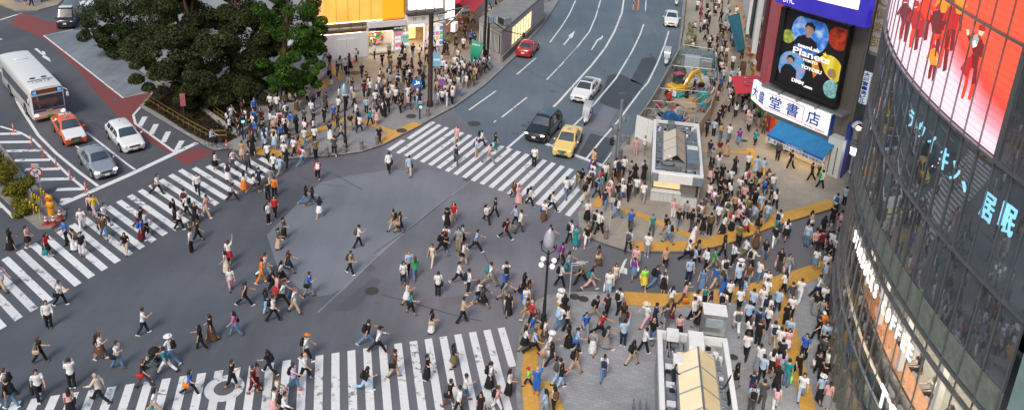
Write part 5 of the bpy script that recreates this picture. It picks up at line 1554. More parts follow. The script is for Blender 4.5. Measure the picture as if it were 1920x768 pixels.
# screen
def screen_mat():
    m = bpy.data.materials.new('video_screen'); m.use_nodes = True; nt = m.node_tree; N = nt.nodes; L = nt.links; b = N['Principled BSDF']
    tc = N.new('ShaderNodeTexCoord'); sx = N.new('ShaderNodeSeparateXYZ'); L.new(tc.outputs['Object'], sx.inputs[0])
    v = N.new('ShaderNodeMath'); v.operation = 'MULTIPLY_ADD'; v.inputs[1].default_value = -.27; L.new(sx.outputs[1], v.inputs[0]); L.new(sx.outputs[2], v.inputs[2])   # z - .27 u
    nz = N.new('ShaderNodeTexNoise'); nz.inputs['Scale'].default_value = .35; L.new(tc.outputs['Object'], nz.inputs[0])
    ad = N.new('ShaderNodeMath'); ad.operation = 'MULTIPLY_ADD'; ad.inputs[1].default_value = 1.2; L.new(nz.outputs['Fac'], ad.inputs[0]); L.new(v.outputs[0], ad.inputs[2])
    mr = N.new('ShaderNodeMapRange'); mr.inputs[1].default_value = 17.3 + .9; mr.inputs[2].default_value = 17.3 + 3.2; L.new(ad.outputs[0], mr.inputs[0])
    cr = N.new('ShaderNodeValToRGB'); e = cr.color_ramp.elements; e[0].color = (1, .70, .77, 1); e[0].position = .1; e[1].color = (1, .07, .045, 1); e[1].position = .75
    k = e.new(.4); k.color = (1, .32, .40, 1); k2 = e.new(1.); k2.color = (1, .10, .05, 1); L.new(mr.outputs[0], cr.inputs[0])
    bk = N.new('ShaderNodeTexBrick'); bk.inputs['Scale'].default_value = 1; bk.inputs['Brick Width'].default_value = 4; bk.inputs['Row Height'].default_value = .25; bk.inputs['Mortar Size'].default_value = .02
    bk.inputs['Color1'].default_value = (1, 1, 1, 1); bk.inputs['Color2'].default_value = (.95, .95, .95, 1); bk.inputs['Mortar'].default_value = (.72, .72, .72, 1)
    cb = N.new('ShaderNodeCombineXYZ'); L.new(sx.outputs[1], cb.inputs[0]); L.new(sx.outputs[2], cb.inputs[1]); L.new(cb.outputs[0], bk.inputs[0])
    mx = N.new('ShaderNodeMix'); mx.data_type = 'RGBA'; mx.blend_type = 'MULTIPLY'; mx.inputs[0].default_value = 1; L.new(cr.outputs[0], mx.inputs[6]); L.new(bk.outputs[0], mx.inputs[7])
    b.inputs['Base Color'].default_value = (.02, .02, .02, 1); b.inputs['Roughness'].default_value = .4; L.new(mx.outputs[2], b.inputs['Emission Color']); b.inputs['Emission Strength'].default_value = SCREEN_E
    return m
SCREEN_E = 1.0
b = TB(); ring_sheet(b, 140, ASCR, 17.40, 33.2, -.10, .5); scr = b.build('video_screen', screen_mat(), tw, True)
SC = {'r': emit('screen_red', (.9, .05, .02), .9), 'k': emit('screen_black', (.20, .015, .02), .8), 'd': emit('screen_dark_red', (.5, .02, .025), .85), 's': emit('screen_skin', (.95, .62, .42), .9), 'w': emit('screen_white', (1, .85, .88), 1.), 'o': emit('screen_orange', (1, .25, .03), 1.), 'g': emit('screen_grey', (.45, .42, .36), .8), 'p': emit('screen_pink', (1, .35, .42), .9)}
FIG = [('k', [(1826, 62), (1838, 70), (1843, 78), (1836, 108), (1824, 100), (1820, 76)]), ('g', [(1826, 66), (1832, 64), (1836, 74), (1831, 88), (1823, 90), (1822, 80)]), ('k', [(1836, 76), (1846, 84), (1841, 108), (1834, 106)]), ('s', [(1835, 56), (1842, 54), (1846, 60), (1841, 68), (1835, 65)]),
       ('d', [(1835, 48), (1845, 46), (1849, 55), (1846, 60), (1835, 57)]), ('k', [(1822, 74), (1817, 62), (1813, 66), (1818, 84)]), ('s', [(1812, 55), (1817, 56), (1817, 66), (1813, 67)]), ('k', [(1822, 100), (1836, 107), (1832, 130), (1822, 128)]), ('d', [(1822, 126), (1812, 148), (1800, 128), (1815, 108), (1823, 104)]),
       ('r', [(1813, 132), (1819, 136), (1812, 168), (1806, 186), (1801, 184), (1807, 160)]), ('k', [(1826, 128), (1833, 130), (1829, 158), (1821, 158)]), ('r', [(1821, 158), (1829, 158), (1820, 188), (1814, 186)]), ('w', [(1824, 78), (1829, 76), (1831, 86), (1825, 90)])]
def fig2(x, y, s, body, leg):
    q = lambda pts: [(x + a * s, y + c * s) for a, c in pts]
    return [(body, q([(-6, -30), (5, -32), (8, -6), (6, 4), (-7, 2), (-9, -14)])), ('d', q([(-2, -42), (4, -42), (5, -33), (-3, -32)])), (leg, q([(-7, 2), (0, 2), (-6, 30), (-12, 32), (-10, 14)])), ('k', q([(0, 2), (6, 4), (2, 34), (-4, 36)])), (body, q([(-8, -26), (-16, -12), (-13, -9), (-6, -18)])), (body, q([(7, -26), (14, -12), (11, -9), (5, -16)]))]
FIG += fig2(1785, 52, 1.25, 'd', 'k') + fig2(1772, 88, 1.3, 'r', 'r') + fig2(1757, 60, 1.3, 'k', 'r') + fig2(1736, 34, 1.2, 'r', 'd') + fig2(1718, 52, 1.2, 'd', 'r') + fig2(1698, 40, 1.1, 'k', 'd') + fig2(1768, 22, 1.0, 'o', 'k') + fig2(1750, 120, .9, 'o', 'k') + fig2(1800, 24, 1.0, 'o', 'd')
for i, (c, pts) in enumerate(FIG):
    b = TB(); pr = []
    for x, y in pts: a, z = oncyl(x, y, -.08 + .0015 * (i % 9)); pr.append(cyl(a, z, -.08 + .0015 * (i % 9)))
    n = Vector((pr[0].x - TC.x, pr[0].y - TC.y, 0)); nn = sum(((pr[j] - pr[0]).cross(pr[j + 1] - pr[0]) for j in range(1, len(pr) - 1)), Vector())
    if nn.dot(n) < 0: pr.reverse()
    b.add(pr, [tuple(range(len(pr)))]); b.build('screen_dancer', SC[c], tw)
b = TB(); ring_bar(b, ASCR - .05, ASCR + .12, 17.35, 33.2, -.12, .1); b.build('screen_edge', ALU, tw)
# letters on the glass, each reading round the curve
LETW = emit('white_backlit_letter', (1, 1, 1), .8); CYANGLOW = emit('pale_blue_glow', (.35, .8, 1), 3.6)
def curve_letter(ch, a, z, h, m, dr, w=None, nm='letter', bold=.0):
    n = Vector((math.cos(R(a)), math.sin(R(a)), 0)); ux = Vector((-n.y, n.x, 0)); p = cyl(a, z, dr); p.x -= TC.x; p.y -= TC.y
    return lettering(ch, h, m, tw, p, ux, (0, 0, 1), .03, bold, name=nm, h=h, w=w)
aE, zE = oncyl(1712, 664); aC, zC = oncyl(1664, 572)
st = (aE - aC) / 5
for i, ch in enumerate('STARBUCKS COFFEE'):
    if ch != ' ': curve_letter(ch, aE + (i - 15) * abs(st), (zE + zC) / 2, (.66), LETW, .14, .33, bold=.0)
aT, zT = oncyl(1661, 745)
for i, ch in enumerate('TSUTAYA'): curve_letter(ch, aT + i * 1.5, zT, .95, LETW, .14, .66, bold=.03)
for ch, x, y, h in (('居', 1852, 388, .95), ('眠', 1889, 411, 1.0), ('キ', 1770, 298, .85), ('ン', 1791, 323, .75), ('、', 1808, 350, .35), ('イ', 1746, 268, .75), ('ウ', 1728, 244, .7), ('ラ', 1709, 224, .7)):  # glowing letters behind the glass, most standing in for a blurry reflection
    a_, z_ = oncyl(x, y, -.12); curve_letter(ch, a_, z_, h, CYANGLOW, -.12, w=h * .72 if ch != '、' else None, nm='cyan_letter', bold=.0)
# people at the coffee counter
for i, (a, top) in enumerate(((181.2, 'maroon'), (179.0, 'dark grey'), (176.5, 'white'), (174.2, 'black'), (171.5, 'grey'), (183.0, 'tan'))):
    p = cyl(a, 4.3, -2.0); seated(('customer in maroon top at the coffee window counter', 'customer in dark grey top at the coffee window counter', 'customer in white top at the coffee window counter', 'customer in black top at the coffee window counter', 'customer in grey top at the coffee window counter', 'customer in tan top at the coffee window counter')[i], p, R(a) - math.pi / 2, top, 'black', .55, 'long' if i % 2 else 'short')
    st_ = thing('stool', ('round bar stool behind the glass under person in maroon', 'round bar stool behind the glass under person in dark grey', 'round bar stool behind the glass under person in white', 'round bar stool behind the glass under person in black', 'round bar stool behind the glass under person in grey', 'round bar stool behind the glass under person in tan')[i], 'stool', (p.x + .2 * math.cos(R(a + 180)), p.y + .2 * math.sin(R(a + 180)), 4.3), 0, 'stools at the coffee counter')
    MB().tube([(0, 0, .44), (0, 0, .5)], .18, 14).build('seat', mat('wood_counter', (.3, .13, .06)), st_); MB().tube([(0, 0, 0), (0, 0, .44)], .03, 8).build('leg', ALU, st_)
# ---------------------------------------------------------------- shop buildings
class PF:
    """an upright facade through two ground points: s metres along, z up, o metres out towards the street"""
    def __init__(s, A, B):
        s.A = Vector((A.x, A.y, 0)); s.d = (Vector((B.x, B.y, 0)) - s.A); s.L = s.d.length; s.d.normalize(); s.n = Vector((s.d.y, -s.d.x, 0))
        if s.n.dot(CAM - s.A) < 0: s.n = -s.n
    def pt(s, u, z, o=0.): return s.A + s.d * u + s.n * o + Vector((0, 0, z))
    def px(s, x, y, o=0.):
        A = s.A + s.n * o; p = onwall(x, y, A, A + s.d); return (p - A).dot(s.d), p.z
    def slab(s, b, u0, u1, z0, z1, o0, o1, mi=None):
        vs = [s.pt(u, z, o) for o in (o0, o1) for u, z in ((u0, z0), (u1, z0), (u1, z1), (u0, z1))]
        fs = [(0, 1, 2, 3), (7, 6, 5, 4), (4, 5, 1, 0), (5, 6, 2, 1), (6, 7, 3, 2), (7, 4, 0, 3)]
        c = sum(vs, Vector()) / 8
        if ((vs[1] - vs[0]).cross(vs[2] - vs[0])).dot(vs[0] - c) < 0: fs = [tuple(reversed(f)) for f in fs]
        b.add(vs, fs, mi)
    def part(s, name, m, parent, u0, u1, z0, z1, o0, o1):
        b = MB(); s.slab(b, u0, u1, z0, z1, o0, o1); return b.build(name, m, parent)
    def pxpart(s, name, m, parent, x0, y0, x1, y1, o0, o1):
        u0, z0 = s.px(x0, y0, o1); u1, z1 = s.px(x1, y1, o1); return s.part(name, m, parent, min(u0, u1), max(u0, u1), min(z0, z1), max(z0, z1), o0, o1)
    def text(s, t, m, parent, u, z, o, h, w=None, name='lettering', bold=.0, flip=False, vertical=False, ext=.01):
        ux = s.d if s.d.cross(Vector((0, 0, 1))).dot(s.n) > 0 else -s.d
        return lettering(t, h, m, parent, s.pt(u, z, o), ux, (0, 0, 1), ext, bold, name=name, h=h, w=w)
def poly_part(name, m, parent, pts, thick=None):
    b = MB(); n = sum(((pts[i] - pts[0]).cross(pts[i + 1] - pts[0]) for i in range(1, len(pts) - 1)), Vector()).normalized()
    if n.dot(CAM - pts[0]) < 0: pts = list(reversed(pts)); n = -n
    if thick:
        k = len(pts); bk = [p - n * thick for p in pts]
        b.add(pts + bk, [tuple(range(k)), tuple(range(2 * k - 1, k - 1, -1))] + [(i, k + i, k + (i + 1) % k, (i + 1) % k) for i in range(k)])
    else: b.add(pts, [tuple(range(len(pts)))])
    return b.build(name, m, parent)
CONC = mat('grey_concrete_wall', (.22, .21, .20), .8, var=.25, scale=1.2); TILEW = paving('brown_grey_wall_tiles', (.17, .155, .14), (.15, .135, .125), .9, .5, .6); DARKM = mat('dark_metal', (.03, .03, .032), .45, .5, .1)
WHITEP = mat('white_panel', (.72, .74, .76), .5, var=.06); STEEL = mat('stainless_steel', (.40, .41, .42), .3, .85, .15, 3); GALV = mat('galvanised_steel', (.36, .38, .40), .5, .6, .2, 4)
WARM = emit('warm_shop_light', (1, .68, .34), 6.0); WARM2 = emit('cool_shop_light', (1, .86, .68), 5.0); LITWALL = emit('lit_shop_wall', (1, .66, .34), 1.15); SHADE = mat('shop_interior', (.25, .18, .12), .7, var=.6, scale=1.5)
def goods(parent, pf, u0, u1, z0, z1, o, n, seed):
    """coloured boxed goods on a shop shelf"""
    r = random.Random(seed); b = MB(); cs = [mat('goods_' + c, v, .5, var=.1) for c, v in (('red', (.5, .05, .05)), ('white', (.7, .7, .7)), ('yellow', (.65, .45, .05)), ('green', (.06, .35, .12)), ('blue', (.06, .18, .45)), ('pink', (.7, .3, .4)), ('brown', (.2, .1, .05)))]
    for i in range(n):
        u, z = r.uniform(u0, u1 - .2), r.uniform(z0, z1); pf.slab(b, u, u + r.uniform(.15, .4), z, z + r.uniform(.1, .3), o, o + r.uniform(.1, .35), r.randrange(7))
    return b.build('shelved_goods', cs, parent)
# --- bookshop with the billboard
A_, B_ = G(1432, 270, KZ), G(1572, 333, KZ); f1 = PF(A_, B_); SL = G(1440, 235, KZ); f2 = PF(SL, G(1400, 150, KZ)); f3 = PF(B_, G(1604, 298, KZ))
bs = thing('bookshop_building', 'tall bookshop building with large planet poster above a blue awning', 'building')
bk1 = B_ + f3.d * 16; bk2 = bk1 + Vector((6, 10, 0))
b = MB(); b.prism([(p.x, p.y) for p in (A_ - f1.n * .6 + f1.d * .1, B_ - f1.n * .6 - f1.d * .1, bk1, bk2, SL + Vector((9, 3, 0)), SL)], 2.9, 26, 0); b.build('wall', [TILEW], bs)
b = MB(); f1.slab(b, 0, f1.L, 2.75, 3.1, -.6, .1); f3.slab(b, 0, 16, 0, 2.9, -.4, -.1); b.build('lower_wall', CONC, bs)
f1.part('shop_back_wall', SHADE, bs, .1, f1.L - .2, KZ, 2.8, -4.2, -4.0); f1.part('shop_floor', mat('shop_floor_tile', (.35, .3, .25), .4), bs, .1, f1.L - .2, KZ, KZ + .05, -4.0, -.05)
for k in range(4): f1.part('shop_light', WARM, bs, .6 + k * 1.6, 1.6 + k * 1.6, 2.60, 2.66, -3.2, -.4)
goods(bs, f1, .3, f1.L - 2.2, .3, 1.9, -3.8, 160, 3); goods(bs, f1, .2, 2.2, .15, .9, -.6, 50, 4)
pu0, _ = f1.px(1543, 325); f1.part('white_pillar', WHITEP, bs, pu0 + .1, f1.L + .05, KZ, 3.3, -.5, .3)
for k in range(2): f1.part('pillar_strip', DARKM, bs, pu0 + .45 + k * .5, pu0 + .5 + k * .5, .3, 2.6, .3, .34)
f3.part('blue_side_panel', mat('deep_blue_panel', (.03, .05, .28), .4, var=.15), bs, .05, 2.4, KZ, 4.6, -.1, .18)
# awning with lettered valance
wl, wr_ = f1.px(1447, 222), f1.px(1562, 257); zt = (wl[1] + wr_[1]) / 2; u0, u1 = f1.px(1437, 262, 1.5)[0], f1.px(1545, 291, 1.5)[0]
zb_ = (f1.px(1437, 262, 1.5)[1] + f1.px(1545, 291, 1.5)[1]) / 2 + .12
aw = poly_part('awning', mat('blue_awning_canvas', (.02, .19, .42), .7, var=.15, scale=2), bs, [f1.pt(u0 + .1, zt, .05), f1.pt(u1 - .0, zt, .05), f1.pt(u1, zb_, 1.5), f1.pt(u0, zb_, 1.5)], .04)
f1.part('valance', WHITEP, bs, u0, u1, zb_ - .62, zb_ - .02, 1.46, 1.5); f1.part('valance_band', mat('blue_valance_band', (.02, .12, .5), .6), bs, u0, u1, zb_ - .2, zb_ - .0, 1.5, 1.52)
f1.text('TAISEIDO', WHITEP, bs, (u0 + u1) / 2, zb_ - .1, 1.53, .13, w=1.6); f1.text('思い思われふりふられ⑨巻新刊発売中', DARKM, bs, (u0 + u1) / 2, zb_ - .41, 1.505, .30, w=(u1 - u0) * .97)
# sign board
c4 = [f1.px(x, y, .55) for x, y in ((1436, 173), (1560, 211), (1552, 252), (1430, 208))]; su0, su1 = -.2, (c4[1][0] + c4[2][0]) / 2; sz1, sz0 = (c4[0][1] + c4[1][1]) / 2, (c4[2][1] + c4[3][1]) / 2
sg = f1.part('sign_board', mat('white_sign_face', (.78, .8, .8), .4, var=.03, em=(.9, .95, 1), ems=.42), bs, su0, su1, sz0, sz1, .1, .55); f1.part('sign_edge', mat('blue_sign_edge', (.02, .08, .4), .4), bs, su1, su1 + .08, sz0, sz1, .1, .56)
SB = mat('blue_sign_letter', (.015, .07, .42), .5, var=0); SR = mat('red_sign_line', (.6, .03, .04), .5, var=0); hz_ = sz1 - sz0; sl = su1 - su0
pl_ = f1.A - Vector((0, 0, 0))
cn = f2.d * 2.6                                                        # the board bends round the corner
e0 = f1.pt(su0, 0, .55); e1 = e0 + (f2.d * .75 - f1.d * .45).normalized() * 2.4
fb = PF(e1, e0); fb.part('sign_board', MATS['white_sign_face'], bs, 0, fb.L, sz0, sz1, -.3, .0)
for i, ch in enumerate('大盛'): fb.text(ch, SB, bs, fb.L * (.27 + .48 * i), (sz0 + sz1) / 2, .01, hz_ * .58, w=fb.L * .36, bold=.01)
for i, ch in enumerate('堂書店'): f1.text(ch, SB, bs, su0 + sl * (.17 + .27 * i + (.05 if i == 2 else 0)), (sz0 + sz1) / 2 + .06, .56, hz_ * .62, w=hz_ * .66, bold=.012)
f1.text('BOOKS TAISEIDO', SR, bs, su0 + sl * .8, sz0 + hz_ * .1, .56, hz_ * .1, w=sl * .3)
b = MB()
def barline(p, q, w=.05):
    v = Vector((q[0] - p[0], q[1] - p[1])).normalized() * w / 2; n = (-v.y, v.x)
    b.add([f1.pt(p[0] + n[0], p[1] + n[1], .556), f1.pt(q[0] + n[0], q[1] + n[1], .556), f1.pt(q[0] - n[0], q[1] - n[1], .556), f1.pt(p[0] - n[0], p[1] - n[1], .556)], [(0, 1, 2, 3)])
z1_, z0_ = sz1 - hz_ * .07, sz0 + hz_ * .12; bx = su0 + sl * .61
for p, q in (((su0 + .05, z1_ - .12), (su0 + sl * .3, z1_)), ((su0 + sl * .3, z1_), (bx, z1_ - .1)), ((bx, z1_ - .1), (bx, z0_)), ((bx, z0_), (su0 + sl * .3, z0_ + .12)), ((su0 + sl * .3, z0_ + .12), (su0 + .05, z0_))): barline(p, q)
b.build('sign_outline', SR, bs)
for k in range(3): MB().ell(f1.pt(su0 + sl * (.25 + .28 * k), sz1 + .25, 1.0), (.12, .12, .1), 10, 6).build('sign_lamp', STEEL, bs, True); MB().tube([f1.pt(su0 + sl * (.25 + .28 * k), sz1 + .2, 1.0), f1.pt(su0 + sl * (.25 + .28 * k), sz1 + .5, .1)], .025, 6).build('lamp_arm', DARKM, bs)
f1.part('ledge', GALV, bs, -.8, f1.L - .4, sz1 + .1, sz1 + .3, -.6, .5)
# billboard poster
pc = [f1.px(x, y, .3) for x, y in ((1475, 25), (1594, 53), (1567, 190), (1455, 154))]
bu0, bu1 = (pc[0][0] + pc[3][0]) / 2, (pc[1][0] + pc[2][0]) / 2; bz1, bz0 = (pc[0][1] + pc[1][1]) / 2, (pc[2][1] + pc[3][1]) / 2
bw, bh = bu1 - bu0, bz1 - bz0
bb = thing('billboard', 'big dark poster of glowing planets and three people above the bookshop sign', 'billboard')
f1.part('backing', mat('black_poster', (.012, .012, .016), .45, var=.2), bb, bu0, bu1, bz0, bz1, -.1, .3)
def pf_poly(pts, c, lay, nm='printed_shape', par=bb, e=None):
    v = [f1.pt(bu0 + bw * x, bz1 - bh * y, .3 + .003 * lay) for x, y in pts]; return poly_part(nm, c, par, v)
def circ(cx, cy, r, n=28, sq=None): k = bw / bh; return [(cx + r * math.cos(2 * math.pi * i / n), cy + r * k * math.sin(2 * math.pi * i / n)) for i in range(n)]
def poster_mat(n, c1, c2, sc, dist=2., c3=None, kind='wave', em=.18):
    m = bpy.data.materials.new(n); m.use_nodes = True; nt = m.node_tree; N = nt.nodes; L = nt.links; b = N['Principled BSDF']; tc = N.new('ShaderNodeTexCoord')
    if kind == 'wave': t = N.new('ShaderNodeTexWave'); t.inputs['Distortion'].default_value = dist; t.inputs['Detail'].default_value = 4
    else: t = N.new('ShaderNodeTexNoise'); t.inputs['Detail'].default_value = 5
    t.inputs['Scale'].default_value = sc; L.new(tc.outputs['Object'], t.inputs['Vector']); cr = N.new('ShaderNodeValToRGB'); e = cr.color_ramp.elements
    e[0].color = (*c1, 1); e[1].color = (*c2, 1); e[0].position = .25; e[1].position = .75
    if c3: k = e.new(.5); k.color = (*c3, 1)
    L.new(t.outputs[0], cr.inputs[0]); L.new(cr.outputs[0], b.inputs['Base Color']); b.inputs['Roughness'].default_value = .4
    L.new(cr.outputs[0], b.inputs['Emission Color']); b.inputs['Emission Strength'].default_value = em
    return m
PB = poster_mat('poster_blue_planet', (.01, .05, .35), (.55, .75, 1), 1.6, 3, (.06, .25, .75), kind='n'); PY = poster_mat('poster_yellow_planet', (.75, .55, .02), (.85, .75, .1), .5, 2); PO = poster_mat('poster_orange_glow', (.7, .2, .02), (.8, .5, .05), .4, 1)
PRD = poster_mat('poster_red_cluster', (.03, .005, .005), (.65, .06, .02), 3, kind='n'); PM = poster_mat('poster_streaked_planet', (.03, .06, .4), (.75, .2, .3), 1.3, 5, (.1, .4, .75), kind='n'); PT = poster_mat('poster_teal_planet', (.05, .25, .28), (.4, .7, .7), 4, kind='n'); PG = poster_mat('poster_lime_planet', (.06, .06, .05), (.6, .7, .1), 3, kind='n')
SK = mat('poster_skin', (.5, .33, .26), .5, var=.2, scale=3); PK = mat('poster_black_clothes', (.012, .012, .016), .5, var=.2); PW = mat('poster_white_letter', (.85, .86, .86), .5, var=0, em=(1, 1, 1), ems=.35)
lowb = lambda pts: [(x, min(.995, max(.005, y))) for x, y in [(min(.995, max(.005, x)), y) for x, y in pts]]
pf_poly(lowb(circ(.42, .21, .30)), PB, 1); pf_poly(lowb(circ(.88, .15, .17)), PRD, 1); pf_poly(lowb(circ(.08, .33, .10)), PG, 2); pf_poly(lowb(circ(.22, .73, .23)), PM, 2); pf_poly(lowb(circ(.80, .60, .21)), PY, 2)
pf_poly([(.52, .55), (.7, .5), (.8, .72), (.78, .9), (.6, .8)], PO, 3); pf_poly(lowb(circ(.90, .84, .13)), PT, 6)
pf_poly([(.16, .40), (.24, .29), (.34, .24), (.44, .25), (.55, .30), (.60, .44)], PK, 4); pf_poly(circ(.40, .155, .075), SK, 5); pf_poly([(.325, .13), (.35, .07), (.43, .055), (.49, .09), (.49, .17), (.455, .12), (.37, .10), (.34, .14)], PK, 6); pf_poly([(.36, .2), (.43, .21), (.42, .27), (.37, .26)], SK, 4.5)
pf_poly([(.06, .97), (.05, .80), (.11, .72), (.2, .7), (.31, .76), (.33, .97)], PK, 5); pf_poly(circ(.185, .645, .055), SK, 6); pf_poly([(.12, .66), (.13, .59), (.19, .565), (.25, .6), (.25, .66), (.21, .61), (.155, .61)], PK, 7)
pf_poly([(.57, .94), (.58, .80), (.68, .66), (.62, .55), (.67, .54), (.76, .66), (.86, .72), (.93, .80), (.88, .88), (.78, .95)], PK, 5); pf_poly(circ(.86, .63, .065), SK, 6); pf_poly([(.83, .57), (.9, .57), (.935, .64), (.9, .72), (.885, .64)], mat('poster_blond', (.5, .35, .1), .5), 7)
def ptext(t, x, y, h, w, m=PW, lay=9): f1.text(t, m, bb, bu0 + bw * x, bz1 - bh * y, .3 + .003 * lay, h * bh, w=w * bw, bold=.012)
ptext('teamLab', .44, .395, .052, .36); ptext('Planets', .50, .485, .095, .60); ptext('TOKYO', .50, .572, .035, .25); ptext('TOYOSU', .54, .672, .05, .34); ptext('DMM', .36, .90, .05, .2); ptext('.com', .54, .93, .03, .14); ptext('★', .71, .41, .06, .08, mat('poster_star', (.8, .6, .05), .5, em=(1, .8, .1), ems=.4))
b = MB()
for u0_, u1_, z0_, z1_ in ((bu0 - .45, bu0, bz0 - .3, bz1 + .3), (bu1, bu1 + .12, bz0 - .3, bz1 + .3)): f1.slab(b, u0_, u1_, z0_, z1_, -.1, .5)
f1.slab(b, bu0, bu1, bz0 - .3, bz0, -.1, .5); f1.slab(b, bu0, bu1, bz1, bz1 + .15, -.1, .42); b.build('frame', DARKM, bb)
# video sign above the poster
dh = [f1.px(1458, 6, 1.2), f1.px(1598, 48, 1.2)]; dz = (dh[0][1] + dh[1][1]) / 2; dsn = thing('screen_sign', 'curved purple rimmed bright screen sign above the planet poster', 'sign')
def bow(u0, u1, z0, z1, o, d, nm, m):
    b = MB(); n = 12; vs = []
    for i in range(n + 1):
        t = i / n; oo = o + d * math.sin(math.pi * t); vs += [f1.pt(u0 + (u1 - u0) * t, z0, oo), f1.pt(u0 + (u1 - u0) * t, z1, oo), f1.pt(u0 + (u1 - u0) * t, z1, o - .6), f1.pt(u0 + (u1 - u0) * t, z0, o - .6)]
    for i in range(n):
        for k in range(4): j = (k + 1) % 4; b.add([vs[i * 4 + k], vs[i * 4 + j], vs[i * 4 + 4 + j], vs[i * 4 + 4 + k]], [(0, 1, 2, 3)])
    b.build(nm, m, dsn, False)
VIO = mat('violet_rim', (.03, .03, .30), .35, var=.3, scale=.5, em=(.08, .05, .8), ems=.28)
bow(dh[0][0] - .3, dh[1][0] + .9, dz, dz + 1.15, 1.0, .35, 'rim', VIO); bow(dh[0][0] + .1, dh[1][0] + .1, dz + 1.15, dz + 6, 1.02, .35, 'screen', emit('bright_sign_screen', (1, .86, .90), 1.5)); bow(dh[1][0] + .1, dh[1][0] + .9, dz + 1.15, dz + 6, 1.0, .0, 'rim', VIO)
f1.text('DHC', PW, dsn, dh[0][0] + 1.0, dz + .55, 1.25, .55, w=1.0)
# blue upright sign and white banner on the side wall
q = G(1605, 330, KZ); vsn = thing('wall_sign', 'narrow blue and white upright sign hanging beside the planet poster', 'sign')
fs = PF(B_ + f3.d * 1.2, B_ + f3.d * 1.2 + f1.d); c0, c1 = fs.px(1630, 137), fs.px(1612, 193)
u0_, u1_ = min(c0[0], c1[0]), max(c0[0], c1[0]); um = (u0_ + u1_) / 2; zz0, zz1 = min(c0[1], c1[1]), max(c0[1], c1[1]); wd_ = .62
fs.part('panel', mat('white_blue_sign', (.7, .75, .85), .4, em=(.8, .9, 1), ems=.25), vsn, um - wd_ / 2, um + wd_ / 2, zz0, zz1, -.2, 0)
fs.part('bracket', DARKM, vsn, um - .1, um + wd_ / 2 + .9, zz1 - .4, zz1 - .3, -.15, -.1)
for i, ch in enumerate('大盛堂書店ビル'): fs.text(ch, SB, vsn, um, zz1 - (i + .5) * (zz1 - zz0) / 7, .01, (zz1 - zz0) / 8, w=.46, bold=.01)
bsn = thing('banner_sign', 'long white upright banner sign with gold letters at top of the alley wall', 'sign')
c0, c1 = fs.px(1650, 0), fs.px(1636, 97); um = (c0[0] + c1[0]) / 2 + .2; zz0 = min(c0[1], c1[1]); fs.part('panel', mat('white_banner', (.68, .67, .62), .5, var=.05), bsn, um - .75, um + .75, zz0, zz0 + 9, -.3, 0); fs.part('lower_cap', GALV, bsn, um - .85, um + .85, zz0 - .25, zz0, -.35, .05)
GOLD = mat('gold_letter', (.45, .33, .08), .4, .3, 0)
for i, ch in enumerate('部楽倶CUO'): fs.text(ch, GOLD, bsn, um, zz0 + .8 + i * 1.05, .01, .85, w=.8)
# --- row of shops up the right sidewalk
sh = thing('pink_shop_building', 'pink and red fronted shop building left of the planet poster', 'building')
PINK = mat('pink_facade_panel', (.55, .13, .15), .5, var=.12); REDF = mat('dark_red_facade', (.22, .02, .03), .5, var=.2)
L2 = f2.L
f2.part('wall', REDF, sh, .2, L2 * .78, 3.2, 17, -1.2, .0); f2.part('pink_pillar', PINK, sh, 1.0, 3.0, 3.3, 18, 0, .55); f2.part('pink_pillar', PINK, sh, 3.6, 4.2, 3.3, 18, 0, .45); f2.part('dark_red_pillar', mat('maroon_pillar', (.12, .02, .03), .5), sh, 5.2, 6.0, 3.3, 18, 0, .5)
f2.part('shop_light_wall', LITWALL, sh, .3, L2 * .8, .5, 2.5, -1.6, -1.5); f2.part('shop_ceiling', WHITEP, sh, .2, L2 * .8, 2.95, 3.2, -1.6, .1); goods(sh, f2, .3, L2 * .75, .2, 1.5, -.6, 200, 9)
f2.text('109', PW, sh, 2.0, 12.5, .57, 1.3, w=1.2)
for k in range(3): f2.part('window', CGLASS, sh, 6.3 + k * .9, 7.0 + k * .9, 5.0, 9.5, 0, .03)
SGM = [mat('sign_' + n, c, .4, var=.1, em=c, ems=.4) for n, c in (('yellow', (.7, .42, .05)), ('aqua', (.1, .45, .5)), ('white', (.7, .7, .72)), ('blue', (.08, .2, .5)), ('pink', (.65, .15, .3)), ('green', (.1, .4, .2)))]
ra = thing('awning', 'bright red flat shop awning over the sidewalk below the pink facade', 'awning')
poly_part('canvas', mat('red_awning_canvas', (.58, .045, .07), .7, var=.12), ra, [G(1371, 143, 3.0), G(1422, 141, 3.0), G(1426, 171, 3.0), G(1380, 175, 2.9)], .08)
for x, y in ((1374, 145), (1381, 172)): p = G(x, y, 2.95); MB().tube([(p.x, p.y, KZ), (p.x, p.y, 2.9)], .03, 8).build('post', STEEL, ra)
for y in (150, 158): MB().tube([G(1426, y + 3, 3.6), G(1412, y - 2, 3.5), G(1399, y - 4, 3.5)], .04, 6).build('awning_lamp_arm', DARKM, ra); MB().box(G(1400, y - 4, 3.45), (.5, .2, .1), bev=.04).build('awning_lamp', STEEL, ra, True)
ta = thing('awning', 'large teal canvas awning over the far right sidewalk', 'awning')
poly_part('canvas', mat('teal_awning_canvas', (.015, .14, .19), .7, var=.12), ta, [G(1364, 31, 2.7), G(1386, 24, 4.2), G(1397, 90, 4.0), G(1382, 98, 2.6)], .06)
poly_part('side_flap', MATS['teal_awning_canvas'], ta, [G(1382, 98, 2.6), G(1397, 90, 4.0), G(1393, 101, 2.6)], .04)
wb = thing('shop_building', 'white shop building with black panels behind the teal awning', 'building')
fA, fB_ = G(1401, 152, KZ), G(1386, 40, KZ); f4 = PF(fA, fB_)
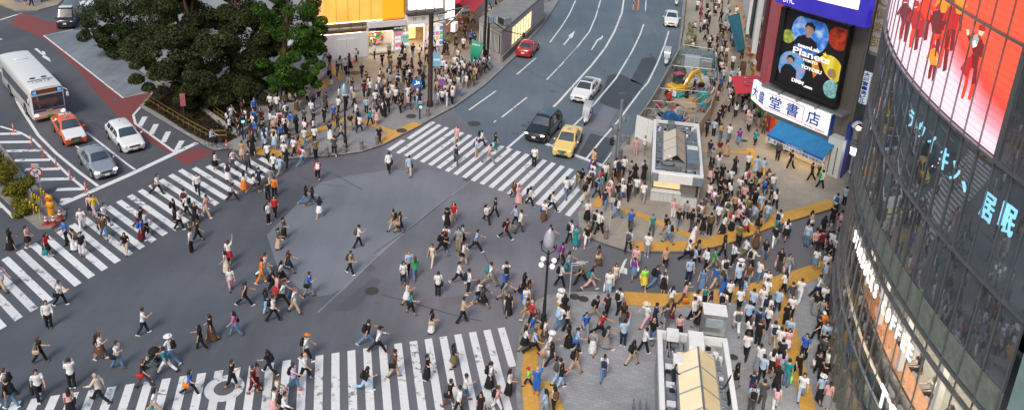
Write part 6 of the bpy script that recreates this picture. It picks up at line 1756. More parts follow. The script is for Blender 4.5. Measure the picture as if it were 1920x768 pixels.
f4.part('wall', WHITEP, wb, .3, f4.L, 3.0, 13, -1.5, 0); f4.part('black_panel', DARKM, wb, 2.0, 5.0, 4.0, 8.5, 0, .15); f4.part('white_frame', WHITEP, wb, 5.6, 6.2, 3.4, 9, 0, .4); f4.part('shop_light_wall', LITWALL, wb, .3, f4.L, .4, 2.4, -1.5, -1.4); goods(wb, f4, .3, f4.L - .5, .2, 1.6, -.7, 140, 12)
f4.part('brown_cabinet', mat('brown_cabinet', (.10, .05, .03), .5), wb, 1.0, 2.4, KZ, 1.4, .2, .7)
cb = thing('shop_building', 'far row of shops with coloured signs at top of the right sidewalk', 'building')
f5 = PF(G(1388, 42, KZ), G(1352, -60, KZ)); f5.part('wall', CONC, cb, 0, f5.L, 2.8, 12, -2, 0); f5.part('shop_light_wall', LITWALL, cb, .3, f5.L, .4, 2.4, -1.4, -1.3)
for k in range(9): f5.part('sign_panel', SGM[k % 6], cb, .4 + k * 2.3, 2.3 + k * 2.3, 3.2 + .4 * (k % 3), 5.0 + (k % 4) * .7, 0, .3)
f5.part('yellow_sign', SGM[0], cb, 2.5, 3.0, 2.6, 6.0, .2, 1.3)
# --- shop front with vending goods at the bookshop corner
gs = thing('market_stall', 'stall of bright green and red goods below the bookshop sign corner', 'stall')
sp0 = G(1425, 228, KZ); MB().box((sp0.x, sp0.y, .6), (.7, 1.9, .9), rz=.3, bev=.05).build('counter', WHITEP, gs)
r = random.Random(5); b = MB(); gm_ = [MATS['goods_green'], MATS['goods_red'], MATS['goods_yellow'], MATS['goods_white'], MATS['goods_pink']]
for k in range(70): b.box((sp0.x + r.uniform(-.5, .5), sp0.y + r.uniform(-1.4, 1.4), 1.1 + r.uniform(0, .7)), (.25, .25, .25), rz=r.random(), mi=r.choice([0, 0, 1, 2, 3, 4]))
b.build('shelved_goods', gm_, gs); MB().box((sp0.x + .3, sp0.y - 1.9, 1.1), (.5, .7, 2.0), rz=.3, bev=.05).build('red_banner', mat('red_banner', (.5, .06, .06), .6, var=.4, scale=4), gs)
# --- lantern street light at the alley mouth
sl_ = thing('street_lamp', 'grey lantern street lamp with curved white name arch beside the glass building', 'street lamp', G(1589, 345, KZ))
p0 = G(1589, 345, KZ); fl = PF(p0, p0 + f1.d)
MB().tube([(0, 0, 0), (0, 0, .6), (0, 0, .62), (0, 0, 3.1)], [.22, .2, .12, .1], 14).build('pole', GALV, sl_, True); MB().ell((0, 0, 1.0), (.2, .2, .18), 12, 6).build('collar', GALV, sl_, True)
MB().tube([(0, 0, 2.55), (0, 0, 3.15)], [.27, .3], 16).build('lit_lantern', emit('lantern_light', (1, .97, .9), 4), sl_, True)
MB().tube([(0, 0, 3.15), (0, 0, 3.3), (0, 0, 3.35), (0, 0, 4.6)], [.34, .36, .3, .36], 18).build('lantern_body', GALV, sl_, True)
for s in (3.45, 3.75): MB().tube([(0, 0, s), (0, 0, s + .1)], .38, 18).build('lantern_band', STEEL, sl_, True)
b = MB(); pts = [(-.55 * math.cos(t * math.pi / 10) - .1, -.1, 4.2 + 1.0 * math.sin(t * math.pi / 10)) for t in range(2, 9)]; b.tube(pts, [(.05, .26)] * 7, 8); b.build('name_arch', WHITEP, sl_, True)
for t in (-.15, .25): MB().ell((t, -.2, 4.75), (.16, .16, .16), 12, 8).build('lit_globe', emit('globe_light', (1, .85, .6), 3), sl_, True)

# ---------------------------------------------------------------- top-centre shops
g1 = PF(G(607, 110, KZ), G(830, 88, KZ))
def X(x, y, o=0.): return g1.px(x, y, o)
ob = thing('lit_building', 'orange glowing glass fronted building behind the white hoarding', 'building')
OR = bpy.data.materials.new('glowing_orange_glass'); OR.use_nodes = True
def orange_mat():
    nt = OR.node_tree; N = nt.nodes; L = nt.links; b = N['Principled BSDF']; tc = N.new('ShaderNodeTexCoord'); n = N.new('ShaderNodeTexNoise'); n.inputs['Scale'].default_value = .28; n.inputs['Detail'].default_value = 3; L.new(tc.outputs['Object'], n.inputs[0])
    cr = N.new('ShaderNodeValToRGB'); e = cr.color_ramp.elements; e[0].position = .3; e[0].color = (1, .25, .02, 1); e[1].position = .72; e[1].color = (1, .50, .12, 1); L.new(n.outputs['Fac'], cr.inputs[0])
    L.new(cr.outputs[0], b.inputs['Emission Color']); b.inputs['Emission Strength'].default_value = 1.0; b.inputs['Base Color'].default_value = (.5, .2, .05, 1); b.inputs['Roughness'].default_value = .15
orange_mat()
zO = X(680, 40)[1]; uR = X(757, 36)[0]; uM = X(719, 37)[0]
g1.part('glowing_glass', OR, ob, 0.2, uM - .1, zO, zO + 9, -6, -.1); g1.part('glowing_panel', emit('deep_orange_panel', (1, .32, .015), .95), ob, uM, uR, zO + .05, zO + 9, -6, -.1)
g1.part('light_strip', emit('cove_light_strip', (1, .85, .5), 3), ob, .2, uM - .1, zO - .12, zO, -.5, -.05); 
for k in range(1, 5): g1.part('glass_joint', DARKM, ob, .2 + k * (uM - .3) / 5, .225 + k * (uM - .3) / 5, zO, zO + 9, -.1, -.06)
BRB = mat('brown_fascia', (.16, .10, .085), .6, var=.2)
g1.part('fascia', BRB, ob, 0, uR, zO - 1.25, zO - .15, -4, -.35); g1.part('fascia_ledge', CONC, ob, 0, uR, zO - .75, zO - .62, -.35, .1); g1.part('lower_glow', WARM, ob, .2, uR * .62, 1.6, 2.7, -2.2, -2.1); g1.part('lower_wall', SHADE, ob, 0, uR * .62, KZ, zO - 1.2, -4.4, -4.2)
for k in range(7): g1.part('rail_post', DARKM, ob, .4 + k * uR / 7, .45 + k * uR / 7, zO - .62, zO - .1, .02, .07)
g1.part('handrail', DARKM, ob, 0, uR, zO - .12, zO - .07, .0, .06)
# hoarding with a gate
hb = thing('hoarding', 'white building site hoarding with closed gate below the orange building', 'fence'); uh0, uh1 = X(607, 110)[0] - .1, X(687, 98)[0]
zh = 2.75; HW = mat('white_hoarding_panel', (.76, .79, .83), .5, var=.05)
k = 0; u = uh0
while u < uh1 - .05: g1.part('hoarding_panel', HW, hb, u + .01, min(u + .9, uh1), KZ, zh, .55, .6); u += .9
gu0, gu1 = X(632, 110)[0], X(662, 106)[0]
g1.part('gate', mat('white_gate', (.78, .80, .84), .5, var=.04), hb, gu0, (gu0 + gu1) / 2 - .02, KZ, 2.2, .6, .66); g1.part('gate', MATS['white_gate'], hb, (gu0 + gu1) / 2 + .02, gu1, KZ, 2.2, .6, .66)
hl = PF(g1.pt(uh0, 0, .58), G(560, 96, KZ))
for k in range(6): hl.part('hoarding_panel', HW, hb, k * 1.0, k * 1.0 + .98, KZ, zh, -.05, 0)
# first shop
s1_ = thing('shop_building', 'bright small shop beside the white hoarding with people at its counter', 'building'); a0, a1, a2 = X(690, 96)[0], X(737, 92)[0], X(759, 90)[0]
g1.part('back_wall', WHITEP, s1_, a0, a2, KZ, 2.9, -3, -2.9); g1.part('ceiling', WHITEP, s1_, a0, a2, 2.5, 2.62, -3, 0); g1.part('shop_light', WARM2, s1_, a0 + .2, a1 - .1, 2.42, 2.48, -2.8, -.2); g1.part('side_wall', WHITEP, s1_, a0 - .12, a0, KZ, 3.0, -3, .3)
g1.part('notice_board', mat('white_price_board', (.6, .62, .64), .5, var=.5, scale=5), s1_, a1, a2, KZ, 2.4, -.4, .15); g1.part('step', CONC, s1_, a0 + .2, a1, KZ, KZ + .18, .0, .5)
for q in range(10): g1.part('notice', SGM[(q * 5) % 6 if q % 3 else 2], s1_, a1 + .15 + (q % 2) * .9, a1 + .8 + (q % 2) * .9, .35 + (q // 2) * .4, .62 + (q // 2) * .4, .15, .165)
g1.part('sign_strip', DARKM, s1_, X(704, 58)[0], a2, 2.62, 2.95, .0, .35); g1.part('white_fascia', WHITEP, s1_, a0, a2, 2.98, 3.6, -.8, .25); goods(s1_, g1, a0 + .3, a1 - .3, .3, 1.9, -2.6, 90, 21)
g1.text('ばら売店', PW, s1_, (a1 + a2) / 2, 2.79, .36, .22, w=1.3)
# second shop
s2_ = thing('shop_building', 'shop with four lit white panels above a golden doorway', 'building'); c0, c1, c2 = X(762, 93)[0], X(797, 91)[0], X(834, 88)[0]
g1.part('back_wall', SHADE, s2_, c0, c2, KZ, 3.2, -3.5, -3.4); g1.part('doorway_glow', WARM, s2_, c0 + .2, c1 - .1, 2.6, 2.7, -3, -.2); g1.part('doorway_back', emit('golden_shop_back', (1, .6, .2), 1.1), s2_, c0 + .2, c1, .3, 2.5, -3.3, -3.2); g1.part('poster_window', mat('pink_white_posters', (.65, .5, .5), .4, var=.6, scale=3, em=(1, .8, .75), ems=.35), s2_, c1 + .1, c2 - .3, .3, 2.7, -.2, .05)
for q in range(16): g1.part('poster', SGM[q % 6], s2_, c1 + .25 + (q % 4) * .45, c1 + .6 + (q % 4) * .45, .45 + (q // 4) * .55, .85 + (q // 4) * .55, .05, .065)
g1.part('pier', WHITEP, s2_, c1 - .1, c1 + .1, KZ, 2.9, -.3, .1); g1.part('pier', WHITEP, s2_, c0, c0 + .2, KZ, 2.9, -.3, .1); g1.part('pier', CONC, s2_, c2 - .3, c2 + .1, KZ, 5, -.3, .1)
zB = X(790, 27)[1]; g1.part('white_band', mat('pale_band', (.62, .62, .64), .5, var=.1, em=(1, .95, .85), ems=.12), s2_, c0, c2, 2.9, zB, -3.5, .1); g1.part('sill', DARKM, s2_, c0, c2, zB, zB + .1, -.3, .45)
for q in range(4):
    uu = c0 + .3 + q * (c2 - c0 - .4) / 4; g1.part('lit_panel', emit('white_lit_panel', (1, .93, .82), 1.7), s2_, uu, uu + (c2 - c0) / 4 - .3, zB + .5, zB + 6, -.3, -.1); MB().ell(g1.pt(uu + .6, zB + .45, .55), (.14, .2, .1), 10, 6).build('panel_lamp', DARKM, s2_, True); g1.text('ロ', DARKM, s2_, uu + .55, zB - .45, .11, .3)
g1.part('frame', GALV, s2_, c0, c2, zB + .1, zB + 6.2, -3, -.3)
# alley side: red awning shop
g2 = PF(G(838, 90, KZ), G(908, 12, KZ)); s3_ = thing('shop_building', 'corner shop with white lit sign pillar and red slanted sign up the alley', 'building')
g2.part('wall', SHADE, s3_, .3, g2.L, 2.7, 9, -5, -.1); g2.part('shop_light_wall', LITWALL, s3_, .3, g2.L, .3, 2.5, -2.2, -2.1); g2.part('lit_pillar', emit('white_sign_pillar', (1, .97, .95), 1.3), s3_, .05, .95, 3.3, 10, -.3, .5)
zz = 4.2; g2.part('red_sign', mat('red_lit_sign', (.6, .03, .05), .4, em=(1, .06, .08), ems=.35), s3_, 3.4, 9.6, zz, zz + 1.3, -.1, .25); g2.text('JORED', PW, s3_, 6.6, zz + .65, .26, .9, w=5.0, bold=.02)
aw_ = thing('awning', 'red sloping shop awning below the red lettered sign', 'awning')
poly_part('canvas', MATS['red_awning_canvas'], aw_, [g2.pt(4.0, zz - .1, .1), g2.pt(10.5, zz - .1, .1), g2.pt(10.3, zz - 1.0, 1.9), g2.pt(4.2, zz - 1.0, 1.9)], .06)
goods(s3_, g2, .8, g2.L - 1, .2, 1.6, -.5, 160, 33); g2.part('orange_front', mat('orange_shopfront', (.6, .22, .05), .5, var=.2, em=(1, .4, .05), ems=.3), s3_, 11, g2.L, 2.7, 5.2, -.1, .2)
g2.part('white_sign', MATS['sign_white'], s3_, .2, 1.4, 1.9, 2.8, .3, .8); g2.text('お', SR, s3_, .8, 2.35, .81, .6)
# grey kiosk building
kA, kB, kC = G(897, 92, KZ), G(938, 117, KZ), G(1018, 40, KZ); kD = kA + (kC - kB)
kz = 3.3; kk = thing('kiosk_building', 'flat roofed grey kiosk with louvred wall beside the green sign board', 'building')
b = MB(); b.prism([(p.x, p.y) for p in (kA, kB, kC, kD)], KZ, kz, 0); b.build('wall', mat('pale_grey_cladding', (.42, .40, .41), .6, var=.1), kk)
b = MB(); b.prism([(p.x + (p.x - (kA.x + kC.x) / 2) * .02, p.y + (p.y - (kA.y + kC.y) / 2) * .02) for p in (kA, kB, kC, kD)], kz, kz + .25, 0); b.build('roof', mat('grey_roof_sheet', (.24, .24, .23), .6, var=.2, scale=.8), kk)
fk = PF(kA, kB); fr_ = PF(kB, kC)
for q in range(15): fk.part('louvre', WHITEP, kk, .25 + q * (fk.L - .5) / 15, .25 + q * (fk.L - .5) / 15 + .1, 1.0, 2.9, 0, .06)
fk.part('louvre_back', DARKM, kk, .2, fk.L - .2, .95, 2.95, -.05, .02)
for q in range(7): fr_.part('lit_window', emit('yellow_lit_window', (1, .8, .4), 1.0), kk, 3.6 + q * 1.05, 4.5 + q * 1.05, .9, 2.8, 0, .03)
for q in range(8): fr_.part('window_bar', WHITEP, kk, 3.5 + q * 1.05, 3.6 + q * 1.05, .85, 2.9, 0, .08)
fr_.part('base_wall', CONC, kk, 0, fr_.L, KZ, .8, 0, .25)
b = MB(); c_ = fk.pt(fk.L * .62, kz + .7, -1.4); b.box(c_, (1.3, .9, .8), rz=math.atan2(fk.d.y, fk.d.x), bev=.04); b.build('air_conditioner', GALV, kk)
c2_ = fk.pt(fk.L * .62, kz + .7, -.92); b = MB(); b.box(c2_, (1.1, .05, .6), rz=math.atan2(fk.d.y, fk.d.x)); b.build('air_grille', DARKM, kk)
# building blocks beyond the top edge that the glass and the windows look onto
# ---------------------------------------------------------------- trees and planting
def leafmat(n, c, v=.35):
    m = mat(n, c, .8, var=v, scale=.9, spec=.12); return m
LD = [leafmat('dark_needle_leaf', (.034, .044, .017)), leafmat('olive_needle_leaf', (.066, .076, .026)), leafmat('blackish_leaf', (.018, .025, .010)), leafmat('brownish_needle_leaf', (.075, .066, .026))]  # the darkest leaf tone is scattered at random among the others
LG = [leafmat('green_leaf', (.045, .10, .014)), leafmat('bright_green_leaf', (.09, .19, .022)), leafmat('dark_green_leaf', (.02, .05, .01))]
LB = [leafmat('bush_leaf', (.12, .13, .018)), leafmat('yellow_green_bush_leaf', (.26, .22, .025)), leafmat('dark_bush_leaf', (.03, .04, .01))]
BARK = mat('brown_bark', (.09, .05, .03), .9, var=.35, scale=6, bump=.6, bscale=20)
def leaves(b, c, r, n, size, rg, weights, droop=.0, flat=1.):
    for _ in range(n):
        while True:
            d = Vector((rg.uniform(-1, 1), rg.uniform(-1, 1), rg.uniform(-1, 1)))
            if .05 < d.length <= 1: break
        d = d.normalized() * (d.length ** .45)
        p = Vector(c) + Vector((d.x * r, d.y * r, d.z * r * flat - droop * (d.x * d.x + d.y * d.y) * r))
        s = size * rg.uniform(.6, 1.4); nrm = (d + Vector((rg.gauss(0, .6), rg.gauss(0, .6), rg.gauss(0, .6) + .5))).normalized(); u = nrm.orthogonal().normalized(); u = Matrix.Rotation(rg.uniform(0, 6.28), 3, nrm) @ u; v = nrm.cross(u)
        mi = rg.choices(range(len(weights)), weights)[0]
        b.add([p - u * s * .5, p + v * s * .22 + nrm * s * .05, p + u * s * .6, p - v * s * .22 + nrm * s * .05], [(0, 1, 2, 3)], mi)
def at_depth(x, y, base):                          # the point seen at x, y in the upright plane through a trunk
    n = Vector((-base.x, -base.y, 0)); d = ray(x, y); t = n.dot(Vector((base.x, base.y, 0)) - CAM) / n.dot(d); return CAM + d * t
def tree(label, base, crowns, mats, weights, n, size, seed, droop, flat, name='tree', trunk_r=.28, inner=None):
    rg = random.Random(seed); root = thing(name, label, 'tree', base); cs = []
    for x, y, r, dd in crowns:
        p = at_depth(x, y, base); f = (p - CAM).normalized(); p = p + Vector((f.x, f.y, 0)).normalized() * dd; cs.append((p - base, r))
    b = MB()
    for c, r in cs:
        for _ in range(7):
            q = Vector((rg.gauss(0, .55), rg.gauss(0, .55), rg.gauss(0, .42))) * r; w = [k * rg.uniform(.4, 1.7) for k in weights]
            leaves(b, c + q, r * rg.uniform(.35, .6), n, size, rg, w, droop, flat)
    b.build('crown', mats, root)
    top = max(c.z for c, r in cs); t = MB(); lean = sum((c for c, r in cs), Vector()) / len(cs)
    t.tube([(0, 0, -.1), (0, 0, .4), (lean.x * .1, lean.y * .1, top * .35), (lean.x * .4, lean.y * .4, top * .7), (lean.x * .6, lean.y * .6, top * .95)], [trunk_r * 1.5, trunk_r, trunk_r * .85, trunk_r * .5, .05], 10); t.build('trunk', BARK, root, True)
    for c, r in cs[::2]:
        z = max(top * .25, c.z * .7); k = z / top; MB().tube([(lean.x * .5 * k, lean.y * .5 * k, z), (c.x * .5 + lean.x * .25 * k, c.y * .5 + lean.y * .25 * k, (z + c.z) / 2), c], [trunk_r * .4, trunk_r * .25, .03], 6).build('limb', BARK, root, True)
    return root
T1 = [(300, 18, 2.2, 2), (345, 40, 2.3, 1), (290, 60, 2.0, 0), (330, 85, 2.2, -1), (375, 20, 2.2, 2), (360, 115, 2.0, -2), (310, 118, 1.5, 0), (395, 75, 2.3, -1), (340, 150, 1.3, -2), (270, 90, 1.5, 1), (385, 150, 1.6, -2.5), (285, 130, 1.2, -1), (265, 112, 1.1, 0), (320, -25, 2.2, 2), (370, -35, 2.2, 3)]
T2 = [(420, 30, 2.3, 1), (470, 20, 2.2, 2), (440, 70, 2.3, -.5), (480, 65, 2.0, 0), (425, 115, 2.1, -2), (470, 110, 1.9, -1.5), (440, 145, 1.7, -2.5), (400, 158, 1.3, -2.5), (475, 140, 1.2, -2), (500, 40, 1.9, 1), (510, 85, 1.4, 0), (492, 118, 1.3, -1), (430, -25, 2.2, 2), (480, -35, 2.0, 3)]
T3 = [(190, 25, 1.9, 0), (225, 10, 2.0, 1), (250, 40, 1.9, 0), (215, 60, 1.6, -.5), (245, 80, 1.4, -1), (180, 55, 1.1, 0), (260, 15, 2.0, 2), (200, 82, .9, -.5), (215, -20, 1.9, 2), (260, -25, 1.8, 2)]
T4 = [(550, 20, 1.7, 0), (580, 5, 1.6, 1), (530, 50, 1.8, 0), (575, 55, 1.3, -.5), (550, 85, 1.7, -.5), (585, 95, 1.2, 0), (520, 100, 1.4, -1), (580, 125, 1.0, -.5), (550, 130, 1.2, -1), (520, 145, 1.0, -1), (555, 158, .75, -1), (570, 145, .8, -1), (590, 75, .8, 0)]
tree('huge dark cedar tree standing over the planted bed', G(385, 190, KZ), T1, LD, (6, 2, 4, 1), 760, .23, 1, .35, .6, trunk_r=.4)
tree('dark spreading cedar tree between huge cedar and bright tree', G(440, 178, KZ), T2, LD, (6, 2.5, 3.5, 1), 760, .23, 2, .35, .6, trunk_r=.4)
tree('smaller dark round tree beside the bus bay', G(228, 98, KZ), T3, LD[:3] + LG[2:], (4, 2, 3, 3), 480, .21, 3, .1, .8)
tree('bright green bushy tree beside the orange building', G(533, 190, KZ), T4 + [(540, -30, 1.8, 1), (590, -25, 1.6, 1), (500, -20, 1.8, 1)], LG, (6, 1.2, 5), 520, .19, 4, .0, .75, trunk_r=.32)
def bush(label, x, y, h, r, seed, mats=LB, w=(4, 3, 2), n=1100, name='bush', size=.14):
    rg = random.Random(seed); p = G(x, y, z_at(G(x, y))); root = thing(name, label, 'bush', p); b = MB()
    for _ in range(14):
        q = Vector((rg.gauss(0, .38) * r, rg.gauss(0, .45) * r, h * rg.uniform(.25, .85))); leaves(b, q, r * rg.uniform(.35, .55), n // 3, size, rg, [k * rg.uniform(.4, 1.6) for k in w], 0, .9)
    b.build('foliage', mats, root); s = MB()
    for k in range(5): a = k * 1.26; s.tube([(0, 0, 0), (math.cos(a) * r * .3, math.sin(a) * r * .3, h * .4), (math.cos(a) * r * .6, math.sin(a) * r * .6, h * .75)], [.03, .022, .01], 5)
    s.build('stems', BARK, root)
for lab, x, y, h, r, sd_ in (('round olive bush at the front of the traffic island', 36, 378, 1.7, .95, 1), ('yellow green bush second from the traffic island tip', 14, 352, 1.9, 1.0, 2), ('dark olive bush at the left photo edge on the island', -12, 330, 1.9, 1.1, 3), ('low green shrub beside the yellow barriers', 45, 402, .7, .6, 4)): bush(lab, x, y, h, r, sd_)
SOIL = mat('reddish_soil_and_groundcover', (.045, .026, .018), .95, var=.5, scale=1.6, bump=.8, bscale=8)
bed = [(270, 198), (288, 172), (302, 160), (345, 176), (392, 216), (448, 256), (424, 268), (392, 268), (352, 248), (306, 218)]
struct(MB().sheet(P(bed, KZ), KZ + .03).build('planting_soil', SOIL)); struct(MB().sheet(P([(345, 174), (455, 250), (476, 232), (480, 205), (440, 160), (380, 140), (302, 158)], KZ), KZ + .025).build('planting_soil', SOIL))
rg = random.Random(8); b = MB(); bp2 = [(p.x, p.y) for p in P(bed, KZ)]; mnx, mxx = min(p[0] for p in bp2), max(p[0] for p in bp2); mny, mxy = min(p[1] for p in bp2), max(p[1] for p in bp2)
bp3 = [(p.x, p.y) for p in P([(345, 174), (455, 250), (476, 232), (480, 205), (440, 160), (380, 140), (302, 158)], KZ)]
for _ in range(16000):
    x, y = rg.uniform(mnx - 1, mxx + 4), rg.uniform(mny - 1, mxy + 8)
    if inside((x, y), bp2) or inside((x, y), bp3):
        s = rg.uniform(.08, .2); a = rg.uniform(0, 6.28); z = KZ + .05 + rg.random() * .28; u = Vector((math.cos(a), math.sin(a), rg.gauss(0, .3))) * s; v = Vector((-math.sin(a), math.cos(a), rg.gauss(0, .4))) * s * .5; p = Vector((x, y, z)); b.add([p - u, p - v, p + u, p + v], [(0, 1, 2, 3)], rg.choices((0, 1, 2), (5, 2, 2))[0])
gc = b.build('ground_cover', [leafmat('reddish_ground_cover_leaf', (.05, .028, .016)), leafmat('olive_ground_cover_leaf', (.045, .042, .016)), LD[2]]); tag(gc, 'low reddish brown ground cover filling the planted beds', 'ground cover'); gc['kind'] = 'stuff'
STONE = mat('pale_bed_edging', (.36, .35, .33), .8, var=.2, scale=3)
def wall_run(label, pts, w, h, m, name='low_wall', cat='wall', z=KZ):
    g_ = P(pts, z); o = MB(); bt = [(p.x, p.y) for p in g_]; o.ribbon(bt, w, z + h)
    for s in (-1, 1):
        L_ = []
        for i, p in enumerate(bt):
            a, c = bt[max(0, i - 1)], bt[min(len(bt) - 1, i + 1)]; d = Vector((c[0] - a[0], c[1] - a[1], 0)).normalized(); n = Vector((-d.y, d.x, 0)) * s * w / 2; L_ += [(p[0] + n.x, p[1] + n.y, z), (p[0] + n.x, p[1] + n.y, z + h)]
        for i in range(len(bt) - 1): q = (2 * i, 2 * i + 2, 2 * i + 3, 2 * i + 1); o.add([L_[k] for k in (q if s < 0 else reversed(q))], [(0, 1, 2, 3)])
    return tag(o.build(name, m), label, cat)
wall_run('pale stone edging between the two planted beds', [(284, 142), (300, 156), (345, 176), (392, 216), (448, 257), (456, 248), (474, 236), (480, 216), (476, 205)], .35, .3, STONE, 'stone_edging')
wall_run('short stone planter edge under the smaller round tree', [(205, 80), (222, 100), (240, 104), (248, 92), (250, 84)], .35, .5, STONE, 'stone_edging')
wall_run('curved stone seat ring around the bright tree trunk', [(505, 190), (512, 200), (530, 205), (560, 200), (575, 190), (570, 178)], .45, .45, STONE, 'round_bench')
wall_run('long stone steps edge beside the bright green tree', [(562, 178), (598, 150), (606, 142)], .8, .4, STONE, 'step_edge')
def fence(label, pts, m, h=.8, n=10, rails=(.4, .8), r=.025, name='railing', z=KZ, cat='railing'):
    g_ = P(pts, z); root = thing(name, label, cat, g_[0]); L_ = [0]
    for a, c in zip(g_, g_[1:]): L_.append(L_[-1] + (c - a).length)
    def at(t):
        s = t * L_[-1]
        for i in range(len(g_) - 1):
            if s <= L_[i + 1] + 1e-6: return g_[i].lerp(g_[i + 1], (s - L_[i]) / max(1e-6, L_[i + 1] - L_[i])) - g_[0]
        return g_[-1] - g_[0]
    for k in range(n + 1): p = at(k / n); MB().tube([p, p + Vector((0, 0, h))], r * 1.3, 6).build('post', m, root)
    for q in rails: MB().tube([at(k / (n * 2)) + Vector((0, 0, q)) for k in range(n * 2 + 1)], r, 6).build('rail', m, root)
    return root
BRASS = mat('gold_painted_rail', (.30, .20, .06), .5, .4); 
fence('thin gold railing along the kerb of the planted bed', [(272, 190), (308, 213), (352, 240), (392, 262), (425, 262)], BRASS, .6, 14)
fence('thin gold railing along the inner planted bed', [(402, 215), (430, 236), (452, 240), (470, 228)], BRASS, .6, 7)
fence('steel railing around the parked motorcycles', [(815, 205), (822, 178), (850, 150), (888, 128)], GALV, 1.0, 9)
# ---------------------------------------------------------------- poles, lamps, signals, signs
POLEG = mat('grey_painted_pole', (.22, .25, .28), .5, .3, .1); POLEB = mat('dark_brown_pole', (.05, .028, .024), .5, .2, .2); POLEK = mat('black_painted_pole', (.02, .022, .024), .45, .2, .1)
def heightat(base, y, z0):
    lo, hi = 0, 40
    for _ in range(40):
        m_ = (lo + hi) / 2
        if proj(base + Vector((0, 0, m_)))[1] > y: lo = m_
        else: hi = m_
    return lo
def bollard(x, y, i, m, label):
    p = G(x, y, z_at(G(x, y))); r = thing('bollard', label, 'bollard', p, 0, 'stone bollards along the kerbs')
    MB().tube([(0, 0, 0), (0, 0, .7), (0, 0, .76), (0, 0, .82)], [.15, .15, .12, .05], 14).build('post', m, r, True); MB().tube([(0, 0, .58), (0, 0, .63)], .157, 14).build('band', DARKM, r, True)
BOLM = mat('brown_grey_bollard', (.20, .16, .15), .6, var=.2)
for i, (x, y, lab) in enumerate(((579, 292, 'leftmost stone bollard along the plaza kerb'), (613, 292, 'stone bollard just left of the plaza lamp post'), (646, 286, 'stone bollard at the foot of the plaza lamp post'), (678, 280, 'stone bollard right of the plaza lamp post'), (707, 271, 'stone bollard beside the yellow strip at the plaza corner'), (802, 218, 'stone bollard at the foot of the round arrow sign'),
                                 (1131, 338, 'stone bollard at the right end of the far zebra crossing'), (1142, 319, 'stone bollard next to the twin signal poles'), (1163, 297, 'dark bollard behind the twin signal poles'), (1177, 270, 'stone bollard by the building site fence corner'), (1108, 430, 'stone bollard on the curved sidewalk corner'), (1136, 447, 'stone bollard at the foot of the white sign post'), (1007, 602, 'stone bollard left of the tall globe lamp'), (975, 420, ''))):
    if lab: bollard(x, y, i, BOLM, lab)
# globe lamp
p = G(1019, 603, KZ); lamp = thing('street_lamp', 'tall black street lamp with four white globes and glass dome top', 'street lamp', p)
H_ = heightat(p, 470, 0); MB().tube([(0, 0, 0), (0, 0, .5), (0, 0, .55), (0, 0, 1.4), (0, 0, 1.45), (0, 0, H_)], [.16, .14, .10, .09, .07, .06], 14).build('pole', POLEK, lamp, True)
GLB = mat('white_globe_glass', (.75, .73, .73), .2, var=0, em=(1, .95, .9), ems=.25)
for k in range(4):
    a = k * math.pi / 2 + .6; q = Vector((math.cos(a) * .42, math.sin(a) * .42, H_ - .75)); MB().tube([(0, 0, H_ - .75), q], .035, 6).build('arm', POLEK, lamp); MB().ell(q + Vector((0, 0, .02)), (.155, .155, .155), 14, 9).build('globe', GLB, lamp, True)
for s in (-1, 1): MB().tube([(s * .05, 0, H_ - .2), (s * .36, 0, H_ + .05), (s * .40, 0, H_ + .4)], .03, 6).build('dome_bracket', POLEK, lamp)
MB().tube([(0, 0, H_ + .35), (0, 0, H_ + .5), (0, 0, H_ + .9), (0, 0, H_ + 1.2), (0, 0, H_ + 1.35)], [.27, .33, .29, .17, .03], 18).build('dome', mat('violet_grey_dome', (.42, .43, .52), .25, .1, .25, 2), lamp, True)
# plaza lamp
p = G(648, 277, KZ); H_ = heightat(p, 172, 0); l2 = thing('street_lamp', 'slim dark street lamp with blue grey hood at the plaza kerb', 'street lamp', p)
MB().tube([(0, 0, 0), (0, 0, .8), (0, 0, .85), (0, 0, H_)], [.16, .14, .09, .07], 12).build('pole', POLEK, l2, True); MB().tube([(0, 0, H_ - .05), (0, 0, H_ + .1), (0, 0, H_ + .6), (0, 0, H_ + .7)], [.42, .40, .15, .04], 14).build('hood', mat('blue_grey_hood', (.22, .30, .38), .4, .3), l2, True); MB().tube([(0, 0, H_ - .25), (0, 0, H_ - .05)], .2, 12).build('lamp_glass', GLB, l2, True)
# twin signal poles by the site
p = G(1153, 327, KZ); H_ = heightat(p, 187, 0); tp_ = thing('signal_pole', 'tall blue grey signal pole with lamps at the far crossing corner', 'traffic signal', p)
MB().tube([(0, 0, 0), (0, 0, 2.8), (0, 0, 2.85), (0, 0, H_)], [.17, .16, .12, .11], 14).build('pole', POLEG, tp_, True)
def signal(parent, q, rz, n=3, col=None, sz=.3, vertical=False):
    b = MB(); w_, h_ = (n * sz + .08, sz + .1) if not vertical else (sz + .1, n * sz + .08); b.box(q, (w_, .22, h_), rz=rz, bev=.05); o = b.build('signal_head', POLEG if not vertical else POLEK, parent, True)
    for k in range(n):
        off = (k - (n - 1) / 2) * sz; d = Vector((math.cos(rz), math.sin(rz), 0)); f = Vector((math.sin(rz), -math.cos(rz), 0)); c = Vector(q) + (d * off if not vertical else Vector((0, 0, -off))) + f * .11
        cl = [mat('unlit_signal_lens', (.03, .03, .03), .3, var=0)] * n
        if col is not None and k == col[0]: cl[k] = col[1]
        MB().tube([c, c + f * .03], sz * .36, 12).build('lens', cl[k], o); 
        MB().tube([c + Vector((0, 0, sz * .36)), c + f * .2 + Vector((0, 0, sz * .36))], [(sz * .3, .01), (sz * .26, .01)], 6).build('visor', POLEG, o)
GRN = emit('lit_green_lamp', (.1, 1, .55), 5); RDL = emit('lit_red_lamp', (1, .08, .04), 3)
signal(tp_, (.35, .2, 4.6), R(75), 3, None); signal(tp_, (-.4, -.1, 3.9), R(100), 3, None); signal(tp_, (-.3, 0, 2.5), R(80), 2, None, .26, True)
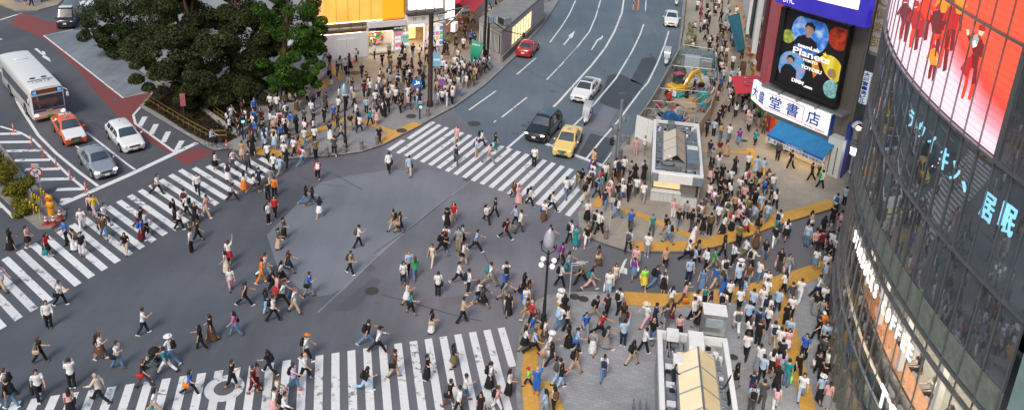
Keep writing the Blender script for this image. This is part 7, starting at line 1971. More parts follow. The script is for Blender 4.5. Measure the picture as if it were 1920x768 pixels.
MB().box((.3, -.1, 3.1), (.3, .25, .5), bev=.04).build('control_box', POLEG, tp_, True)
p = G(1147, 329, KZ); t2 = thing('signal_pole', 'shorter thick grey pole standing against the tall signal pole', 'pole', p); MB().tube([(0, 0, 0), (0, 0, 3.3), (0, 0, 3.4)], [.19, .18, .1], 14).build('pole', POLEG, t2, True); signal(t2, (-.25, -.15, 2.9), R(40), 2, None, .26, True)
def sign_post(label, x, y, ytop, m, r=.035, kind=None, name='sign_post', cat='sign', rz=0.):
    p = G(x, y, z_at(G(x, y))); H_ = heightat(p, ytop, 0); t = thing(name, label, cat, p, rz); MB().tube([(0, 0, 0), (0, 0, H_)], r, 8).build('pole', m, t); return t, H_
face = lambda p: math.atan2(-p.y, -p.x) + math.pi / 2           # turn a -Y facing panel to the viewer's side of the street
WP = mat('white_pole_paint', (.55, .57, .6), .4, .2, .1); SBL = mat('blue_road_sign', (.02, .18, .55), .35, var=0); SRD = mat('red_sign_rim', (.62, .03, .04), .35, var=0)
t, h_ = sign_post('thin white post with blue edge-on sign by the curved corner', 1141, 446, 372, WP); MB().box((0, .0, h_ - .5), (.06, .5, .5), bev=.02).build('sign_plate', SBL, t); MB().box((0, 0, h_ - .1), (.35, .05, .3)).build('sign_plate', WP, t)
t, h_ = sign_post('thin white post with short side arm in the lane mouth', 1067, 560, 492, WP); MB().tube([(0, 0, h_ - .05), (.9, .1, h_ + .05)], .025, 6).build('arm', WP, t); MB().tube([(0, 0, h_ - .2), (.8, .1, h_ - .1)], .02, 6).build('arm', WP, t); MB().box((.5, .05, h_), (.5, .03, .14)).build('sign_plate', WP, t)
def disc(root, q, r, rz, m, rim=None, name='sign_disc', tilt=0):
    f = Vector((math.sin(rz), -math.cos(rz), 0)); q = Vector(q)
    MB().tube([q - f * .02, q], r, 24).build(name, rim or m, root)
    if rim: MB().tube([q, q + f * .006], r * .78, 24).build('disc_face', m, root)
    return f
def bars(root, q, rz, segs, m, w=.07, lay=.012, name='sign_symbol'):
    f = Vector((math.sin(rz), -math.cos(rz), 0)); d = Vector((math.cos(rz), math.sin(rz), 0)); b = MB(); q = Vector(q) + f * lay
    for (x0, z0), (x1, z1) in segs:
        v = Vector((x1 - x0, z1 - z0)).normalized() * w / 2; n = (-v.y, v.x); b.add([q + d * (x + a * n[0]) + Vector((0, 0, z + a * n[1])) for x, z, a in ((x0, z0, -1), (x1, z1, -1), (x1, z1, 1), (x0, z0, 1))], [(0, 1, 2, 3)])
    b.build(name, m, root)
t, h_ = sign_post('round blue arrow road sign on a bent dark pole', 787, 223, 160, POLEK, .06); fz = face(t.location); disc(t, (-.25, -.12, h_ + .2), .42, fz, SBL); bars(t, (-.25, -.12, h_ + .2), fz, [((-.22, -.12), (.05, .0)), ((.05, 0), (.2, .1)), ((.2, .1), (.05, .17)), ((.2, .1), (.17, -.06)), ((-.02, 0), (-.06, .25))], PW, .07); MB().box((.05, -.1, 1.55), (.35, .2, .3), bev=.04).build('signal_box', GALV, t)
disc(t, (.1, -.25, 1.2), .1, fz, GRN, name='pedestrian_light')
t, h_ = sign_post('round no parking sign with red rim by the brown gantry', 828, 196, 152, GALV, .04); fz = face(t.location); disc(t, (0, -.07, h_ - .1), .33, fz, SBL, SRD); bars(t, (0, -.07, h_ - .1), fz, [((-.2, .2), (.2, -.2))], SRD, .07, .014)
t, h_ = sign_post('pale blue upright street notice near the brown gantry', 818, 172, 100, GALV, .05); fz = face(t.location); MB().box((0, -.06, h_ - .6), (.75, .05, 1.3), rz=fz, bev=.02).build('sign_plate', mat('pale_blue_notice', (.25, .5, .7), .4, var=.3, scale=8), t); lettering('渋谷駅', .3, PW, t, Vector((0, -.06, h_ - .6)) + Vector((math.sin(fz), -math.cos(fz), 0)) * .04, (math.cos(fz), math.sin(fz), 0), (0, 0, 1), .004, w=.6)
t, h_ = sign_post('slim post with red and white upright sign in planted bed', 347, 233, 176, POLEB, .04, rz=0); fz = face(t.location); MB().box((0, -.05, h_ - .5), (.4, .05, 1.1), rz=fz).build('sign_plate', mat('red_pink_sign', (.4, .12, .16), .5, var=.3, scale=6), t)
t, h_ = sign_post('white round no right turn sign with red ring on traffic island', 78, 366, 326, WP, .04); fz = face(t.location); q = (-.12, -.06, h_ + .1); disc(t, q, .40, fz, WHITEP, SRD); bars(t, q, fz, [((-.1, -.2), (-.1, .08)), ((-.1, .08), (.14, .08)), ((.16, .08), (.06, .17)), ((.16, .08), (.06, -.01))], SBL, .07); bars(t, q, fz, [((-.25, .25), (.25, -.25))], SRD, .06, .016); MB().box((-.1, -.03, h_ + .6), (.55, .1, .35), bev=.05).build('top_box', mat('pink_grey_box', (.4, .33, .35), .4, var=.2), t); MB().box((-.12, -.05, h_ - .5), (.5, .04, .25), rz=fz).build('sign_plate', WHITEP, t)
t, h_ = sign_post('pedestrian signal glowing green at the plaza corner', 456, 262, 216, POLEK, .06); fz = face(t.location); signal(t, (.12, -.14, h_ - .25), fz, 2, (1, GRN), .32, True)
t, h_ = sign_post('thin red pole on the far right sidewalk', 1311, 52, -20, mat('red_pole_paint', (.35, .04, .06), .4), .06, name='flag_pole', cat='pole'); MB().box((.3, 0, h_ - .3), (.6, .05, .8)).build('flag', mat('pink_flag', (.5, .15, .2), .6), t)
# brown gantry
p = G(806, 199, KZ); H_ = heightat(p, 24, 0); gn = thing('signal_gantry', 'tall dark brown gantry pole with long arms over the plaza kerb', 'signal gantry', p)
MB().tube([(0, 0, 0), (0, 0, .5), (0, 0, .55), (0, 0, H_)], [.3, .26, .22, .2], 14).build('pole', POLEB, gn, True)
ar = at_depth(880, 47, G(830, 175)) - p
MB().tube([(0, 0, H_ - .15), (ar.x, ar.y, H_ - .3)], [.09, .06], 8).build('arm', POLEG, gn); MB().tube([(0, 0, H_ - .9), (ar.x, ar.y, H_ - 1.0)], [.07, .05], 8).build('arm', POLEG, gn); 
for k in range(4): f_ = (k + .5) / 4; MB().tube([(ar.x * f_, ar.y * f_, H_ - .2), (ar.x * (f_ + .1), ar.y * (f_ + .1), H_ - .95)], .03, 6).build('brace', POLEG, gn)
q = Vector((ar.x * .8, ar.y * .8, H_ - .6)); signal(gn, q + Vector((.25, -.2, 0)), R(40), 3, None)
p = G(907, 124, KZ); bk_ = thing('signal_pole', 'black street pole beside the green sign board', 'pole', p); MB().tube([(0, 0, 0), (0, 0, 13)], [.15, .11], 12).build('pole', POLEK, bk_); MB().box((.6, -.2, 5.0), (.5, .3, .8), bev=.1).build('lamp_hood', mat('blue_grey_hood', (.22, .30, .38)), bk_, True); MB().tube([(0, 0, 5.2), (.6, -.2, 5.3)], .03, 6).build('lamp_arm', POLEK, bk_)
p = G(914, 113, KZ); b2 = thing('signal_pole', 'dark signal pole with long thin arm over the red car', 'pole', p); MB().tube([(0, 0, 0), (0, 0, 4.6)], [.13, .11], 12).build('pole', POLEK, b2); e_ = at_depth(982, 66, p) - p; MB().tube([(0, 0, 4.4), (e_.x * .5, e_.y * .5, e_.z + .35), e_], [.06, .05, .04], 8).build('arm', POLEK, b2); MB().box((e_.x, e_.y, e_.z), (.25, .3, .5), bev=.05).build('signal_head', POLEK, b2, True); MB().box((.8, .2, 4.3), (.1, .6, .5)).build('sign_plate', WP, b2)
# green sign board (curved sail)
ga, gb_ = G(884, 128, KZ), G(898, 131, KZ); gsn = thing('sign_board', 'tall curved green sign board standing among the waiting crowd', 'sign', ga); b = MB(); hL, hR = heightat(ga, 74, 0), heightat(gb_, 84, 0); v = gb_ - ga; nrm = Vector((v.y, -v.x, 0)).normalized()
ps = []
for i in range(9):
    t_ = i / 8; z_ = .4 + (hL - .4) * t_; k = nrm * .35 * math.sin(t_ * 3.14); wd2 = v * (1.0 + .45 * t_); ps.append((k + Vector((0, 0, z_)), wd2 + k + Vector((0, 0, .4 + (hR - .4) * t_))))
vs = [q for a, c in ps for q in (a, c)]; vs2 = [q + nrm * -.12 for q in vs]; m_ = len(vs); fs = []
for i in range(8): fs += [(2 * i, 2 * i + 1, 2 * i + 3, 2 * i + 2), (m_ + 2 * i + 2, m_ + 2 * i + 3, m_ + 2 * i + 1, m_ + 2 * i), (2 * i, 2 * i + 2, m_ + 2 * i + 2, m_ + 2 * i), (2 * i + 3, 2 * i + 1, m_ + 2 * i + 1, m_ + 2 * i + 3)]
fs += [(16, 17, m_ + 17, m_ + 16), (1, 0, m_, m_ + 1)]
b.add(vs + vs2, fs); b.build('panel', mat('green_sign_board', (.015, .30, .17), .5, var=.12), gsn, True); MB().tube([(v.x * .5, v.y * .5, 0), (v.x * .5, v.y * .5, .6)], .08, 8).build('foot', DARKM, gsn); 
lettering('SHIBUYA', .4, PW, gsn, v * .65 + nrm * .20 + Vector((0, 0, hL * .86)), v, (0, 0, 1), .004, w=v.length * 1.0)
# delineators, cones, barriers
ORB = mat('orange_rubber', (.70, .10, .03), .5, var=.1); ORD = mat('dark_red_cone', (.35, .03, .03), .5, var=.15)
for x, y, lab in ((26, 248, 'first orange flexible post at far end of hatched area'), (60, 270, 'second orange flexible post along the hatched area'), (81, 292, 'third orange flexible post along the hatched area'), (106, 313, 'fourth orange flexible post, beside the silver sedan'), (132, 336, 'fifth orange flexible post along the hatched area'), (161, 359, 'orange flexible post nearest the stop line')):
    r = thing('road_post', lab, 'road post', G(x, y), 0, 'orange posts along the hatched island'); MB().tube([(0, 0, 0), (0, 0, .06)], [.13, .11], 14).build('base', ORB, r); MB().tube([(0, 0, .06), (0, 0, .78), (0, 0, .8)], [.045, .045, .03], 10).build('post', ORB, r)
    for z_ in (.45, .62): MB().tube([(0, 0, z_), (0, 0, z_ + .07)], .048, 10).build('reflector', WHITEP, r)
def cone(x, y, lab, m=ORD):
    r = thing('traffic_cone', lab, 'traffic cone', G(x, y, z_at(G(x, y))), 0, 'traffic cones'); MB().box((0, 0, .03), (.42, .42, .06), bev=.02).build('base', m, r); MB().tube([(0, 0, .06), (0, 0, .7)], [.16, .035], 14).build('body', m, r, True)
    for z_ in (.28, .48): k = .16 - (z_ - .06) / .64 * .125; MB().tube([(0, 0, z_), (0, 0, z_ + .11)], [k + .004, k - .017], 14).build('white_band', WHITEP, r, True)
cone(87, 420, 'left dark red traffic cone on the island tip'); cone(101, 419, 'middle dark red traffic cone on the island tip'); cone(113, 408, 'rear dark red traffic cone beside the orange drum'); cone(665, 117, 'red traffic cone standing against the white hoarding', ORB)
r = thing('warning_drum', 'yellow orange warning drum figure behind the cones', 'warning light', G(97, 402, KZ)); YO = mat('yellow_orange_plastic', (.75, .33, .02), .4, var=.1)
MB().tube([(0, 0, 0), (0, 0, .45)], [.22, .2], 14).build('base', YO, r); MB().ell((0, 0, .75), (.28, .22, .3), 14, 8).build('drum', YO, r, True); MB().ell((0, -.05, 1.25), (.24, .18, .24), 14, 8).build('lamp', YO, r, True); MB().tube([(0, -.22, 1.25), (0, -.25, 1.25)], .14, 14).build('lens', ORB, r)
YB = mat('yellow_barrier_paint', (.72, .48, .03), .5, var=.15)
def barrier(lab, x0, y0, x1, y1):
    a, c = G(x0, y0, KZ), G(x1, y1, KZ); r = thing('barrier', lab, 'barrier', a, 0, 'yellow and black site barriers'); v = c - a
    for k in (0, .5, 1): MB().tube([v * k, v * k + Vector((0, 0, .8))], .03, 6).build('post', YB, r)
    b = MB(); n = 8
    for i in range(n):
        p0, p1 = v * (i / n), v * ((i + 1) / n); b.mi = i % 2; d = v.normalized(); nn = Vector((-d.y, d.x, 0)) * .03
        b.add([p0 + nn + Vector((0, 0, .5)), p1 + nn + Vector((0, 0, .5)), p1 + nn + Vector((0, 0, .8)), p0 + nn + Vector((0, 0, .8)), p0 - nn + Vector((0, 0, .5)), p1 - nn + Vector((0, 0, .5)), p1 - nn + Vector((0, 0, .8)), p0 - nn + Vector((0, 0, .8))], [(0, 1, 2, 3), (7, 6, 5, 4), (3, 2, 6, 7), (1, 0, 4, 5)])
    b.build('striped_board', [YB, DARKM], r)
barrier('yellow and black barrier along the right kerb of the island', 78, 372, 100, 392); barrier('yellow and black barrier across the island by the bush', 62, 380, 80, 392); barrier('yellow and black barrier nearest the viewer on the island', 52, 392, 76, 412)
r = thing('utility_cabinet', 'pale upright panel box between bush and yellow barriers', 'cabinet', G(56, 378, KZ)); MB().box((0, 0, .5), (.35, .12, 1.0), bev=.03).build('panel', WHITEP, r); MB().box((0, 0, .02), (.4, .2, .05)).build('base', CONC, r)
r = thing('marker_post', 'orange and white marker post by the cyclist', 'road post', G(425, 279, KZ)); MB().tube([(0, 0, 0), (0, 0, .75)], .06, 10).build('post', ORB, r); MB().tube([(0, 0, .3), (0, 0, .45)], .063, 10).build('reflector', WHITEP, r)
# planter boxes on the far right sidewalk
for i, (x0, y0, x1, y1) in enumerate(((1281, 108, 1302, 88), (1288, 82, 1302, 52))):
    r = thing('planter', ('low planter with yellow green shrubs by the building site', 'low planter with yellow green shrubs further up the sidewalk')[i], 'planter', G(x0, y0, KZ), 0, 'sidewalk planters'); g_ = [q - G(x0, y0, KZ) for q in P([(x0, y0), (x1, y0 + 1), (x1 + 2, y1), (x0 + 6, y1 - 1)], KZ)]
    b = MB(); b.prism([(q.x, q.y) for q in g_], 0, .5); b.build('box', STONE, r); b = MB(); rg = random.Random(i)
    for _ in range(10): k1, k2 = rg.random(), rg.random(); q = g_[0].lerp(g_[1], k1).lerp(g_[3].lerp(g_[2], k1), k2 * .9 + .05); leaves(b, q + Vector((0, 0, .6)), .4, 90, .14, rg, (4, 3, 2))
    b.build('foliage', LB, r)
fence('dark guard railing along the road by the planters', [(1273, 108), (1281, 60), (1286, 5)], POLEK, .9, 12, name='guard_rail', cat='railing')
for i, (x, y, tp2) in enumerate(((1300, 60, 'white'), (1298, 88, 'black'), (1296, 98, 'white'))):
    seated(('seated person in white top on upper sidewalk planter', 'seated person in black top on the sidewalk planter', 'seated person in white top on the lower sidewalk planter')[i], G(x, y, KZ), R(100), tp2, 'black', .5)
# ---------------------------------------------------------------- subway shelters
def local(o, b): b.v = [(v[0] - o.x, v[1] - o.y, v[2]) for v in b.v]; return b
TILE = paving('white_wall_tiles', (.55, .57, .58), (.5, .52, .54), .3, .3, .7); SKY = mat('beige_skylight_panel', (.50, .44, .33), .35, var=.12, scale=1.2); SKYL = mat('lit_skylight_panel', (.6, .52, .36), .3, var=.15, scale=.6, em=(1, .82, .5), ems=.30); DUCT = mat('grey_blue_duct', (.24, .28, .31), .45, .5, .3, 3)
class Box3:
    """a place with its own front (u) and depth (v) directions"""
    def __init__(s, o, ux, uy): s.o = o; s.u = ux; s.v = uy
    def p(s, a, b, z): return s.o + s.u * a + s.v * b + Vector((0, 0, z))
    def box(s, nm, m, par, a0, a1, b0, b1, z0, z1, smooth=False):
        q = MB(); vs = [s.p(a, b, z) - par.location for z in (z0, z1) for a, b in ((a0, b0), (a1, b0), (a1, b1), (a0, b1))]
        fs = [(3, 2, 1, 0), (4, 5, 6, 7), (0, 1, 5, 4), (1, 2, 6, 5), (2, 3, 7, 6), (3, 0, 4, 7)]
        if s.u.cross(s.v).z < 0: fs = [tuple(reversed(f)) for f in fs]
        q.add(vs, fs); return q.build(nm, m, par)
    def tube(s, nm, m, par, pts, r, seg=8): q = MB(); q.tube([s.p(*t) - par.location for t in pts], r, seg); return q.build(nm, m, par, True)
def hip_light(S, par, a0, a1, am, b0, b1, ze, zr, n, m, nose):
    """ridged skylight: two slopes, panes between ribs, hipped far end"""
    for i in range(n):
        q0, q1 = b0 + (b1 - nose - b0) * i / n, b0 + (b1 - nose - b0) * (i + 1) / n
        for e, mm in ((a0, m[0]), (a1, m[1])):
            poly_part('skylight_pane', mm, par, [v - par.location for v in (S.p(e, q0 + .04, ze), S.p(e, q1 - .04, ze), S.p(am, q1 - .04, zr), S.p(am, q0 + .04, zr))])
        for e in (a0, a1): S.tube('skylight_rib', STEEL, par, [(e, q0, ze), (am, q0, zr)], .035, 6)
    qe = b1 - nose
    poly_part('skylight_end', m[0], par, [v - par.location for v in (S.p(a0, qe, ze), S.p(am, qe, zr), S.p((a0 + am) / 2, b1, ze), S.p(a0, b1 - .05, ze))]); poly_part('skylight_end', m[1], par, [v - par.location for v in (S.p(am, qe, zr), S.p(a1, qe, ze), S.p(a1, b1 - .05, ze), S.p((a0 + am) / 2, b1, ze))])
    S.tube('skylight_ridge', STEEL, par, [(am, b0, zr + .02), (am, qe, zr + .02)], .05, 6)
    S.box('skylight_curb', GALV, par, a0 - .08, a1 + .08, b0 - .05, b1 + .1, ze - .5, ze - .02)
zr1 = 2.45; o1, ox, oy = G(1225, 319, zr1), G(1316, 330, zr1), G(1223, 224, zr1); u1v = (ox - o1); W1 = u1v.length; u1v.normalize(); v1 = Vector((-u1v.y, u1v.x, 0)); D1 = abs((oy - o1).dot(v1)); S1 = Box3(Vector((o1.x, o1.y, 0)), u1v, v1)
s1 = thing('subway_entrance', 'white rimmed subway entrance shelter with beige tent shaped skylight', 'subway entrance', (o1.x, o1.y, KZ)); bx = lambda *a: S1.box(*a)
bx('front_wall', TILE, s1, .0, W1 * .62, -.05, .2, KZ, .85); bx('front_wall', TILE, s1, W1 * .62, W1 * .96, -.35, .2, KZ, .62); bx('counter_ledge', WHITEP, s1, -.02, W1 * .62, -.12, .3, .85, .93)
bx('lit_back_wall', emit('warm_tiled_stair_wall', (1, .68, .34), .95), s1, .15, W1 * .6, 1.6, 1.7, .9, 1.95); bx('lit_ledge', emit('bright_stair_ledge', (1, .78, .42), .6), s1, .15, W1 * .6, .5, 1.6, .93, 1.12); bx('stair_shaft', DARKM, s1, W1 * .2, W1 * .36, 1.5, 1.58, 1.2, 1.9)
bx('steel_panel', STEEL, s1, W1 * .6, W1 * .92, .0, .15, .62, 1.98); bx('side_wall', GALV, s1, -.05, .05, 0, D1, KZ, 2.0); bx('side_wall', GALV, s1, W1 - .1, W1, .0, D1, KZ, 2.0); bx('side_wall', GALV, s1, 0, W1, D1 - .1, D1, KZ, 2.0); bx('roof_slab', mat('roof_sheet_grey', (.25, .27, .29), .6, var=.3, scale=1), s1, 0, W1, 0, D1, 1.98, 2.1)
bx('fascia', WHITEP, s1, W1 * .12, W1 * .82, -.28, -.1, 1.75, 2.35); bx('fascia_end', mat('blue_grey_fascia', (.17, .22, .27), .5), s1, -.1, W1 * .12, -.27, -.1, 1.75, 2.33); bx('fascia_end', MATS['blue_grey_fascia'], s1, W1 * .82, W1 + .1, -.27, -.1, 1.75, 2.33)
for a0, a1, b0, b1 in ((-.12, .12, -.1, D1 + .1), (W1 - .1, W1 + .12, -.1, D1 + .1), (.12, W1 - .1, -.12, .1), (.12, W1 - .1, D1 - .1, D1 + .1)): bx('roof_rim', WHITEP, s1, a0, a1, b0, b1, 2.1, 2.47)
for k in range(13): bx('roof_duct', DUCT, s1, .2, W1 * .18, .9 + k * D1 / 16, 1.25 + k * D1 / 16, 2.1, 2.26)
for k in range(9): bx('roof_duct', DUCT, s1, W1 * .62 + (k % 3) * .45, W1 * .62 + (k % 3) * .45 + .34, D1 * .62 + (k // 3) * .8, D1 * .62 + (k // 3) * .8 + .6, 2.1, 2.24 + .06 * (k % 2))
hip_light(S1, s1, W1 * .20, W1 * .66, W1 * .47, D1 * .15, D1 * .74, 2.62, 3.2, 3, (mat('lit_slope_skylight', (.62, .56, .45), .4, var=.1), mat('shaded_slope_skylight', (.46, .39, .28), .4, var=.12)), .5)  # left slope paler, right slope darker: shading put into the pane colours
bx('vent_box', STEEL, s1, W1 * .70, W1 * .97, D1 * .16, D1 * .52, 2.1, 2.62); 
for k in range(7): bx('vent_slat', WHITEP, s1, W1 * .72, W1 * .95, D1 * .42 + k * .1, D1 * .42 + k * .1 + .05, 2.62, 2.65)
bx('roof_platform', DUCT, s1, .35, W1 * .55, .5, 1.3, 2.1, 2.42); bx('camera_housing', WHITEP, s1, W1 * .3, W1 * .38, 1.5, 1.9, 2.7, 2.95); S1.tube('cable', DARKM, s1, [(W1 * .3 + .5 * math.cos(t * .7), 1.2 + .3 * math.sin(t * .7), 2.5) for t in range(10)], .03)
S1.tube('handrail', GALV, s1, [(-.35, 0, KZ), (-.35, 0, 1.0), (-.35, 3.2, 1.0), (-.35, 3.2, KZ)], .035); S1.tube('roof_pipe', DARKM, s1, [(.3, D1 - .35, 2.3), (W1 - .3, D1 - .35, 2.3)], .05); bx('junction_box', DUCT, s1, W1 * .3, W1 * .45, D1 * .86, D1 * .95, 2.1, 2.75)
def roof_bits(S, par, a0, a1, b0, b1, z, n, seed):
    r = random.Random(seed); q = MB()
    for i in range(n):
        a, b, w_, d_, h_ = r.uniform(a0, a1), r.uniform(b0, b1), r.uniform(.08, .3), r.uniform(.08, .35), r.uniform(.05, .28); q.mi = r.randrange(4)
        if i % 4: q.box(S.p(a, b, z + h_ / 2) - par.location, (w_, d_, h_), rz=math.atan2(S.u.y, S.u.x))
        else: q.tube([S.p(a, b, z + .1) - par.location, S.p(min(a1, a + r.uniform(-.5, .5)), min(b1, b + r.uniform(.3, 1.2)), z + .12) - par.location], .025, 6)
    q.build('roof_equipment', [DUCT, GALV, DARKM, WHITEP], par)
roof_bits(S1, s1, .25, W1 * .17, .3, D1 - .4, 2.1, 34, 1); roof_bits(S1, s1, W1 * .68, W1 - .3, D1 * .55, D1 - .3, 2.1, 40, 2); roof_bits(S1, s1, .3, W1 * .9, .25, D1 * .12, 2.1, 26, 3); roof_bits(S1, s1, .3, W1 * .9, D1 * .8, D1 - .3, 2.1, 30, 4)
# second shelter
zr2 = 2.5; o2 = G(1241, 768, zr2); x2 = G(1378, 760, zr2); y2 = G(1236, 622, zr2); u2 = (x2 - o2); v2 = (y2 - o2); D2 = v2.length; v2.normalize(); u2 = Vector((v2.y, -v2.x, 0)); W2 = (x2 - o2).dot(u2); E2 = 6.0
S2 = Box3(Vector((o2.x, o2.y, 0)) - v2 * E2, u2, v2); D2 += E2
s2 = thing('subway_entrance', 'long subway entrance roof with glowing ridged skylight and steel vent tower', 'subway entrance', (S2.o.x, S2.o.y, KZ)); bx = lambda *a: S2.box(*a)
for a0, a1, b0, b1 in ((.0, .12, 0, D2), (W2 - .12, W2, 0, D2), (.12, W2 - .12, D2 - .1, D2)): bx('side_wall', GALV, s2, a0, a1, b0, b1, KZ, 2.1)
bx('roof_slab', MATS['roof_sheet_grey'], s2, 0, W2, 0, D2, 2.1, 2.2)
for a0, a1, b0, b1 in ((-.1, .14, 0, D2 + .1), (W2 - .14, W2 + .1, 0, D2 + .1), (.14, W2 - .14, D2 - .12, D2 + .1)): bx('roof_rim', WHITEP, s2, a0, a1, b0, b1, 2.2, 2.58)
hip_light(S2, s2, W2 * .24, W2 * .78, W2 * .52, .2, D2 * .86, 2.72, 3.35, 7, (SKYL, mat('shaded_slope_panel', (.5, .42, .28), .3, var=.15, scale=.6, em=(1, .75, .4), ems=.16)), .3)  # right slope is a darker, dimmer copy, its shade put into the colour
for k in range(22): bx('roof_duct', DUCT if k % 3 else WHITEP, s2, .25, W2 * .2, .2 + k * .42, .56 + k * .42, 2.2, 2.36)
for k in range(20): bx('roof_duct', DUCT if k % 2 else GALV, s2, W2 * .82, W2 * .90, .2 + k * .48, .56 + k * .48, 2.2, 2.4)
for k in range(6): S2.tube('roof_hose', DARKM, s2, [(W2 * .93, D2 * .62 + k * .16, 2.3), (W2 * .95, D2 * .62 + k * .16, 2.55), (W2 * .97, D2 * .62 + k * .16, 2.3)], .04)
bx('air_conditioner', WHITEP, s2, W2 * .40, W2 * .62, D2 - 1.9, D2 - .7, 2.2, 3.35); bx('control_box', WHITEP, s2, W2 * .1, W2 * .28, D2 - .75, D2 - .15, 2.6, 2.95); bx('control_box', WHITEP, s2, W2 * .18, W2 * .36, D2 - 2.6, D2 - 2.0, 2.5, 2.9); bx('vent_hatch', DARKM, s2, W2 * .16, W2 * .26, D2 - 3.4, D2 - 2.7, 2.2, 2.55)
S2.tube('cable', DARKM, s2, [(W2 * .3 + .35 * math.cos(t * .65), D2 - 2.9 + .45 * math.sin(t * .65), 2.75) for t in range(8)], .035); S2.tube('cable', DARKM, s2, [(W2 * .68 + t * .12, D2 - 2.6 - .9 * math.sin(t * .35), 2.5 + .1 * math.sin(t)) for t in range(10)], .04); S2.tube('cable', DARKM, s2, [(W2 + .2 + .18 * math.cos(t * .7), D2 - 2.2 + .3 * math.sin(t * .7), 2.3) for t in range(9)], .025)
S2.tube('lattice_rail', GALV, s2, [(W2 * .14, D2 - .6, 2.5), (W2 * .38, D2 - .6, 2.5), (W2 * .38, D2 - 1.7, 2.5), (W2 * .14, D2 - 1.7, 2.5), (W2 * .14, D2 - .6, 2.5)], .04)
for k in range(3): bx('roof_panel', mat('silver_roof_panel', (.45, .48, .5), .35, .6), s2, W2 * .3 + k * .03, W2 * .44, D2 - .6 - k * .5, D2 - .25 - k * .5, 2.2, 2.3)
roof_bits(S2, s2, .25, W2 * .2, .3, D2 - .4, 2.2, 40, 5); roof_bits(S2, s2, W2 * .82, W2 - .3, .3, D2 - .4, 2.2, 60, 6); roof_bits(S2, s2, .3, W2 * .9, D2 * .88, D2 - .3, 2.2, 40, 7)
# steel vent tower stands at the back of the second shelter
vt = thing('vent_tower', 'tall stainless steel vent box rising behind the near subway roof', 'vent', S2.p(W2 * .66, D2 - .9, KZ)); hv = heightat(S2.p(W2 * .8, D2 - .1, 0), 578, 0); hv = max(3.3, min(hv, 5.2) - .55)
S2.box('casing', STEEL, vt, W2 * .64, W2 * .98, D2 + .15, D2 + 1.0, KZ, hv); S2.box('cap', WHITEP, vt, W2 * .63, W2 * .99, D2 + .1, D2 + 1.05, hv, hv + .05); S2.box('grille', mat('pale_blue_grille', (.4, .48, .55), .4, .3), vt, W2 * .68, W2 * .94, D2 + .12, D2 + .15, hv - .75, hv - .25)
for k in range(6): S2.box('grille_slat', GALV, vt, W2 * .68, W2 * .94, D2 + .10, D2 + .12, hv - .72 + k * .08, hv - .69 + k * .08)
# stair handrail and sculpted newel left of the near shelter
hr = thing('handrail', 'steel stair handrails left of the near subway roof', 'railing', S2.p(-.9, E2 - 1, KZ)); 
for k in range(3): S2.tube('rail', STEEL, hr, [(-.5 - k * .3, E2 - .4, KZ), (-.5 - k * .3, E2 - .4, 1.0), (-.5 - k * .3, E2 + 2.2, 1.0), (-.5 - k * .3, E2 + 2.2, KZ)], .03)
# ---------------------------------------------------------------- building site
BEI = mat('beige_site_panel', (.42, .37, .30), .6, var=.12); 
def hoard(label, pts, h, m, w=.9, n0='hoarding', skip=0):
    g_ = P(pts, KZ); r = thing(n0, label, 'fence', g_[0], 0)
    for a, c in zip(g_, g_[1:]):
        f = PF(a, c); k = 0.
        while k < f.L - .05: o = MB(); f.slab(o, k + .01, min(k + w, f.L) - .01, KZ, h, -.03, .03); local(g_[0], o); o.v = [(x, y, z - g_[0].z) for x, y, z in o.v]; o.build('hoarding_panel', m, r); k += w
    return r
hoard('pale building site fence along the road edge', [(1272, 112), (1246, 160), (1222, 205), (1190, 254)], 1.5, BEI); hr1 = hoard('white building site fence panels beside the subway shelter', [(1190, 256), (1222, 268)], 2.1, WHITEP, 1.2); hoard('beige curved building site fence along the sidewalk', [(1302, 272), (1326, 238), (1342, 190), (1343, 165)], 1.9, BEI, .7); hoard('grey building site fence at the far end of the site', [(1272, 112), (1305, 118), (1337, 126), (1343, 165)], 1.7, mat('blue_grey_mesh_panel', (.20, .27, .31), .5, .2, .3, 4), .9)
a = G(1190, 254, KZ); f = PF(a, G(1195, 240, KZ))
for k in range(5): f.part('green_stripe', MATS['green_sign_board'], hr1, .02, .5, .5 + k * .3, .62 + k * .3, .04, .05).location = -Vector(hr1.location)
sc_ = thing('scaffold', 'grey pipe scaffold frames around the building site', 'scaffold', G(1262, 190, KZ)); o_ = Vector(sc_.location); PIP = mat('scaffold_pipe', (.34, .40, .43), .4, .6)
cs = P([(1205, 250), (1232, 205), (1255, 160), (1275, 122), (1335, 132), (1336, 170), (1322, 215), (1300, 255)], KZ)
for i, c in enumerate(cs):
    MB().tube([c - o_, c - o_ + Vector((0, 0, 2.5 + .6 * (i % 3)))], .03, 6).build('post', PIP, sc_)
    d = cs[(i + 1) % len(cs)]
    for z_ in (1.2, 2.3): MB().tube([c - o_ + Vector((0, 0, z_)), d - o_ + Vector((0, 0, z_))], .025, 6).build('rail', PIP, sc_)
    MB().tube([c - o_ + Vector((0, 0, .2)), d - o_ + Vector((0, 0, 2.2))], .02, 6).build('brace', PIP, sc_)
for (x0, y0), (x1, y1) in (((1232, 205), (1322, 215)), ((1255, 160), (1336, 170)), ((1218, 230), (1310, 238))): MB().tube([G(x0, y0) - o_ + Vector((0, 0, 2.1)), G(x1, y1) - o_ + Vector((0, 0, 2.2))], .025, 6).build('rail', PIP, sc_)
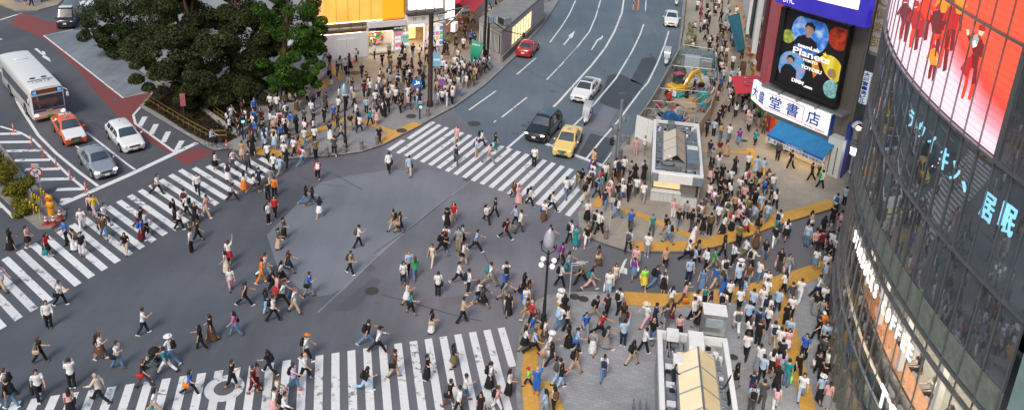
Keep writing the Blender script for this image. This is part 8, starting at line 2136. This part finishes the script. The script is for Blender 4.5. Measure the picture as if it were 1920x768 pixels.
# excavator
ex = thing('excavator', 'small yellow excavator with raised arm inside the building site', 'excavator', G(1268, 182, KZ), R(-60)); YX = paint('yellow_machine_paint', (.70, .40, .02), .45)
for s in (-1, 1): MB().box((s * .65, 0, .28), (.35, 1.9, .5), bev=.16).build('track', TYRE, ex, True)
MB().box((0, -.2, .95), (1.35, 1.5, .75), bev=.15).build('engine_body', YX, ex, True); MB().box((-.3, .2, 1.75), (.7, .85, .95), bev=.1).build('cab', CGLASS, ex, True); MB().box((-.3, .2, 2.26), (.78, .95, .1), bev=.03).build('cab_roof', mat('cab_roof_red', (.35, .08, .12), .5), ex, True)
MB().tube([(.25, .5, 1.0), (.25, 1.4, 2.3), (.25, 2.2, 2.55)], [(.14, .2), (.15, .24), (.11, .15)], 8).build('boom', YX, ex, True); MB().tube([(.25, 2.1, 2.65), (.25, 2.75, 1.2)], [(.11, .16), (.08, .1)], 8).build('dipper_arm', YX, ex, True); MB().box((.25, 2.8, .95), (.6, .4, .5), bev=.1).build('bucket', DARKM, ex, True); MB().tube([(.25, .9, 1.3), (.25, 1.7, 2.1)], .05, 8).build('ram', CHROME, ex)
WKR = [('site worker in red vest at the left side of the site', 1252, 200, 'red', 'dark grey'), ('site worker in white top beside the excavator', 1262, 196, 'white', 'blue'), ('site worker in blue overalls near the excavator bucket', 1300, 176, 'navy', 'navy')]
for i, (lab, x, y, tp3, bt3) in enumerate(WKR):
    o = link('person', proto('stand', 'body')); tag(o, lab, 'person', 'people at the scramble crossing'); o.location = G(x, y, KZ); o.rotation_euler = (0, 0, i * 2.1); dress('top', proto('stand', 'sleeved'), o, cloth(tp3)); dress('trousers', proto('stand', 't'), o, cloth(bt3)); dress('hair', proto('stand', 'short'), o, HAIRM['black']); shod(o, 'stand', SHOEM['black']); dress('helmet', proto('stand', 'cap'), o, cloth(('white', 'yellow', 'white')[i]))
def sitebox(nm, lab, x, y, dims, m, z=KZ, rz=.4, cat='site gear', top=1.): b = MB().box((0, 0, dims[2] / 2), dims, bev=.05, top=top); o = b.build(nm, m); o.location = G(x, y, z); o.rotation_euler = (0, 0, rz); tag(o, lab, cat, 'gear inside the building site'); return o
sitebox('tarpaulin', 'big blue tarpaulin heap near the subway shelter', 1254, 240, (1.6, 1.3, 1.5), mat('blue_tarpaulin', (.02, .11, .28), .5, var=.3, scale=2), top=.5); sitebox('tarpaulin', 'smaller blue tarpaulin bundle right of the big heap', 1272, 236, (1.0, .8, 1.0), MATS['blue_tarpaulin'], rz=1.0, top=.6)
sitebox('plywood_stack', 'tan plywood sheets leaning in the building site', 1283, 205, (1.3, 2.2, .7), mat('tan_plywood', (.42, .32, .22), .7, var=.15)); sitebox('cement_bag_pile', 'teal covered pile behind the plywood sheets', 1268, 192, (1.2, 1.0, .9), mat('teal_cover', (.03, .30, .32), .5, var=.2), rz=.9); sitebox('crate', 'teal crate at the right site fence', 1318, 190, (.9, .9, .9), MATS['teal_cover']); sitebox('pipe_bundle', 'tan rolled sheet lying by the sidewalk site fence', 1322, 200, (.5, 2.4, .5), MATS['tan_plywood'], rz=-.5)
sitebox('generator', 'grey generator box at the far site corner', 1322, 132, (1.3, 1.0, 1.2), GALV, rz=-.2); sitebox('site_cabinet', 'pale blue site cabinet at the far end of the site', 1296, 130, (1.6, .8, 1.5), mat('pale_blue_cabinet', (.35, .42, .47), .5, var=.1), rz=-.2); sitebox('material_pile', 'dark covered material pile at far left of the site', 1272, 140, (1.2, 1.6, .9), mat('dark_cover', (.07, .08, .08), .7, var=.4), top=.7); sitebox('material_pile', 'white bag pile near the excavator bucket', 1318, 160, (1.1, 1.0, .9), mat('white_sacks', (.5, .52, .54), .7, var=.2, scale=3), top=.7)
rg = random.Random(31); b = MB(); jm = [GALV, DUCT, mat('red_site_gear', (.4, .05, .05), .5), YX, MATS['tan_plywood'], MATS['white_sacks'], DARKM, MATS['teal_cover']]
poly = [(1208, 246), (1240, 195), (1275, 128), (1330, 134), (1334, 170), (1300, 250)]; k = 0
while k < 170:
    x, y = rg.uniform(1208, 1336), rg.uniform(126, 252)
    if not inside((x, y), poly): continue
    p = G(x, y, KZ); k += 1; b.mi = rg.randrange(8)
    if k % 3: b.box((p.x, p.y, KZ + rg.uniform(.1, .5)), (rg.uniform(.15, .7), rg.uniform(.1, .5), rg.uniform(.1, .5)), rz=rg.uniform(0, 3))
    else: a_ = rg.uniform(0, 6.3); l_ = rg.uniform(.6, 1.8); b.tube([(p.x, p.y, KZ + .1), (p.x + math.cos(a_) * l_, p.y + math.sin(a_) * l_, KZ + rg.uniform(.1, 1.2))], .035, 6)
o = b.build('site_debris', jm); tag(o, 'loose pipes, boards and tools littering the building site', 'site debris'); o['kind'] = 'stuff'
# upper left corner: shop shutters seen behind the far pavement
cn = thing('corner_shop_building', 'low violet patterned shop front at the top left corner', 'building'); fc = PF(G(-20, 4, KZ), G(82, 6, KZ)); fc.part('wall', mat('violet_shutter', (.22, .22, .34), .6, var=.5, scale=2), cn, fc.L * .45, fc.L * .95, KZ, 5, -2, 0); fc.part('shop_light_wall', LITWALL, cn, 0, fc.L * .4, .4, 2.5, -1, -.9); fc.part('upper_wall', CONC, cn, 0, fc.L, 3, 8, -2, -.2)
for x, y in ((170, 22), (184, 14), (172, 6), (186, 28)): pass
zl = MB()
for k in range(5): zl.ribbon([(p.x, p.y) for p in P([(122 + k * 12, 8 - k * .6 + 6), (134 + k * 12, 3 - k * .6)])], .5, .012 + k * .0003)
struct(zl.build('zebra_crossing', WHITE))
# ---------------------------------------------------------------- daylight
w = bpy.data.worlds.new('World'); scene.world = w; w.use_nodes = True
nt = w.node_tree; bg = nt.nodes['Background']
sky = nt.nodes.new('ShaderNodeTexSky'); sky.sky_type = 'NISHITA'; sky.sun_disc = False
SUN_EL, SUN_AZ = R(48), R(200)
sky.sun_elevation = SUN_EL; sky.sun_rotation = SUN_AZ; sky.air_density = 1.6; sky.dust_density = 3.5; sky.ozone_density = 1.2
nt.links.new(sky.outputs[0], bg.inputs[0]); bg.inputs[1].default_value = .105
sd = bpy.data.lights.new('sun', 'SUN'); so = bpy.data.objects.new('sun', sd); COL.objects.link(so)
sd.energy = 1.3; sd.angle = R(14); sd.color = (1, .93, .85)
dv = Vector((math.sin(SUN_AZ) * math.cos(SUN_EL), math.cos(SUN_AZ) * math.cos(SUN_EL), math.sin(SUN_EL)))
so.rotation_euler = dv.to_track_quat('Z', 'Y').to_euler(); so.location = (0, 0, 80)
vs = scene.view_settings; vs.view_transform = 'Standard'; vs.look = 'None'; vs.gamma = 1; vs.use_curve_mapping = False
vs.exposure = 0.42
scene.cycles.max_bounces = 6; scene.cycles.transparent_max_bounces = 12; scene.cycles.caustics_reflective = False; scene.cycles.caustics_refractive = False
scene.cycles.use_denoising = True
scene.cycles.sample_clamp_indirect = 4
